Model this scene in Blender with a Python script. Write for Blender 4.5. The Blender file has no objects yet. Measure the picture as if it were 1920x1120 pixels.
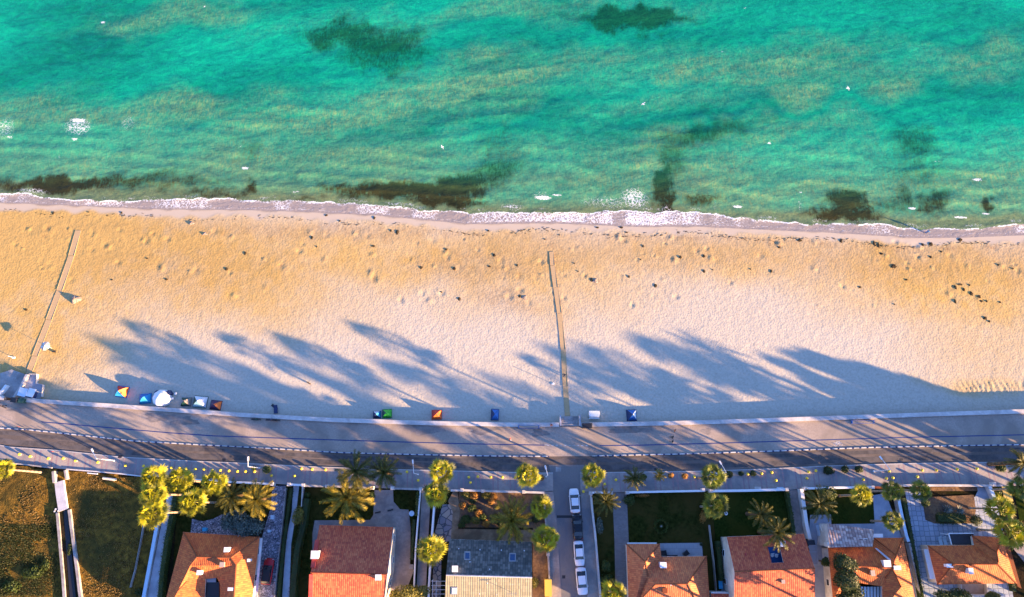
import bpy, bmesh, math, random
import numpy as np
from mathutils import Vector, Matrix, Euler
from mathutils.geometry import tessellate_polygon

# ------------------------------------------------------------------ camera, sky, sun, exposure
C = bpy.context.scene.collection
SC = bpy.context.scene
FPX, CAMH, TH = 1280.0, 136.0, math.atan(385 / 1280)
cd = bpy.data.cameras.new('camera'); cam = bpy.data.objects.new('camera', cd); C.objects.link(cam)
cd.sensor_width = 36; cd.lens = 24; cd.clip_start = 0.5; cd.clip_end = 5000
cam.location = (0, 0, CAMH); cam.rotation_euler = (TH, 0, 0); SC.camera = cam

SUN_EL, SUN_AZ = math.radians(10.5), math.radians(24.3)       # the sun stands to the lower right of the picture
to_sun = Vector((math.cos(SUN_AZ) * math.cos(SUN_EL), -math.sin(SUN_AZ) * math.cos(SUN_EL), math.sin(SUN_EL)))
W = bpy.data.worlds.new('World'); SC.world = W; W.use_nodes = True
nt = W.node_tree; nt.nodes.clear()
sky = nt.nodes.new('ShaderNodeTexSky'); sky.sky_type = 'NISHITA'; sky.sun_disc = False
sky.sun_elevation = SUN_EL; sky.sun_rotation = math.atan2(to_sun.x, to_sun.y)
sky.air_density = 1.3; sky.dust_density = 0.3; sky.ozone_density = 4.0
bg = nt.nodes.new('ShaderNodeBackground'); bg.inputs[1].default_value = 0.08
wo = nt.nodes.new('ShaderNodeOutputWorld')
tint = nt.nodes.new('ShaderNodeMix'); tint.data_type = 'RGBA'; tint.blend_type = 'MULTIPLY'; tint.inputs[0].default_value = 1.0
tint.inputs[7].default_value = (0.92, 0.92, 1.32, 1)      # white balance of the evening sky
nt.links.new(sky.outputs[0], tint.inputs[6]); nt.links.new(tint.outputs[2], bg.inputs[0]); nt.links.new(bg.outputs[0], wo.inputs[0])
ld = bpy.data.lights.new('sun', 'SUN'); ld.energy = 5.0; ld.angle = math.radians(0.6); ld.color = (1.0, 0.64, 0.33)
sun = bpy.data.objects.new('sun', ld); C.objects.link(sun); sun.location = (60, -40, 60)
sun.rotation_euler = to_sun.to_track_quat('Z', 'Y').to_euler()
SC.view_settings.view_transform = 'Standard'; SC.view_settings.look = 'None'
SC.view_settings.exposure = 2.6; SC.view_settings.gamma = 1.0
SC.render.engine = 'CYCLES'
SC.cycles.max_bounces = 6; SC.cycles.diffuse_bounces = 3

# ------------------------------------------------------------------ helpers
def at(px, py, z=0.0):
    """ground position (metres) of a point that the photograph shows at px, py and that lies at height z"""
    dx = (px - 960) / FPX; dy = (560 - py) / FPX
    y = dy * math.cos(TH) + math.sin(TH); w = dy * math.sin(TH) - math.cos(TH)
    t = (z - CAMH) / w
    return Vector((dx * t, y * t, z))

def wloc(o):
    v = Vector((0, 0, 0))
    while o is not None:
        v += o.location; o = o.parent
    return v

def tag(o, label=None, cat=None, group=None, kind=None):
    if label: o['label'] = label
    if cat: o['category'] = cat
    if group: o['group'] = group
    if kind: o['kind'] = kind
    return o

def thing(name, loc, label, cat, group=None):
    o = bpy.data.objects.new(name, None); C.objects.link(o); o.location = loc
    o.empty_display_size = 0.2
    return tag(o, label, cat, group)

def O(name, verts, faces, mats, parent=None, fm=None, uv=None, smooth=False):
    """one mesh object from world-space vertices"""
    me = bpy.data.meshes.new(name)
    off = wloc(parent) if parent else Vector((0, 0, 0))
    me.from_pydata([Vector(v) - off for v in verts], [], faces)
    if not isinstance(mats, (list, tuple)): mats = [mats]
    for m in mats: me.materials.append(m)
    if fm: me.polygons.foreach_set('material_index', fm)
    if uv:
        l = me.uv_layers.new(name='UVMap')
        l.data.foreach_set('uv', [c for p in uv for c in p])
    if smooth: me.polygons.foreach_set('use_smooth', [True] * len(me.polygons))
    me.update()
    o = bpy.data.objects.new(name, me); C.objects.link(o)
    if parent: o.parent = parent
    return o

class MB:
    def __init__(s): s.v = []; s.f = []; s.m = []
    def add(s, vs, fs, mi=0):
        b = len(s.v); s.v += [Vector(v) for v in vs]
        for f in fs: s.f.append([b + i for i in f]); s.m.append(mi)
    def box(s, x0, x1, y0, y1, z0, z1, mi=0, mat=None, taper=0.0):
        t = taper
        vs = [Vector(p) for p in ((x0, y0, z0), (x1, y0, z0), (x1, y1, z0), (x0, y1, z0),
              (x0 + t, y0 + t, z1), (x1 - t, y0 + t, z1), (x1 - t, y1 - t, z1), (x0 + t, y1 - t, z1))]
        if mat: vs = [mat @ v for v in vs]
        s.add(vs, [(3, 2, 1, 0), (4, 5, 6, 7), (0, 1, 5, 4), (1, 2, 6, 5), (2, 3, 7, 6), (3, 0, 4, 7)], mi)
    def bar(s, a, b, r, mi=0, n=6, r2=None):
        a, b = Vector(a), Vector(b); r2 = r if r2 is None else r2
        d = (b - a).normalized(); u = d.orthogonal().normalized(); w = d.cross(u)
        vs = []
        for p, q in ((a, r), (b, r2)):
            for i in range(n):
                t = 2 * math.pi * i / n; vs.append(p + (u * math.cos(t) + w * math.sin(t)) * q)
        s.add(vs, [(i, (i + 1) % n, n + (i + 1) % n, n + i) for i in range(n)] + [tuple(range(n - 1, -1, -1)), tuple(range(n, 2 * n))], mi)
    def lathe(s, prof, c=(0, 0, 0), n=12, mi=0):
        c = Vector(c); vs = []; fs = []
        for r, z in prof:
            for i in range(n):
                t = 2 * math.pi * i / n; vs.append(c + Vector((r * math.cos(t), r * math.sin(t), z)))
        for k in range(len(prof) - 1):
            for i in range(n):
                j = (i + 1) % n; fs.append((k * n + i, k * n + j, (k + 1) * n + j, (k + 1) * n + i))
        fs.append(tuple(range(n - 1, -1, -1))); fs.append(tuple(range((len(prof) - 1) * n, len(prof) * n)))
        s.add(vs, fs, mi)
    def prism(s, pts, z0, z1, mi=0):
        n = len(pts)
        a = sum(pts[i][0] * pts[(i + 1) % n][1] - pts[(i + 1) % n][0] * pts[i][1] for i in range(n))
        if a < 0: pts = pts[::-1]
        vs = [(p[0], p[1], z0) for p in pts] + [(p[0], p[1], z1) for p in pts]
        s.add(vs, [tuple(range(n - 1, -1, -1)), tuple(range(n, 2 * n))] + [(i, (i + 1) % n, n + (i + 1) % n, n + i) for i in range(n)], mi)
    def build(s, name, mats, parent=None, smooth=False):
        return O(name, s.v, s.f, mats, parent, s.m, smooth=smooth)

def copy_tree(o, parent=None):
    c = o.copy(); C.objects.link(c)
    if parent is not None: c.parent = parent
    for ch in list(o.children): copy_tree(ch, c)
    return c

# ------------------------------------------------------------------ materials
def new_mat(name):
    m = bpy.data.materials.new(name); m.use_nodes = True
    n = m.node_tree; b = n.nodes['Principled BSDF']
    return m, n, b

def nd(n, t, **kw):
    x = n.nodes.new(t)
    for k, v in kw.items(): setattr(x, k, v)
    return x

def mathn(n, op, a, b=None, clamp=False):
    x = n.nodes.new('ShaderNodeMath'); x.operation = op; x.use_clamp = clamp
    for i, v in enumerate((a, b)):
        if v is None: continue
        if isinstance(v, (int, float)): x.inputs[i].default_value = v
        else: n.links.new(v, x.inputs[i])
    return x.outputs[0]

def mixc(n, f, a, b, mode='MIX'):
    x = n.nodes.new('ShaderNodeMix'); x.data_type = 'RGBA'; x.blend_type = mode
    for i, v in ((0, f), (6, a), (7, b)):
        if isinstance(v, (int, float)): x.inputs[i].default_value = v
        elif isinstance(v, (tuple, list)): x.inputs[i].default_value = (*v, 1) if len(v) == 3 else v
        else: n.links.new(v, x.inputs[i])
    return x.outputs[2]

def noise(n, scale, detail=3, rough=0.55, vec=None, dist=0.0):
    x = n.nodes.new('ShaderNodeTexNoise'); x.inputs['Scale'].default_value = scale
    x.inputs['Detail'].default_value = detail; x.inputs['Roughness'].default_value = rough; x.inputs['Distortion'].default_value = dist
    if vec is not None: n.links.new(vec, x.inputs['Vector'])
    return x.outputs['Fac']

def ramp(n, f, stops):
    x = n.nodes.new('ShaderNodeValToRGB'); e = x.color_ramp.elements
    while len(e) > 1: e.remove(e[-1])
    for i, (p, c) in enumerate(stops):
        q = e[0] if i == 0 else e.new(p)
        q.position = p; q.color = (*c, 1) if len(c) == 3 else c
    n.links.new(f, x.inputs[0]); return x.outputs[0]

def geo_pos(n): return n.nodes.new('ShaderNodeNewGeometry').outputs['Position']

def bump(n, b, h, strength=0.5, dist=0.05):
    x = n.nodes.new('ShaderNodeBump'); x.inputs['Strength'].default_value = strength; x.inputs['Distance'].default_value = dist
    n.links.new(h, x.inputs['Height']); n.links.new(x.outputs[0], b.inputs['Normal']); return x

def surf(name, c1, c2, scale=1.5, rough=0.8, bs=0.0, bscale=8, bd=0.03, c3=None, s3=0.15, spec=0.3, detail=5):
    """weathered surface: two colours in fine noise, a third in large stains"""
    m, n, b = new_mat(name); p = geo_pos(n)
    f = ramp(n, noise(n, scale, detail, 0.65, p), [(0.35, (0, 0, 0)), (0.65, (1, 1, 1))])
    col = mixc(n, f, c1, c2)
    if c3 is not None:
        g = ramp(n, noise(n, s3, 5, 0.6, p, 0.5), [(0.45, (0, 0, 0)), (0.62, (1, 1, 1))])
        col = mixc(n, g, col, c3)
    n.links.new(col, b.inputs['Base Color']); b.inputs['Roughness'].default_value = rough
    b.inputs['Specular IOR Level'].default_value = spec if rough < 0.93 else 0.0
    if bs: bump(n, b, noise(n, bscale, 4, 0.6, p), bs, bd)
    return m

def plain(name, c, rough=0.5, metal=0.0, spec=0.5, var=0.12, vs=3.0):
    m, n, b = new_mat(name)
    p = n.nodes.new('ShaderNodeTexCoord').outputs['Object']
    f = noise(n, vs, 4, 0.6, p)
    n.links.new(mixc(n, f, tuple(x * (1 - var) for x in c), tuple(min(1, x * (1 + var)) for x in c)), b.inputs['Base Color'])
    b.inputs['Roughness'].default_value = rough; b.inputs['Metallic'].default_value = metal
    b.inputs['Specular IOR Level'].default_value = spec
    return m

def leafmat(name, dark, light, trans=0.35, tcol=None):
    m, n, b = new_mat(name)
    g = n.nodes.new('ShaderNodeNewGeometry')
    p = n.nodes.new('ShaderNodeTexCoord').outputs['Object']
    f = mathn(n, 'ADD', mathn(n, 'MULTIPLY', g.outputs['Random Per Island'], 0.5), mathn(n, 'MULTIPLY', noise(n, 0.9, 3, 0.6, p), 0.6))
    col = ramp(n, f, [(0.25, dark), (0.8, light)])
    n.links.new(col, b.inputs['Base Color']); b.inputs['Roughness'].default_value = 0.55; b.inputs['Specular IOR Level'].default_value = 0.35
    t = n.nodes.new('ShaderNodeBsdfTranslucent')
    n.links.new(mixc(n, 0.5, col, tcol or light), t.inputs[0])
    mx = n.nodes.new('ShaderNodeMixShader'); mx.inputs[0].default_value = trans
    n.links.new(b.outputs[0], mx.inputs[1]); n.links.new(t.outputs[0], mx.inputs[2])
    n.links.new(mx.outputs[0], n.nodes['Material Output'].inputs[0])
    return m

def tilemat(name, dark, base, light, rib=0.34, course=0.42, contrast=1.0, rough=0.75):
    """clay roof tiles: ribs run up the slope (UV.x across, UV.y up the slope, metres)"""
    m, n, b = new_mat(name)
    uv = n.nodes.new('ShaderNodeUVMap').outputs[0]
    sep = n.nodes.new('ShaderNodeSeparateXYZ'); n.links.new(uv, sep.inputs[0])
    u, v = sep.outputs[0], sep.outputs[1]
    wu = mathn(n, 'ABSOLUTE', mathn(n, 'SINE', mathn(n, 'MULTIPLY', u, math.pi / rib)))
    fv = mathn(n, 'FRACT', mathn(n, 'MULTIPLY', v, 1.0 / course))
    h = mathn(n, 'ADD', wu, mathn(n, 'MULTIPLY', mathn(n, 'SUBTRACT', 1.0, fv), 0.45))
    # each tile its own tone
    cm = n.nodes.new('ShaderNodeCombineXYZ')
    n.links.new(mathn(n, 'FLOOR', mathn(n, 'MULTIPLY', u, 1 / rib)), cm.inputs[0])
    n.links.new(mathn(n, 'FLOOR', mathn(n, 'MULTIPLY', v, 1 / course)), cm.inputs[1])
    wn = n.nodes.new('ShaderNodeTexWhiteNoise'); n.links.new(cm.outputs[0], wn.inputs[0])
    p = geo_pos(n)
    big = noise(n, 0.35, 5, 0.65, p)
    f = mathn(n, 'ADD', mathn(n, 'MULTIPLY', wn.outputs[0], 0.5), mathn(n, 'MULTIPLY', big, 0.6))
    col = ramp(n, f, [(0.2, dark), (0.5, base), (0.9, light)])
    grout = ramp(n, wu, [(0.05, (0.55 / contrast,) * 3), (0.4, (1.1, 1.1, 1.1))])
    lip = ramp(n, fv, [(0.0, (0.6, 0.6, 0.6)), (0.14, (1.08, 1.08, 1.08)), (0.75, (1, 1, 1)), (1.0, (1.25, 1.2, 1.15))])
    col = mixc(n, 0.8, col, mixc(n, 1.0, grout, lip, 'MULTIPLY'), 'MULTIPLY')
    n.links.new(col, b.inputs['Base Color']); b.inputs['Roughness'].default_value = rough; b.inputs['Specular IOR Level'].default_value = 0.25
    bump(n, b, h, 0.55, 0.05)
    return m

M = {}
M['asphalt'] = surf('asphalt', (0.085, 0.07, 0.06), (0.13, 0.103, 0.085), 6, 0.9, 0.5, 14, 0.02, (0.17, 0.14, 0.12), 0.12)
M['side_asphalt'] = surf('side_asphalt', (0.16, 0.145, 0.14), (0.20, 0.185, 0.17), 5, 0.85, 0.4, 14, 0.02, (0.13, 0.13, 0.14), 0.15)
M['promenade'] = surf('promenade', (0.30, 0.245, 0.20), (0.40, 0.325, 0.26), 3, 0.9, 0.4, 10, 0.02, (0.25, 0.205, 0.165), 0.13)
M['sidewalk'] = surf('sidewalk', (0.28, 0.245, 0.22), (0.35, 0.305, 0.27), 2.5, 0.8, 0.3, 9, 0.02, (0.19, 0.18, 0.185), 0.2)
M['red_paver'] = surf('red_paver', (0.26, 0.185, 0.19), (0.30, 0.215, 0.215), 4, 0.85)
M['kerb'] = surf('kerb', (0.36, 0.34, 0.33), (0.46, 0.44, 0.42), 2, 0.8)
M['white_paint'] = surf('white_paint', (0.48, 0.48, 0.48), (0.64, 0.63, 0.61), 3, 0.6, c3=(0.36, 0.35, 0.33), s3=0.6)
M['blue_paint'] = surf('blue_paint', (0.01, 0.03, 0.12), (0.015, 0.045, 0.18), 4, 0.6)
M['faint_paint'] = surf('faint_paint', (0.24, 0.23, 0.22), (0.55, 0.53, 0.5), 5, 0.8)
M['wall_white'] = surf('wall_white', (0.50, 0.48, 0.46), (0.66, 0.64, 0.61), 1.2, 0.8, 0.3, 6, 0.02, (0.40, 0.37, 0.34), 0.4)
M['wall_cream'] = surf('wall_cream', (0.55, 0.48, 0.38), (0.68, 0.60, 0.48), 1.0, 0.85, 0.2, 6, 0.02, (0.48, 0.41, 0.32), 0.3)
M['wall_red'] = surf('wall_red', (0.42, 0.05, 0.04), (0.55, 0.08, 0.06), 1.2, 0.8)
M['concrete'] = surf('concrete', (0.28, 0.26, 0.25), (0.38, 0.36, 0.34), 1.5, 0.85, 0.4, 6, 0.03, (0.22, 0.2, 0.19), 0.5)
M['slab_grey'] = surf('slab_grey', (0.40, 0.40, 0.43), (0.50, 0.50, 0.52), 1.2, 0.8, c3=(0.34, 0.34, 0.36), s3=0.3)
M['dry_soil'] = surf('dry_soil', (0.06, 0.04, 0.012), (0.27, 0.15, 0.026), 0.9, 1.0, 1.0, 3.5, 0.25, (0.06, 0.05, 0.016), 0.09, detail=8)
M['soil'] = surf('soil', (0.018, 0.014, 0.009), (0.042, 0.03, 0.017), 1.5, 1.0, 0.8, 4, 0.1, (0.015, 0.018, 0.006), 0.2)
M['bed_soil'] = surf('bed_soil', (0.13, 0.08, 0.045), (0.24, 0.15, 0.08), 2, 0.95, 0.7, 4, 0.08, (0.08, 0.06, 0.05), 0.4)
M['lawn'] = surf('lawn', (0.010, 0.016, 0.003), (0.040, 0.044, 0.010), 1.4, 1.0, 1.0, 7, 0.08, (0.058, 0.044, 0.012), 0.16, detail=8)
M['lawn_green'] = surf('lawn_green', (0.012, 0.022, 0.004), (0.03, 0.045, 0.008), 2.2, 1.0, 1.0, 9, 0.06, (0.038, 0.042, 0.008), 0.2, detail=8)
M['pave_blue'] = surf('pave_blue', (0.26, 0.30, 0.36), (0.33, 0.37, 0.43), 1.0, 0.75, c3=(0.22, 0.26, 0.32), s3=0.25)
M['pave_warm'] = surf('pave_warm', (0.24, 0.20, 0.18), (0.33, 0.28, 0.25), 1.4, 0.85, 0.2, 7, 0.02, (0.20, 0.17, 0.16), 0.3)
M['pave_tan'] = surf('pave_tan', (0.20, 0.135, 0.08), (0.30, 0.21, 0.13), 1.6, 0.85, 0.4, 5, 0.03, (0.15, 0.10, 0.06), 0.4)
def cobble(name, c1, c2, gap, sc, rnd=1.0):
    m, n, b = new_mat(name); p = geo_pos(n)
    v = nd(n, 'ShaderNodeTexVoronoi', feature='DISTANCE_TO_EDGE'); v.inputs['Scale'].default_value = sc; n.links.new(p, v.inputs['Vector']); v.inputs['Randomness'].default_value = rnd
    w = nd(n, 'ShaderNodeTexVoronoi'); w.inputs['Scale'].default_value = sc; n.links.new(p, w.inputs['Vector']); w.inputs['Randomness'].default_value = rnd
    sp = n.nodes.new('ShaderNodeSeparateColor'); n.links.new(w.outputs['Color'], sp.inputs[0])
    st = mixc(n, sp.outputs[0], c1, c2)
    e = ramp(n, v.outputs['Distance'], [(0.02, (0, 0, 0)), (0.10, (1, 1, 1))])
    n.links.new(mixc(n, e, gap, st), b.inputs['Base Color']); b.inputs['Roughness'].default_value = 0.85
    bump(n, b, e, 0.5, 0.04); return m
M['cobble'] = cobble('cobble', (0.13, 0.13, 0.16), (0.42, 0.40, 0.45), (0.03, 0.03, 0.04), 2.6)
M['flagstone'] = cobble('flagstone', (0.16, 0.15, 0.18), (0.40, 0.30, 0.22), (0.05, 0.05, 0.06), 0.9)
M['tile_paving'] = cobble('tile_paving', (0.26, 0.30, 0.36), (0.36, 0.40, 0.46), (0.14, 0.17, 0.2), 1.1, 0.15)
def bricks(name, c1, c2, mortar, sc=1.0, rot=0.0, w=0.4, hgt=0.2):
    m, n, b = new_mat(name); p = geo_pos(n)
    mp = n.nodes.new('ShaderNodeMapping'); mp.inputs['Rotation'].default_value[2] = rot; n.links.new(p, mp.inputs[0])
    t = n.nodes.new('ShaderNodeTexBrick'); n.links.new(mp.outputs[0], t.inputs['Vector'])
    t.inputs['Color1'].default_value = (*c1, 1); t.inputs['Color2'].default_value = (*c2, 1); t.inputs['Mortar'].default_value = (*mortar, 1)
    t.inputs['Scale'].default_value = sc; t.inputs['Brick Width'].default_value = w; t.inputs['Row Height'].default_value = hgt; t.inputs['Mortar Size'].default_value = 0.02
    g = noise(n, 1.2, 5, 0.6, p)
    n.links.new(mixc(n, mathn(n, 'MULTIPLY', g, 0.6), t.outputs[0], c1), b.inputs['Base Color']); b.inputs['Roughness'].default_value = 0.85
    return m
M['brick_path'] = bricks('brick_path', (0.17, 0.15, 0.14), (0.26, 0.23, 0.22), (0.09, 0.08, 0.08))
M['terrace'] = bricks('terrace', (0.30, 0.30, 0.32), (0.36, 0.36, 0.38), (0.2, 0.2, 0.22), w=0.8, hgt=0.8)
M['planks'] = bricks('planks', (0.44, 0.31, 0.15), (0.49, 0.35, 0.18), (0.30, 0.20, 0.10), w=2.4, hgt=0.22, rot=0.3)
M['tile_red'] = tilemat('tile_red', (0.34, 0.075, 0.028), (0.49, 0.112, 0.032), (0.58, 0.17, 0.045))
M['tile_maroon'] = tilemat('tile_maroon', (0.30, 0.055, 0.034), (0.44, 0.09, 0.042), (0.56, 0.16, 0.065))
M['tile_salmon'] = tilemat('tile_salmon', (0.38, 0.095, 0.042), (0.50, 0.142, 0.055), (0.60, 0.20, 0.07))
M['tile_brown'] = tilemat('tile_brown', (0.29, 0.066, 0.024), (0.42, 0.105, 0.03), (0.52, 0.155, 0.04))
M['tile_slate'] = tilemat('tile_slate', (0.05, 0.055, 0.052), (0.085, 0.09, 0.085), (0.19, 0.185, 0.165), 0.45, 0.45, 1.0)
M['tile_cream'] = tilemat('tile_cream', (0.19, 0.17, 0.11), (0.24, 0.215, 0.14), (0.30, 0.265, 0.17), 0.40, 0.6, 0.8)
M['tile_pale'] = tilemat('tile_pale', (0.20, 0.13, 0.12), (0.32, 0.23, 0.21), (0.55, 0.46, 0.42), 0.55, 0.5, 2.5)
M['glass_dark'] = plain('glass_dark', (0.012, 0.016, 0.025), 0.08, 0.0, 0.6)
M['glass_blue'] = plain('glass_blue', (0.02, 0.06, 0.15), 0.15, 0.0, 0.6)
M['white'] = plain('white', (0.74, 0.74, 0.73), 0.5)
M['off_white'] = plain('off_white', (0.62, 0.60, 0.56), 0.6)
M['black'] = plain('black', (0.012, 0.012, 0.015), 0.5)
M['dark_metal'] = plain('dark_metal', (0.03, 0.03, 0.035), 0.4, 0.4)
M['grey_metal'] = plain('grey_metal', (0.30, 0.31, 0.33), 0.45, 0.5)
M['trunk'] = surf('trunk', (0.22, 0.16, 0.11), (0.36, 0.28, 0.20), 5, 0.9, 0.6, 12, 0.03)
M['trunk_dark'] = surf('trunk_dark', (0.10, 0.065, 0.035), (0.22, 0.14, 0.08), 5, 0.95, 0.8, 8, 0.06)
M['leaf_fan'] = leafmat('leaf_fan', (0.02, 0.035, 0.004), (0.44, 0.41, 0.012), 0.25)  # dark end of the leaf colour stands in for shading within the crown
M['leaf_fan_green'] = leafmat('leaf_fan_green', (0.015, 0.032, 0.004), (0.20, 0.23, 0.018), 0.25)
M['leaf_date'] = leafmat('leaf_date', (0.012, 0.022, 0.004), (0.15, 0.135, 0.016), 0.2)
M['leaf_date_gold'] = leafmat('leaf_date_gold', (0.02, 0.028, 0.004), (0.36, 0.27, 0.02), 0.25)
M['leaf_dark'] = leafmat('leaf_dark', (0.012, 0.025, 0.006), (0.05, 0.075, 0.018), 0.2)
M['leaf_green'] = leafmat('leaf_green', (0.02, 0.045, 0.01), (0.09, 0.12, 0.02), 0.25)
M['leaf_blue'] = leafmat('leaf_blue', (0.03, 0.055, 0.05), (0.14, 0.19, 0.16), 0.2)
M['leaf_yellow'] = leafmat('leaf_yellow', (0.08, 0.08, 0.015), (0.30, 0.26, 0.05), 0.3)
M['leaf_hedge'] = leafmat('leaf_hedge', (0.05, 0.065, 0.01), (0.16, 0.16, 0.025), 0.25)
M['leaf_rust'] = leafmat('leaf_rust', (0.14, 0.07, 0.02), (0.55, 0.27, 0.05), 0.25)
M['leaf_agave'] = leafmat('leaf_agave', (0.07, 0.10, 0.09), (0.22, 0.27, 0.25), 0.1)
M['weed_and_shade'] = surf('weed_and_shade', (0.03, 0.025, 0.018), (0.09, 0.065, 0.035), 6, 0.95, 0.8, 10, 0.05)  # seaweed tone that also holds the dark shadow of the mounds
M['skin'] = plain('skin', (0.42, 0.26, 0.18), 0.6)
M['hair'] = plain('hair', (0.03, 0.02, 0.015), 0.7)
for k, c in dict(red=(0.55, 0.03, 0.02), orange=(0.80, 0.16, 0.02), blue=(0.02, 0.14, 0.42), sky_blue=(0.03, 0.35, 0.60), navy=(0.015, 0.03, 0.10),
                 green=(0.04, 0.42, 0.03), dark_green=(0.02, 0.07, 0.045), teal=(0.30, 0.55, 0.58), purple=(0.05, 0.02, 0.07), yellow=(0.70, 0.50, 0.03),
                 gold=(0.62, 0.40, 0.08), ochre=(0.50, 0.36, 0.05), tan=(0.42, 0.33, 0.25), grey=(0.22, 0.22, 0.24), pale=(0.70, 0.70, 0.72), bluewhite=(0.45, 0.58, 0.68)).items():
    M[k] = plain(k, c, 0.6, var=0.1)
M['car_white'] = plain('car_white', (0.72, 0.73, 0.76), 0.25, 0.0, 0.5, 0.03)
M['car_black'] = plain('car_black', (0.008, 0.01, 0.015), 0.2, 0.0, 0.5, 0.03)
M['car_red'] = plain('car_red', (0.42, 0.01, 0.015), 0.25, 0.0, 0.5, 0.05)

# ------------------------------------------------------------------ numpy noise
_rs = np.random.RandomState(7); _tab = _rs.rand(256, 256)
def vnoise(x, y):
    xi = np.floor(x).astype(int); yi = np.floor(y).astype(int); fx = x - xi; fy = y - yi
    fx = fx * fx * (3 - 2 * fx); fy = fy * fy * (3 - 2 * fy)
    a = _tab[xi % 256, yi % 256]; b = _tab[(xi + 1) % 256, yi % 256]; c = _tab[xi % 256, (yi + 1) % 256]; d = _tab[(xi + 1) % 256, (yi + 1) % 256]
    return (a * (1 - fx) + b * fx) * (1 - fy) + (c * (1 - fx) + d * fx) * fy
def fbm(x, y, o=4):
    s = 0; a = 0.5; t = 0
    for i in range(o):
        s = s + a * vnoise(x * 2 ** i + 17.3 * i, y * 2 ** i + 9.1 * i); t += a; a *= 0.5
    return s / t
def smooth(a, b, x):
    t = np.clip((x - a) / (b - a), 0, 1); return t * t * (3 - 2 * t)

# ------------------------------------------------------------------ the lines of the place, west to east
def curve(pts, z=0.0):
    w = [at(a, b, z) for a, b in pts]; xs = [p.x for p in w]; ys = [p.y for p in w]
    s0 = (ys[1] - ys[0]) / (xs[1] - xs[0]); s1 = (ys[-1] - ys[-2]) / (xs[-1] - xs[-2])
    xs = [-260] + xs + [260]; ys = [ys[0] + s0 * 0.4 * (-260 - xs[1])] + ys + [ys[-1] + s1 * 0.4 * (260 - xs[-2])]
    return lambda x: np.interp(x, xs, ys)
wall_n = curve([(0, 742), (60, 748), (200, 757), (330, 766), (460, 775), (620, 784), (800, 790), (960, 793), (1100, 793), (1250, 790.5), (1400, 786), (1600, 779), (1760, 773), (1920, 768)], 0.3)
wall_s = lambda x: wall_n(x) - 0.75
cycle_line = curve([(0, 783), (75, 791), (320, 812), (400, 817.5), (560, 823), (720, 828), (880, 832.5), (1021, 835), (1112, 836), (1200, 835), (1320, 832), (1500, 826.5), (1675, 821), (1920, 815.5)], 0.03)
kerb_y = curve([(0, 803), (50, 806), (100, 811), (250, 827), (370, 834), (480, 839.5), (640, 849), (800, 853), (900, 855), (1020, 856), (1115, 855), (1300, 851), (1480, 845), (1640, 839), (1790, 836), (1920, 834)], 0.0)
side_n = curve([(0, 836), (12, 839), (112, 846), (225, 858), (367, 866), (440, 869), (520, 873), (600, 877), (700, 880.5), (847, 884), (967, 887), (1020, 888), (1140, 887), (1320, 884.5), (1450, 880), (1547, 875), (1660, 871.5), (1712, 870), (1855, 868), (1920, 867)], 0.1)
front_y = curve([(0, 869), (40, 871), (120, 880), (225, 889), (270, 894), (360, 901), (475, 905), (540, 909), (570, 912), (690, 915), (800, 918), (1020, 922), (1107, 924), (1320, 921), (1477, 919), (1512, 916), (1637, 914), (1695, 912), (1860, 911.5), (1920, 911)], 0.1)
WATER = -2.0
shore_y = curve([(-100, 372), (0, 374), (150, 380), (300, 386), (450, 387), (560, 390), (640, 394), (700, 396), (800, 406), (880, 413), (960, 412), (1030, 411), (1080, 413), (1200, 418), (1300, 417), (1430, 423), (1550, 428), (1620, 432), (1700, 438), (1800, 437), (1920, 432), (2020, 430)], WATER)
def beach_z(x, y):
    wy = wall_n(x); sy = shore_y(x); t = np.clip((y - wy) / (sy - wy), 0, 1.6)
    b = np.interp(x, [-100, -20, 40, 100], [-0.75, -0.9, -1.0, -1.25])
    return b + (WATER - 0.03 - b) * t ** 1.3
def atb(px, py, up=0.0):
    z = -1.2
    for _ in range(3):
        p = at(px, py, z + up); z = float(beach_z(p.x, p.y))
    return Vector((p.x, p.y, z))

def struct(name, o):
    o.name = name; o['kind'] = 'structure'; return o

def strip(name, fa, fb, z, m, x0=-130, x1=130, step=2.0, zb=None):
    """a sheet between two lines that run west to east"""
    xs = np.arange(x0, x1 + step, step); xs[-1] = x1; v = []; f = []
    for i, x in enumerate(xs):
        v.append((x, float(fa(x)), z)); v.append((x, float(fb(x)), z))
        if i: b = 2 * i; f.append((b - 2, b - 1, b + 1, b))
    if zb is not None:
        n = len(v); v += [(a, b_, zb) for a, b_, c in v]
        for i in range(len(xs) - 1):
            b = 2 * i; f.append((b, b + 2, n + b + 2, n + b)); f.append((b + 3, b + 1, n + b + 1, n + b + 3))
        e = 2 * (len(xs) - 1); f.append((1, 0, n, n + 1)); f.append((e, e + 1, n + e + 1, n + e))
    return O(name, v, f, m)

def sheet(name, pts, z, m, label=None, kind='structure'):
    """a flat patch outlined by picture points lying at height z"""
    w = [at(a, b, z) for a, b in pts]
    a = sum(w[i].x * w[(i + 1) % len(w)].y - w[(i + 1) % len(w)].x * w[i].y for i in range(len(w)))
    if a < 0: w = w[::-1]
    o = O(name, w, [tuple(range(len(w)))], m); o['kind'] = kind
    return o
# ------------------------------------------------------------------ ground sheets
xs0, xs1 = -260.0, 260.0
g = strip('ground', lambda x: wall_s(x) + 0.1, lambda x: x * 0 - 400.0, -0.06, M['soil'], xs0, xs1, 4.0); g['kind'] = 'structure'

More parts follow.
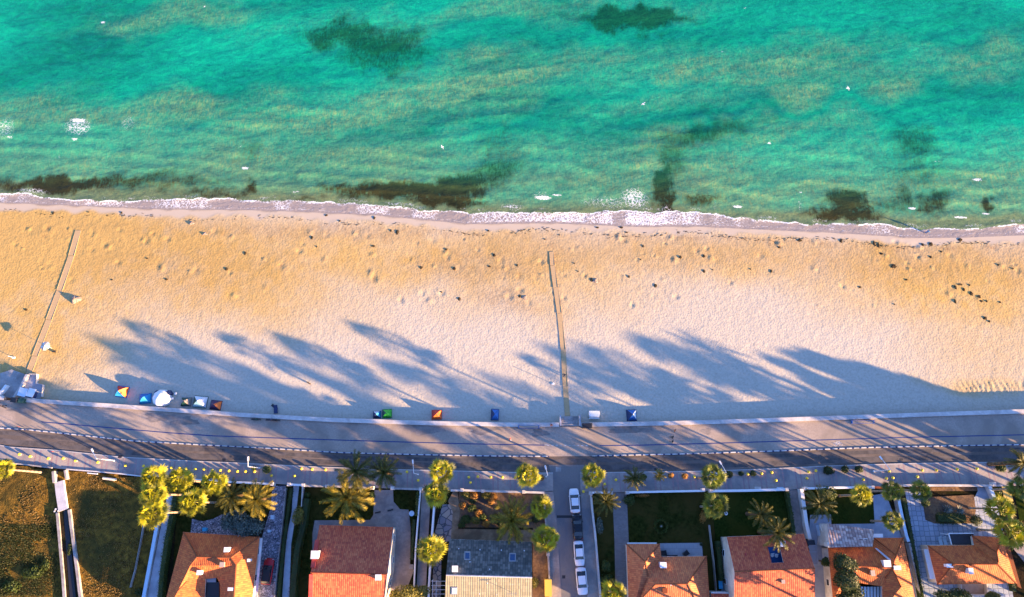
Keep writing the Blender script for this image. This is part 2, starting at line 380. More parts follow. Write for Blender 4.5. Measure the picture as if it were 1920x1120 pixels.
def rough_ground(name, poly, m, amp=0.25, step=0.5, z=-0.02):
    """uneven dry ground over an outlined patch (grid clipped to the outline)"""
    w = [at(a, b, 0) for a, b in poly]
    x0, x1 = min(p.x for p in w), max(p.x for p in w); y0, y1 = min(p.y for p in w), max(p.y for p in w)
    X, Y = np.meshgrid(np.arange(x0, x1 + step, step), np.arange(y0, y1 + step, step))
    ins = np.zeros(X.shape, bool); n = len(w)
    for i in range(n):
        a, b = w[i], w[(i + 1) % n]
        c = ((a.y > Y) != (b.y > Y)) & (X < (b.x - a.x) * (Y - a.y) / ((b.y - a.y) + 1e-9) + a.x)
        ins ^= c
    Z = z + amp * (fbm(X * 0.35, Y * 0.35, 4) - 0.35) + 0.05 * (vnoise(X * 1.6, Y * 1.6))
    v = np.stack([X, Y, Z], -1).reshape(-1, 3); ny, nx = X.shape; f = []
    for j in range(ny - 1):
        for i in range(nx - 1):
            if ins[j, i] and ins[j, i + 1] and ins[j + 1, i] and ins[j + 1, i + 1]:
                a = j * nx + i; f.append((a, a + 1, a + nx + 1, a + nx))
    o = O(name, [tuple(p) for p in v], f, m, smooth=True); o['kind'] = 'structure'; return o

# ------------------------------------------------------------------ beach
def grid_mesh(name, X, Y, Z, m, attrs):
    ny, nx = X.shape; me = bpy.data.meshes.new(name)
    co = np.stack([X, Y, Z], -1).reshape(-1).astype(np.float32)
    a = (np.arange(ny - 1)[:, None] * nx + np.arange(nx - 1)[None, :]).reshape(-1)
    q = np.stack([a, a + 1, a + nx + 1, a + nx], -1).reshape(-1).astype(np.int32); nf = len(a)
    me.vertices.add(nx * ny); me.vertices.foreach_set('co', co)
    me.loops.add(nf * 4); me.loops.foreach_set('vertex_index', q)
    me.polygons.add(nf); me.polygons.foreach_set('loop_start', np.arange(nf, dtype=np.int32) * 4)
    me.polygons.foreach_set('loop_total', np.full(nf, 4, dtype=np.int32))
    me.polygons.foreach_set('use_smooth', np.ones(nf, bool))
    for k, arr in attrs.items():
        l = me.attributes.new(k, 'FLOAT_COLOR', 'POINT')
        l.data.foreach_set('color', np.stack([*[t * np.ones_like(X) for t in arr]], -1).reshape(-1).astype(np.float32))
    me.materials.append(m); me.update(calc_edges=True)
    o = bpy.data.objects.new(name, me); C.objects.link(o); o['kind'] = 'structure'; return o

def blobs(X, Y, lst, height, wx=2.5, wf=0.35, soft=0.35):
    """sum of ragged patches given as (px, py, rx, ry, angle, strength)"""
    nx1 = (fbm(X * wf, Y * wf, 5) - 0.5) * wx * 2; ny1 = (fbm(X * wf + 40, Y * wf + 80, 5) - 0.5) * wx * 2
    r = np.zeros_like(X)
    for px, py, rx, ry, an, s in lst:
        c = at(px, py, height); k = abs(at(px + 10, py, height).x - c.x) / 10
        ky = abs(at(px, py - 10, height).y - c.y) / 10
        dx, dy = X + nx1 - c.x, Y + ny1 - c.y; a = math.radians(an); ca, sa = math.cos(a), math.sin(a)
        u = (dx * ca + dy * sa) / (rx * k); v = (-dx * sa + dy * ca) / (ry * ky)
        d = np.sqrt(u * u + v * v); r = np.maximum(r, s * (1 - smooth(1 - soft, 1 + soft, d)))
    return r

def sand_mat():
    m, n, b = new_mat('sand'); p = geo_pos(n)
    A = nd(n, 'ShaderNodeAttribute', attribute_name='mask'); s = n.nodes.new('ShaderNodeSeparateColor'); n.links.new(A.outputs['Color'], s.inputs[0])
    gold, wet, dark = s.outputs[0], s.outputs[1], s.outputs[2]
    fine = noise(n, 5, 5, 0.7, p)
    col = mixc(n, gold, (0.50, 0.45, 0.355), (0.49, 0.325, 0.105))
    spk = ramp(n, noise(n, 2.2, 6, 0.75, p), [(0.3, (0.78, 0.76, 0.74)), (0.55, (1, 1, 1)), (0.75, (1.08, 1.07, 1.05))])
    col = mixc(n, 1.0, col, spk, 'MULTIPLY')
    dk = mathn(n, 'MULTIPLY', dark, ramp(n, noise(n, 1.4, 6, 0.75, p), [(0.35, (0, 0, 0)), (0.7, (1, 1, 1))]))
    col = mixc(n, dk, col, (0.16, 0.09, 0.055))
    col = mixc(n, wet, col, (0.46, 0.39, 0.295))
    wn = ramp(n, noise(n, 0.8, 3, 0.5, p), [(0.4, (0, 0, 0)), (0.6, (1, 1, 1))])
    col = mixc(n, mathn(n, 'MULTIPLY', A.outputs['Alpha'], 1.0), col, (0.25, 0.20, 0.16))
    n.links.new(col, b.inputs['Base Color'])
    n.links.new(mathn(n, 'SUBTRACT', 0.95, mathn(n, 'MULTIPLY', A.outputs['Alpha'], 0.6)), b.inputs['Roughness'])
    b.inputs['Specular IOR Level'].default_value = 0.2
    v = nd(n, 'ShaderNodeTexVoronoi', feature='SMOOTH_F1'); v.inputs['Scale'].default_value = 2.5; v.inputs['Smoothness'].default_value = 0.6; n.links.new(p, v.inputs['Vector'])
    h = mathn(n, 'ADD', mathn(n, 'MULTIPLY', v.outputs['Distance'], 1.0), mathn(n, 'MULTIPLY', noise(n, 4.5, 3, 0.6, p), 0.5))
    h = mathn(n, 'MULTIPLY', h, mathn(n, 'SUBTRACT', 1.0, mathn(n, 'MAXIMUM', wet, mathn(n, 'MULTIPLY', A.outputs['Alpha'], 0.98))))
    bump(n, b, h, 0.65, 0.045)
    return m

bx = np.arange(-150, 150.01, 0.3); bt = np.concatenate([np.linspace(0, 1, 150)[:-1], np.linspace(1, 1.22, 30)])
X = np.tile(bx, (len(bt), 1)); T = np.tile(bt[:, None], (1, len(bx)))
WY = wall_n(bx)[None, :]; SY = shore_y(bx)[None, :]
Y = WY - 0.15 + T * (SY - WY + 0.15)
D = SY - Y                                       # metres landward of the water's edge
Z = beach_z(X, Y)
edge = 2.3 + 1.0 * (fbm(X * 0.25, X * 0 + 3, 3) - 0.5) * 2 + 0.25 * np.sin(X * 1.1)
wet = 1 - smooth(edge - 0.5, edge + 0.5, D)
wash = 1 - smooth(0.2, 0.9, D + 0.5 * (fbm(X * 0.5, X * 0, 3) - 0.5) - 0.55 * np.abs(np.sin(X * 0.45 + 1.5 * fbm(X * 0.1, X * 0, 2))))
rel = T
gold = blobs(X, Y, [(60, 470, 330, 150, 0, 1.0), (400, 500, 260, 90, -12, 0.85), (700, 480, 330, 60, 0, 0.7), (1000, 500, 220, 80, 0, 0.65), (1000, 560, 90, 45, -30, 0.5),
                    (1350, 475, 300, 50, 0, 0.6), (1780, 530, 240, 95, -10, 0.85), (1850, 640, 160, 90, 0, 0.5), (40, 640, 170, 110, 0, 0.9), (1850, 725, 120, 20, 0, 0.6)], -1.3, 6.0, 0.08, 0.75)
gold = np.clip(gold * (0.75 + 0.5 * fbm(X * 0.6, Y * 0.6, 4)) + 0.18 * smooth(0.3, 0.9, T), 0, 1) * smooth(0.0, 2.5, D)
dark = blobs(X, Y, [(350, 500, 200, 50, 0, 0.3), (420, 430, 350, 20, 0, 0.25), (1700, 480, 250, 45, 0, 0.45), (1480, 440, 380, 12, 0, 0.75), (1750, 450, 190, 14, 0, 0.9), (900, 495, 130, 30, 0, 0.5),
                    (700, 430, 400, 14, 0, 0.5), (950, 560, 60, 20, -20, 0.5), (1000, 470, 150, 30, 0, 0.4), (1300, 470, 250, 30, 0, 0.35), (1900, 480, 60, 60, 0, 0.4), (1200, 440, 200, 10, 0, 0.4)], -1.5, 2.5, 0.3, 0.6)
dark = dark * smooth(2.5, 3.6, D)
sa, sb = at(1036, 500, -1.6), at(1033, 436, -1.9); tt_ = np.clip((Y - sa.y) / (sb.y - sa.y), 0, 1); dark = np.maximum(dark, 0.55 * np.exp(-((X - (sa.x + (sb.x - sa.x) * tt_)) / 0.45) ** 4) * smooth(-0.5, 0.5, Y - sa.y) * smooth(0.5, -0.5, Y - sb.y))
rs = np.random.RandomState(3)
dim = 0.014 * smooth(0, 1, 1 - wet) * ((vnoise(X * 1.35, Y * 1.35) - 0.5) * 2 + (vnoise(X * 2.1 + 50, Y * 2.1) - 0.5))
big = 0.05 * (fbm(X * 0.12, Y * 0.12, 3) - 0.5) * smooth(3, 8, D)
Zb = Z + dim + big
# dug pits and scattered heaps of sand near the tide line
for i in range(150):
    px = rs.uniform(0, 1920); u = rs.rand() ** 1.6; py = 425 + u * 130 + (px / 1920) * 30
    c = at(px, py, -1.6); r = rs.uniform(0.25, 0.75); a = rs.choice([-1, 1]) * rs.uniform(0.06, 0.2)
    i0 = int((c.x + 150) / 0.3); sl = slice(max(0, i0 - 10), i0 + 11)
    dd = (X[:, sl] - c.x) ** 2 + ((Y[:, sl] - c.y) * rs.uniform(0.7, 1.3)) ** 2
    Zb[:, sl] += a * np.exp(-dd / (r * r)) - a * 0.45 * np.exp(-dd / (r * r * 3.5))
    dark[:, sl] = np.maximum(dark[:, sl], rs.choice([0, 0.7, 1.0]) * np.exp(-dd / (r * r * 0.8)))
# long machine ruts by the wall at the right
rc = at(1862, 728, -1.2); k = np.exp(-((X - rc.x) / 7.5) ** 6 - ((Y - rc.y) / 1.5) ** 6)
Zb += 0.06 * k * np.sin((X + 0.35 * (Y - rc.y) + 1.6 * fbm(X * 0.5, Y * 0.5, 3)) * 2 * math.pi / 1.1) * (0.35 + 1.1 * fbm(X * 0.8, Y * 0.9, 2))
rc = at(1790, 737, -1.2); Zb -= 0.12 * np.exp(-((X - rc.x) / 0.6) ** 2 - ((Y - rc.y) / 0.6) ** 2)
M['sand'] = sand_mat()
grid_mesh('beach', X, Y, Zb, M['sand'], {'mask': (gold, wet * (1 - wash), dark, wash)})
fb = strip('seabed', lambda x: x * 0 + 900, lambda x: shore_y(x) + 4, -2.9, M['sand'], -260, 260, 20); fb['kind'] = 'structure'
for sx in (-1, 1):   # the beach goes on beyond both sides of the picture
    xa = sx * 150
    v = [(xa, float(wall_n(xa)) - 0.15, float(beach_z(xa, wall_n(xa)))), (xa, float(shore_y(xa)) + 4, -2.2), (sx * 600, float(shore_y(xa)) + 4, -2.2), (sx * 600, float(wall_n(xa)) - 0.15, -1.0)]
    if sx > 0: v = v[::-1]
    struct('far_beach', O('far_beach', v, [(0, 1, 2, 3)], M['sand']))

# ------------------------------------------------------------------ sea
def sea_mat():
    m, n, b = new_mat('sea_water'); p = geo_pos(n)
    A = nd(n, 'ShaderNodeAttribute', attribute_name='mask'); s = n.nodes.new('ShaderNodeSeparateColor'); n.links.new(A.outputs['Color'], s.inputs[0])
    B = nd(n, 'ShaderNodeAttribute', attribute_name='shore'); t = n.nodes.new('ShaderNodeSeparateColor'); n.links.new(B.outputs['Color'], t.inputs[0])
    milky, weed, brown, foam = s.outputs[0], s.outputs[1], s.outputs[2], A.outputs['Alpha']
    tone, shallow, wash = t.outputs[0], t.outputs[1], t.outputs[2]
    mp = n.nodes.new('ShaderNodeMapping'); mp.inputs['Rotation'].default_value[2] = math.radians(-14); mp.inputs['Scale'].default_value = (0.45, 1.0, 1.0); n.links.new(p, mp.inputs[0])
    mv = n.nodes.new('ShaderNodeMapping'); mv.inputs['Rotation'].default_value[2] = math.radians(-12); mv.inputs['Scale'].default_value = (1.6, 0.55, 1.0); n.links.new(p, mv.inputs[0])
    streak = noise(n, 0.55, 6, 0.65, mp.outputs[0], 0.6)
    fibre = noise(n, 1.3, 5, 0.7, mv.outputs[0], 0.8)
    deep = mixc(n, tone, (0.002, 0.17, 0.105), (0.003, 0.33, 0.195))
    deep = mixc(n, ramp(n, streak, [(0.35, (0, 0, 0)), (0.7, (0.55, 0.55, 0.55))]), deep, (0.005, 0.19, 0.165))
    mk = mathn(n, 'MULTIPLY', milky, ramp(n, mathn(n, 'ADD', mathn(n, 'MULTIPLY', streak, 0.5), mathn(n, 'MULTIPLY', fibre, 0.6)), [(0.38, (0.35, 0.35, 0.35)), (0.66, (1, 1, 1))]))
    mcol = mixc(n, ramp(n, fibre, [(0.4, (0, 0, 0)), (0.65, (1, 1, 1))]), (0.065, 0.255, 0.155), (0.17, 0.285, 0.125))
    col = mixc(n, mathn(n, 'MULTIPLY', mk, 0.8), deep, mcol)
    col = mixc(n, mathn(n, 'MULTIPLY', shallow, 0.85), col, mixc(n, fibre, (0.09, 0.165, 0.075), (0.22, 0.21, 0.10)))
    wd = ramp(n, mathn(n, 'ADD', weed, mathn(n, 'MULTIPLY', mathn(n, 'SUBTRACT', fibre, 0.5), 1.3)), [(0.02, (0, 0, 0)), (0.70, (1, 1, 1))])
    wcol = mixc(n, brown, (0.003, 0.07, 0.034), (0.022, 0.017, 0.005))
    col = mixc(n, mathn(n, 'MULTIPLY', wd, mathn(n, 'MINIMUM', mathn(n, 'MULTIPLY', weed, 2.1), 0.92)), col, wcol)
    crinkle_shade = ramp(n, noise(n, 1.0, 6, 0.72, mp.outputs[0], 1.0), [(0.30, (0.62, 0.66, 0.78)), (0.5, (1, 1, 1)), (0.72, (1.35, 1.25, 1.15))])  # dark troughs and bright crests of small waves painted into the colour
    col = mixc(n, 0.85, col, crinkle_shade, 'MULTIPLY')
    swell_shade = ramp(n, noise(n, 0.30, 5, 0.62, mp.outputs[0], 1.2), [(0.32, (0.62, 0.70, 0.78)), (0.5, (1, 1, 1)), (0.68, (1.25, 1.18, 1.05))])  # the same wave shading in the colour, on a broader scale
    col = mixc(n, 0.8, col, swell_shade, 'MULTIPLY')
    crk2 = ramp(n, noise(n, 2.6, 4, 0.7, mv.outputs[0], 0.5), [(0.30, (0.75, 0.78, 0.82)), (0.5, (1, 1, 1)), (0.7, (1.25, 1.2, 1.15))])
    col = mixc(n, 0.8, col, crk2, 'MULTIPLY')
    rp = ramp(n, B.outputs['Alpha'], [(0.0, (0.80, 0.86, 0.90)), (0.35, (1, 1, 1)), (1.0, (1.55, 1.22, 1.02))])  # crests paler with stirred sand, troughs darkened in the colour
    col = mixc(n, mathn(n, 'MULTIPLY', milky, 0.75), col, mixc(n, 1.0, col, rp, 'MULTIPLY'))
    col = mixc(n, wash, col, mixc(n, fibre, (0.20, 0.175, 0.16), (0.32, 0.285, 0.265)))
    # foam: white crests and a lace of bubbles
    v = nd(n, 'ShaderNodeTexVoronoi', feature='DISTANCE_TO_EDGE'); v.inputs['Scale'].default_value = 1.6
    wp = nd(n, 'ShaderNodeVectorMath', operation='ADD'); n.links.new(p, wp.inputs[0])
    nz = n.nodes.new('ShaderNodeTexNoise'); nz.inputs['Scale'].default_value = 1.2; nz.inputs['Detail'].default_value = 4; n.links.new(p, nz.inputs['Vector'])
    sc = nd(n, 'ShaderNodeVectorMath', operation='SCALE'); sc.inputs['Scale'].default_value = 1.4; n.links.new(nz.outputs['Color'], sc.inputs[0]); n.links.new(sc.outputs[0], wp.inputs[1]); n.links.new(wp.outputs[0], v.inputs['Vector'])
    lace = ramp(n, v.outputs['Distance'], [(0.0, (1, 1, 1)), (0.10, (0.25, 0.25, 0.25)), (0.3, (0, 0, 0))])
    fz = mathn(n, 'ADD', mathn(n, 'MULTIPLY', lace, 0.45), mathn(n, 'MULTIPLY', mathn(n, 'SUBTRACT', noise(n, 3.0, 6, 0.8, p), 0.25), 1.1))
    ff = mathn(n, 'MULTIPLY', mathn(n, 'MULTIPLY', mathn(n, 'SUBTRACT', mathn(n, 'ADD', fz, mathn(n, 'MULTIPLY', foam, 1.15)), 1.0), 3.2, True), 0.97, True)
    col = mixc(n, ff, col, (0.74, 0.77, 0.78))
    n.links.new(col, b.inputs['Base Color'])
    n.links.new(mathn(n, 'ADD', 0.28, mathn(n, 'MULTIPLY', ff, 0.5)), b.inputs['Roughness']); b.inputs['Specular IOR Level'].default_value = 0.12
    b.inputs['IOR'].default_value = 1.33
    h = mathn(n, 'ADD', mathn(n, 'MULTIPLY', streak, 1.0), mathn(n, 'MULTIPLY', noise(n, 2.2, 4, 0.65, mp.outputs[0], 0.3), 0.45))
    bump(n, b, h, 0.5, 0.3)
    return m
M['sea'] = sea_mat()
sx = np.concatenate([np.linspace(-700, -135, 30)[:-1], np.arange(-135, 135, 0.42), np.linspace(135, 700, 30)])
sd = np.concatenate([np.arange(-1.4, 9, 0.16), np.arange(9, 72, 0.36), np.geomspace(72, 2500, 40)])
X = np.tile(sx, (len(sd), 1)); D = np.tile(sd[:, None], (1, len(sx)))
Y = shore_y(np.clip(sx, -160, 160))[None, :] + D
# crests of the small breakers
cr = 1.15 + 0.9 * (fbm(X * 0.09, X * 0 + 5, 3) - 0.5) * 2 + 0.5 * (fbm(X * 0.45, X * 0 + 9, 3) - 0.5) * 2
cx0 = at(1180, 400, WATER).x; cr = cr + 0.9 * np.exp(-((X - cx0) / 22) ** 2)
wdth = 0.10 + 0.38 * smooth(0.35, 0.75, fbm(X * 0.22 + 7, X * 0 + 1, 3)) + 0.10 * np.exp(-((X - cx0) / 20) ** 2)
foam = np.maximum(0.54 * np.exp(-np.abs((D - cr) / (wdth * 0.8 + 0.06)) ** 3), 1.1 * smooth(0.30, 0.5, fbm(X * 0.35 + 3, X * 0 + 8, 3)) * np.exp(-((D - cr - 0.1) / 0.13) ** 2))
inner = smooth(-0.1, 0.3, cr - D) * smooth(-1.0, 0.1, D + 0.3)
lacy = inner * (0.22 + 0.32 * smooth(0.42, 0.62, fbm(X * 0.16, Y * 0 + 4, 3)) + 0.12 * np.exp(-((X - cx0) / 22) ** 2))
edgefoam = np.exp(-((D + 0.45 - 0.6 * (fbm(X * 0.7, X * 0 + 2, 3) - 0.5)) / 0.14) ** 2) * 0.5
foam = np.maximum(np.maximum(foam, lacy), edgefoam)
outer = np.exp(-((D - cr - 0.9) / 0.7) ** 2) * 0.42 * smooth(0.45, 0.65, fbm(X * 0.3 + 30, Y * 0.3, 3)); foam = np.maximum(foam, outer)
def caps(lst, hard=True):
    global foam
    for px, py, rx, ry, s in lst:
        c = at(px, py, WATER); kx = 0.112; ky = abs(at(px, py - 10, WATER).y - c.y) / 10
        u = (X - c.x) / (rx * kx); v = (Y - c.y + 0.35 * (X - c.x) * 0.15) / (ry * ky)
        foam = np.maximum(foam, s * np.exp(-(u * u + v * v) ** 1.5))
caps([(147, 226, 17, 3.6, 1.1), (140, 262, 7, 2.2, 1.0), (20, 258, 8, 2, 0.8), (460, 316, 9, 3, 1.0), (1018, 371, 17, 4, 1.1), (1045, 366, 12, 2, 0.8), (1833, 337, 11, 2.6, 1.0), (1383, 388, 11, 2.5, 1.0),
      (193, 42, 6, 2.6, 1.0), (1589, 166, 5, 2, 1.0), (1442, 269, 5, 2.4, 0.9), (1207, 195, 3, 2.4, 0.9), (829, 276, 4, 2, 0.8), (110, 294, 6, 1.6, 0.8), (384, 12, 3, 1.5, 0.8), (1397, 15, 3, 1.5, 0.8), (1354, 97, 3, 1.5, 0.7),
      (1501, 361, 3, 1.6, 0.8), (1710, 391, 8, 2.4, 1.0), (1800, 408, 15, 2, 1.0), (1848, 401, 9, 1.8, 0.9), (450, 274, 3, 1.5, 0.7), (1615, 340, 3, 3, 0.5), (1755, 303, 12, 1.5, 0.5), (1600, 207, 12, 2, 0.45), (555, 360, 10, 3, 0.6)])
caps([(147, 238, 36, 20, 0.54), (240, 230, 22, 18, 0.40), (10, 240, 24, 26, 0.46), (1190, 372, 32, 24, 0.60), (1140, 380, 70, 16, 0.42), (60, 358, 40, 6, 0.5), (960, 388, 30, 7, 0.5), (1250, 395, 14, 14, 0.45), (700, 235, 40, 20, 0.22), (1015, 366, 20, 10, 0.42), (1500, 385, 6, 16, 0.36), (1340, 385, 6, 14, 0.33)])
st = (fbm((X + Y * 0.22) * 0.05, (Y - X * 0.20) * 0.22, 5))
milky = blobs(X, Y, [(330, 205, 330, 34, 4, 0.85), (60, 215, 150, 32, 0, 0.9), (800, 175, 330, 46, 8, 0.95), (1000, 150, 240, 34, 10, 0.9), (1330, 130, 260, 28, 10, 0.85), (1620, 140, 260, 34, 8, 0.85), (1800, 110, 150, 26, 8, 0.8),
                     (620, 235, 220, 26, 5, 0.85), (330, 35, 160, 18, 6, 0.6), (900, 30, 330, 22, 5, 0.5), (1330, 270, 260, 28, 8, 0.7), (1560, 290, 200, 36, 8, 0.85), (950, 320, 1200, 34, 2, 0.75), (1500, 360, 500, 40, 0, 0.9),
                     (560, 300, 260, 28, 6, 0.8), (200, 330, 260, 20, 0, 0.6), (1150, 340, 300, 30, 6, 0.9), (1250, 205, 200, 20, 8, 0.3), (1850, 330, 160, 40, 6, 0.9)], WATER, 7.0, 0.09, 0.7)
bands = smooth(0.42, 0.60, st)
milky = np.clip(np.maximum(milky * (0.45 + 0.8 * bands), (0.5 + 0.45 * bands) * smooth(26, 8, D)), 0, 1)
tone = np.clip(fbm(X * 0.03, Y * 0.08 - X * 0.012, 4) * 2.0 - 0.5 + 0.25 * smooth(100, 60, X * 0 + Y), 0, 1)
weed = blobs(X, Y, [(700, 82, 110, 30, -4, 0.75), (640, 70, 80, 26, 6, 0.7), (700, 110, 80, 26, 0, 0.55), (770, 85, 50, 14, 8, 0.5), (1185, 36, 98, 19, 0, 0.95)], WATER, 4.5, 0.22, 0.8)
weed2 = blobs(X, Y, [(1320, 252, 85, 17, 15, 0.6), (1258, 290, 26, 45, 10, 0.5), (1243, 348, 15, 42, -12, 0.9), (1310, 372, 38, 13, 0, 0.6), (1715, 265, 50, 36, 0, 0.5), (1718, 315, 62, 36, 0, 0.38), (470, 285, 26, 26, 0, 0.38),
                     (932, 270, 36, 44, 0, 0.34), (925, 325, 60, 26, 20, 0.62), (110, 346, 110, 12, 0, 0.95), (250, 340, 90, 16, 8, 0.6), (330, 345, 100, 14, 5, 0.45), (760, 357, 120, 15, 2, 1.0), (860, 352, 70, 22, 12, 1.0), (830, 378, 70, 12, -6, 0.9), (640, 355, 50, 10, 0, 0.6),
                     (466, 350, 10, 12, 0, 0.8), (1587, 378, 34, 22, 0, 1.0), (1585, 402, 58, 12, 0, 1.0), (1700, 372, 16, 20, 0, 0.55), (1755, 376, 40, 16, 30, 0.7), (1740, 390, 30, 6, 0, 0.6), (1850, 384, 11, 10, 0, 0.9), (1670, 385, 60, 12, 0, 0.4),
                     (1250, 385, 9, 18, 0, 0.9), (1520, 405, 30, 7, 0, 0.45), (560, 372, 30, 5, 0, 0.5), (400, 362, 70, 8, 0, 0.5)], WATER, 2.2, 0.4, 0.9)
W2 = np.maximum(weed, weed2)
brownish = np.where(weed2 > weed, smooth(14, 4, D), 0.0)
shallow = np.clip(0.45 * smooth(24, 4, D) * (0.4 + 0.8 * fbm(X * 0.12, Y * 0.3, 3)) + smooth(5.5, 1.0, D + 2.5 * (fbm(X * 0.2, Y * 0.2, 3) - 0.5)), 0, 1)
wash = smooth(0.15, -0.05, D - cr + 0.2 * (fbm(X * 1.2, Y * 1.2, 2) - 0.5))
W2 = W2 * (1 - wash)
ph = D / (3.6 + 0.02 * D) + 2.6 * fbm(X * 0.035 + 3, D * 0.05, 3) + X * 0.012
rip = (0.5 + 0.5 * np.sin(2 * math.pi * ph)) ** 1.6
rip = rip * smooth(1.5, 4, D - cr) * smooth(60, 18, D) * smooth(0.30, 0.62, fbm(X * 0.06 + 20, D * 0.12, 3))
amp = smooth(0, 6, D) * np.where(D < 150, 1, 0)
Z = WATER + 0.02 * 0 + amp * (0.10 * (fbm((X + Y * 0.2) * 0.10, (Y - X * 0.2) * 0.42, 4) - 0.5) * 2 + 0.03 * (fbm(X * 0.5, Y * 1.0, 3) - 0.5) * 2)
Z += 0.10 * np.exp(-((D - cr - 0.3) / 0.6) ** 2) * smooth(0.4, 0.6, fbm(X * 0.1, X * 0, 2))
Z += 0.012 * foam + 0.16 * rip
grid_mesh('sea', X, Y, Z, M['sea'], {'mask': (milky, W2, brownish, np.clip(foam, 0, 1.1)), 'shore': (tone, shallow, wash, rip)})

# ------------------------------------------------------------------ promenade, road, pavements
strip('promenade', lambda x: wall_s(x) + 0.02, lambda x: kerb_y(x) - 0.03, 0.03, M['promenade'], -260, 260).update_tag(); bpy.data.objects['promenade']['kind'] = 'structure'
struct('road', strip('road', lambda x: kerb_y(x) + 0.05, lambda x: side_n(x) + 0.15, 0.0, M['asphalt'], -260, 260))
KG0, KG1 = at(1028, 856).x, at(1110, 855).x
KL0, KL1 = at(55, 806).x, -131.0
def worn():
    """tyre-polished tracks along the road and darker worn patches of the promenade"""
    struct('tyre_track', strip('tyre_track', lambda x: side_n(x) + 1.55, lambda x: side_n(x) + 0.6, 0.006, M['asphalt_dark'], -160, 160))
    struct('tyre_track', strip('tyre_track', lambda x: kerb_y(x) - 0.55, lambda x: kerb_y(x) - 1.25, 0.006, M['asphalt_dark'], -160, 160))
M['asphalt_dark'] = surf('asphalt_dark', (0.055, 0.05, 0.05), (0.10, 0.09, 0.085), 1.0, 0.9, 0.3, 14, 0.02, (0.12, 0.105, 0.10), 0.3)
worn()
M['road_patch'] = surf('road_patch', (0.07, 0.06, 0.052), (0.13, 0.105, 0.09), 2.0, 0.9, 0.3, 10, 0.02)
M['worn_prom'] = surf('worn_prom', (0.18, 0.155, 0.14), (0.28, 0.24, 0.21), 1.2, 0.85, c3=(0.17, 0.15, 0.13), s3=0.4)
rr = random.Random(5)
def stain(name, px, py, rx, ry, z, m, n=26):
    c = at(px, py, z); v = []
    ph = rr.random() * 9
    for i in range(n):
        a = 2 * math.pi * i / n; k = 1 + 0.22 * math.sin(3 * a + ph) + 0.14 * math.sin(7 * a + 2 * ph) + rr.uniform(-0.1, 0.1)
        v.append((c.x + rx * 0.104 * k * math.cos(a), c.y + ry * 0.104 * k * math.sin(a), z))
    struct(name, O(name, v, [tuple(range(n))], m))
for i, (px, py, rx, ry) in enumerate([(60, 770, 40, 7), (300, 783, 30, 8), (345, 790, 26, 8), (800, 806, 30, 9), (905, 806, 26, 8), (1180, 806, 40, 7), (1120, 845, 22, 9), (1325, 809, 9, 6), (1012, 812, 16, 7)]):
    stain('worn_patch', px, py, rx, ry, 0.036 + 0.001 * i, M['worn_prom'])
struct('sidewalk', strip('sidewalk', side_n, lambda x: front_y(x) + 0.0, 0.12, M['sidewalk'], -260, at(1037, 900).x, zb=-0.05))
struct('sidewalk', strip('sidewalk', side_n, lambda x: front_y(x) + 0.0, 0.12, M['sidewalk'], at(1088, 900).x, 260, zb=-0.05))
for xa, xb in ((-260, at(1037, 900).x), (at(1088, 900).x, 260)):
    struct('kerb', strip('kerb', lambda x: side_n(x) + 0.16, lambda x: side_n(x) - 0.003, 0.135, M['kerb'], xa, xb, zb=-0.05))
# red bands across the sidewalk in pairs
MBB = MB()
for px in list(range(60, 1020, 32)) + list(range(1128, 1920, 33)):
    for k in (0, 9):
        x = at(px + k, 890).x; sk = 0.35 if px > 1600 else 0.12
        y0, y1 = float(front_y(x)) + 0.05, float(side_n(x)) - 0.1
        MBB.add([(x, y0, 0.124), (x + 0.28, y0, 0.124), (x + 0.28 - sk, y1, 0.124), (x - sk, y1, 0.124)], [(0, 1, 2, 3)])
struct('paving_band', MBB.build('paving_band', M['red_paver']))
struct('cycle_line', strip('cycle_line', lambda x: cycle_line(x) + 0.09, lambda x: cycle_line(x) - 0.09, 0.037, M['blue_paint'], at(78, 791).x, at(1021, 835).x))
struct('cycle_line', strip('cycle_line', lambda x: cycle_line(x) + 0.09, lambda x: cycle_line(x) - 0.09, 0.037, M['blue_paint'], at(1112, 836).x, 200))
MBB = MB()
for px in range(1026, 1110, 8):
    x = at(px, 836).x; y = float(cycle_line(x)); MBB.add([(x, y - 0.07, 0.038), (x + 0.4, y - 0.07, 0.038), (x + 0.4, y + 0.07, 0.038), (x, y + 0.07, 0.038)], [(0, 1, 2, 3)])
for x0, x1 in ((-80, at(1020, 836).x), (at(1115, 836).x, 130)):
    pass
struct('crossing_dashes', MBB.build('crossing_dashes', M['white_paint']))
# painted bicycle on the cycle lane
def bike_mark(px, py):
    c = at(px, py, 0.04); mb = MB()
    def ring(cx, cy, r, w=0.07, n=16):
        for i in range(n):
            a, b = 2 * math.pi * i / n, 2 * math.pi * (i + 1) / n
            mb.add([(c.x + cx + rr_ * math.cos(t), c.y + cy + rr_ * math.sin(t), 0.041) for rr_, t in ((r - w, a), (r, a), (r, b), (r - w, b))], [(0, 1, 2, 3)])
    def line(a, b, w=0.04):
        a, b = Vector(a), Vector(b); d = (b - a).normalized(); q = Vector((-d.y, d.x)) * w
        mb.add([(c.x + p.x, c.y + p.y, 0.042) for p in (a + q, a - q, b - q, b + q)], [(0, 1, 2, 3)])
    ring(-0.5, -0.15, 0.36); ring(0.5, -0.15, 0.36)
    for a, b in (((-0.5, -0.15), (-0.15, 0.35)), ((-0.15, 0.35), (0.35, 0.35)), ((0.35, 0.35), (0.5, -0.15)), ((0.0, -0.15), (0.35, 0.35)), ((0.0, -0.15), (-0.2, 0.5)), ((-0.5, -0.15), (0.0, -0.15)), ((0.3, 0.5), (0.35, 0.35))):
        line(a, b)
    struct('bicycle_mark', mb.build('bicycle_mark', M['white_paint']))
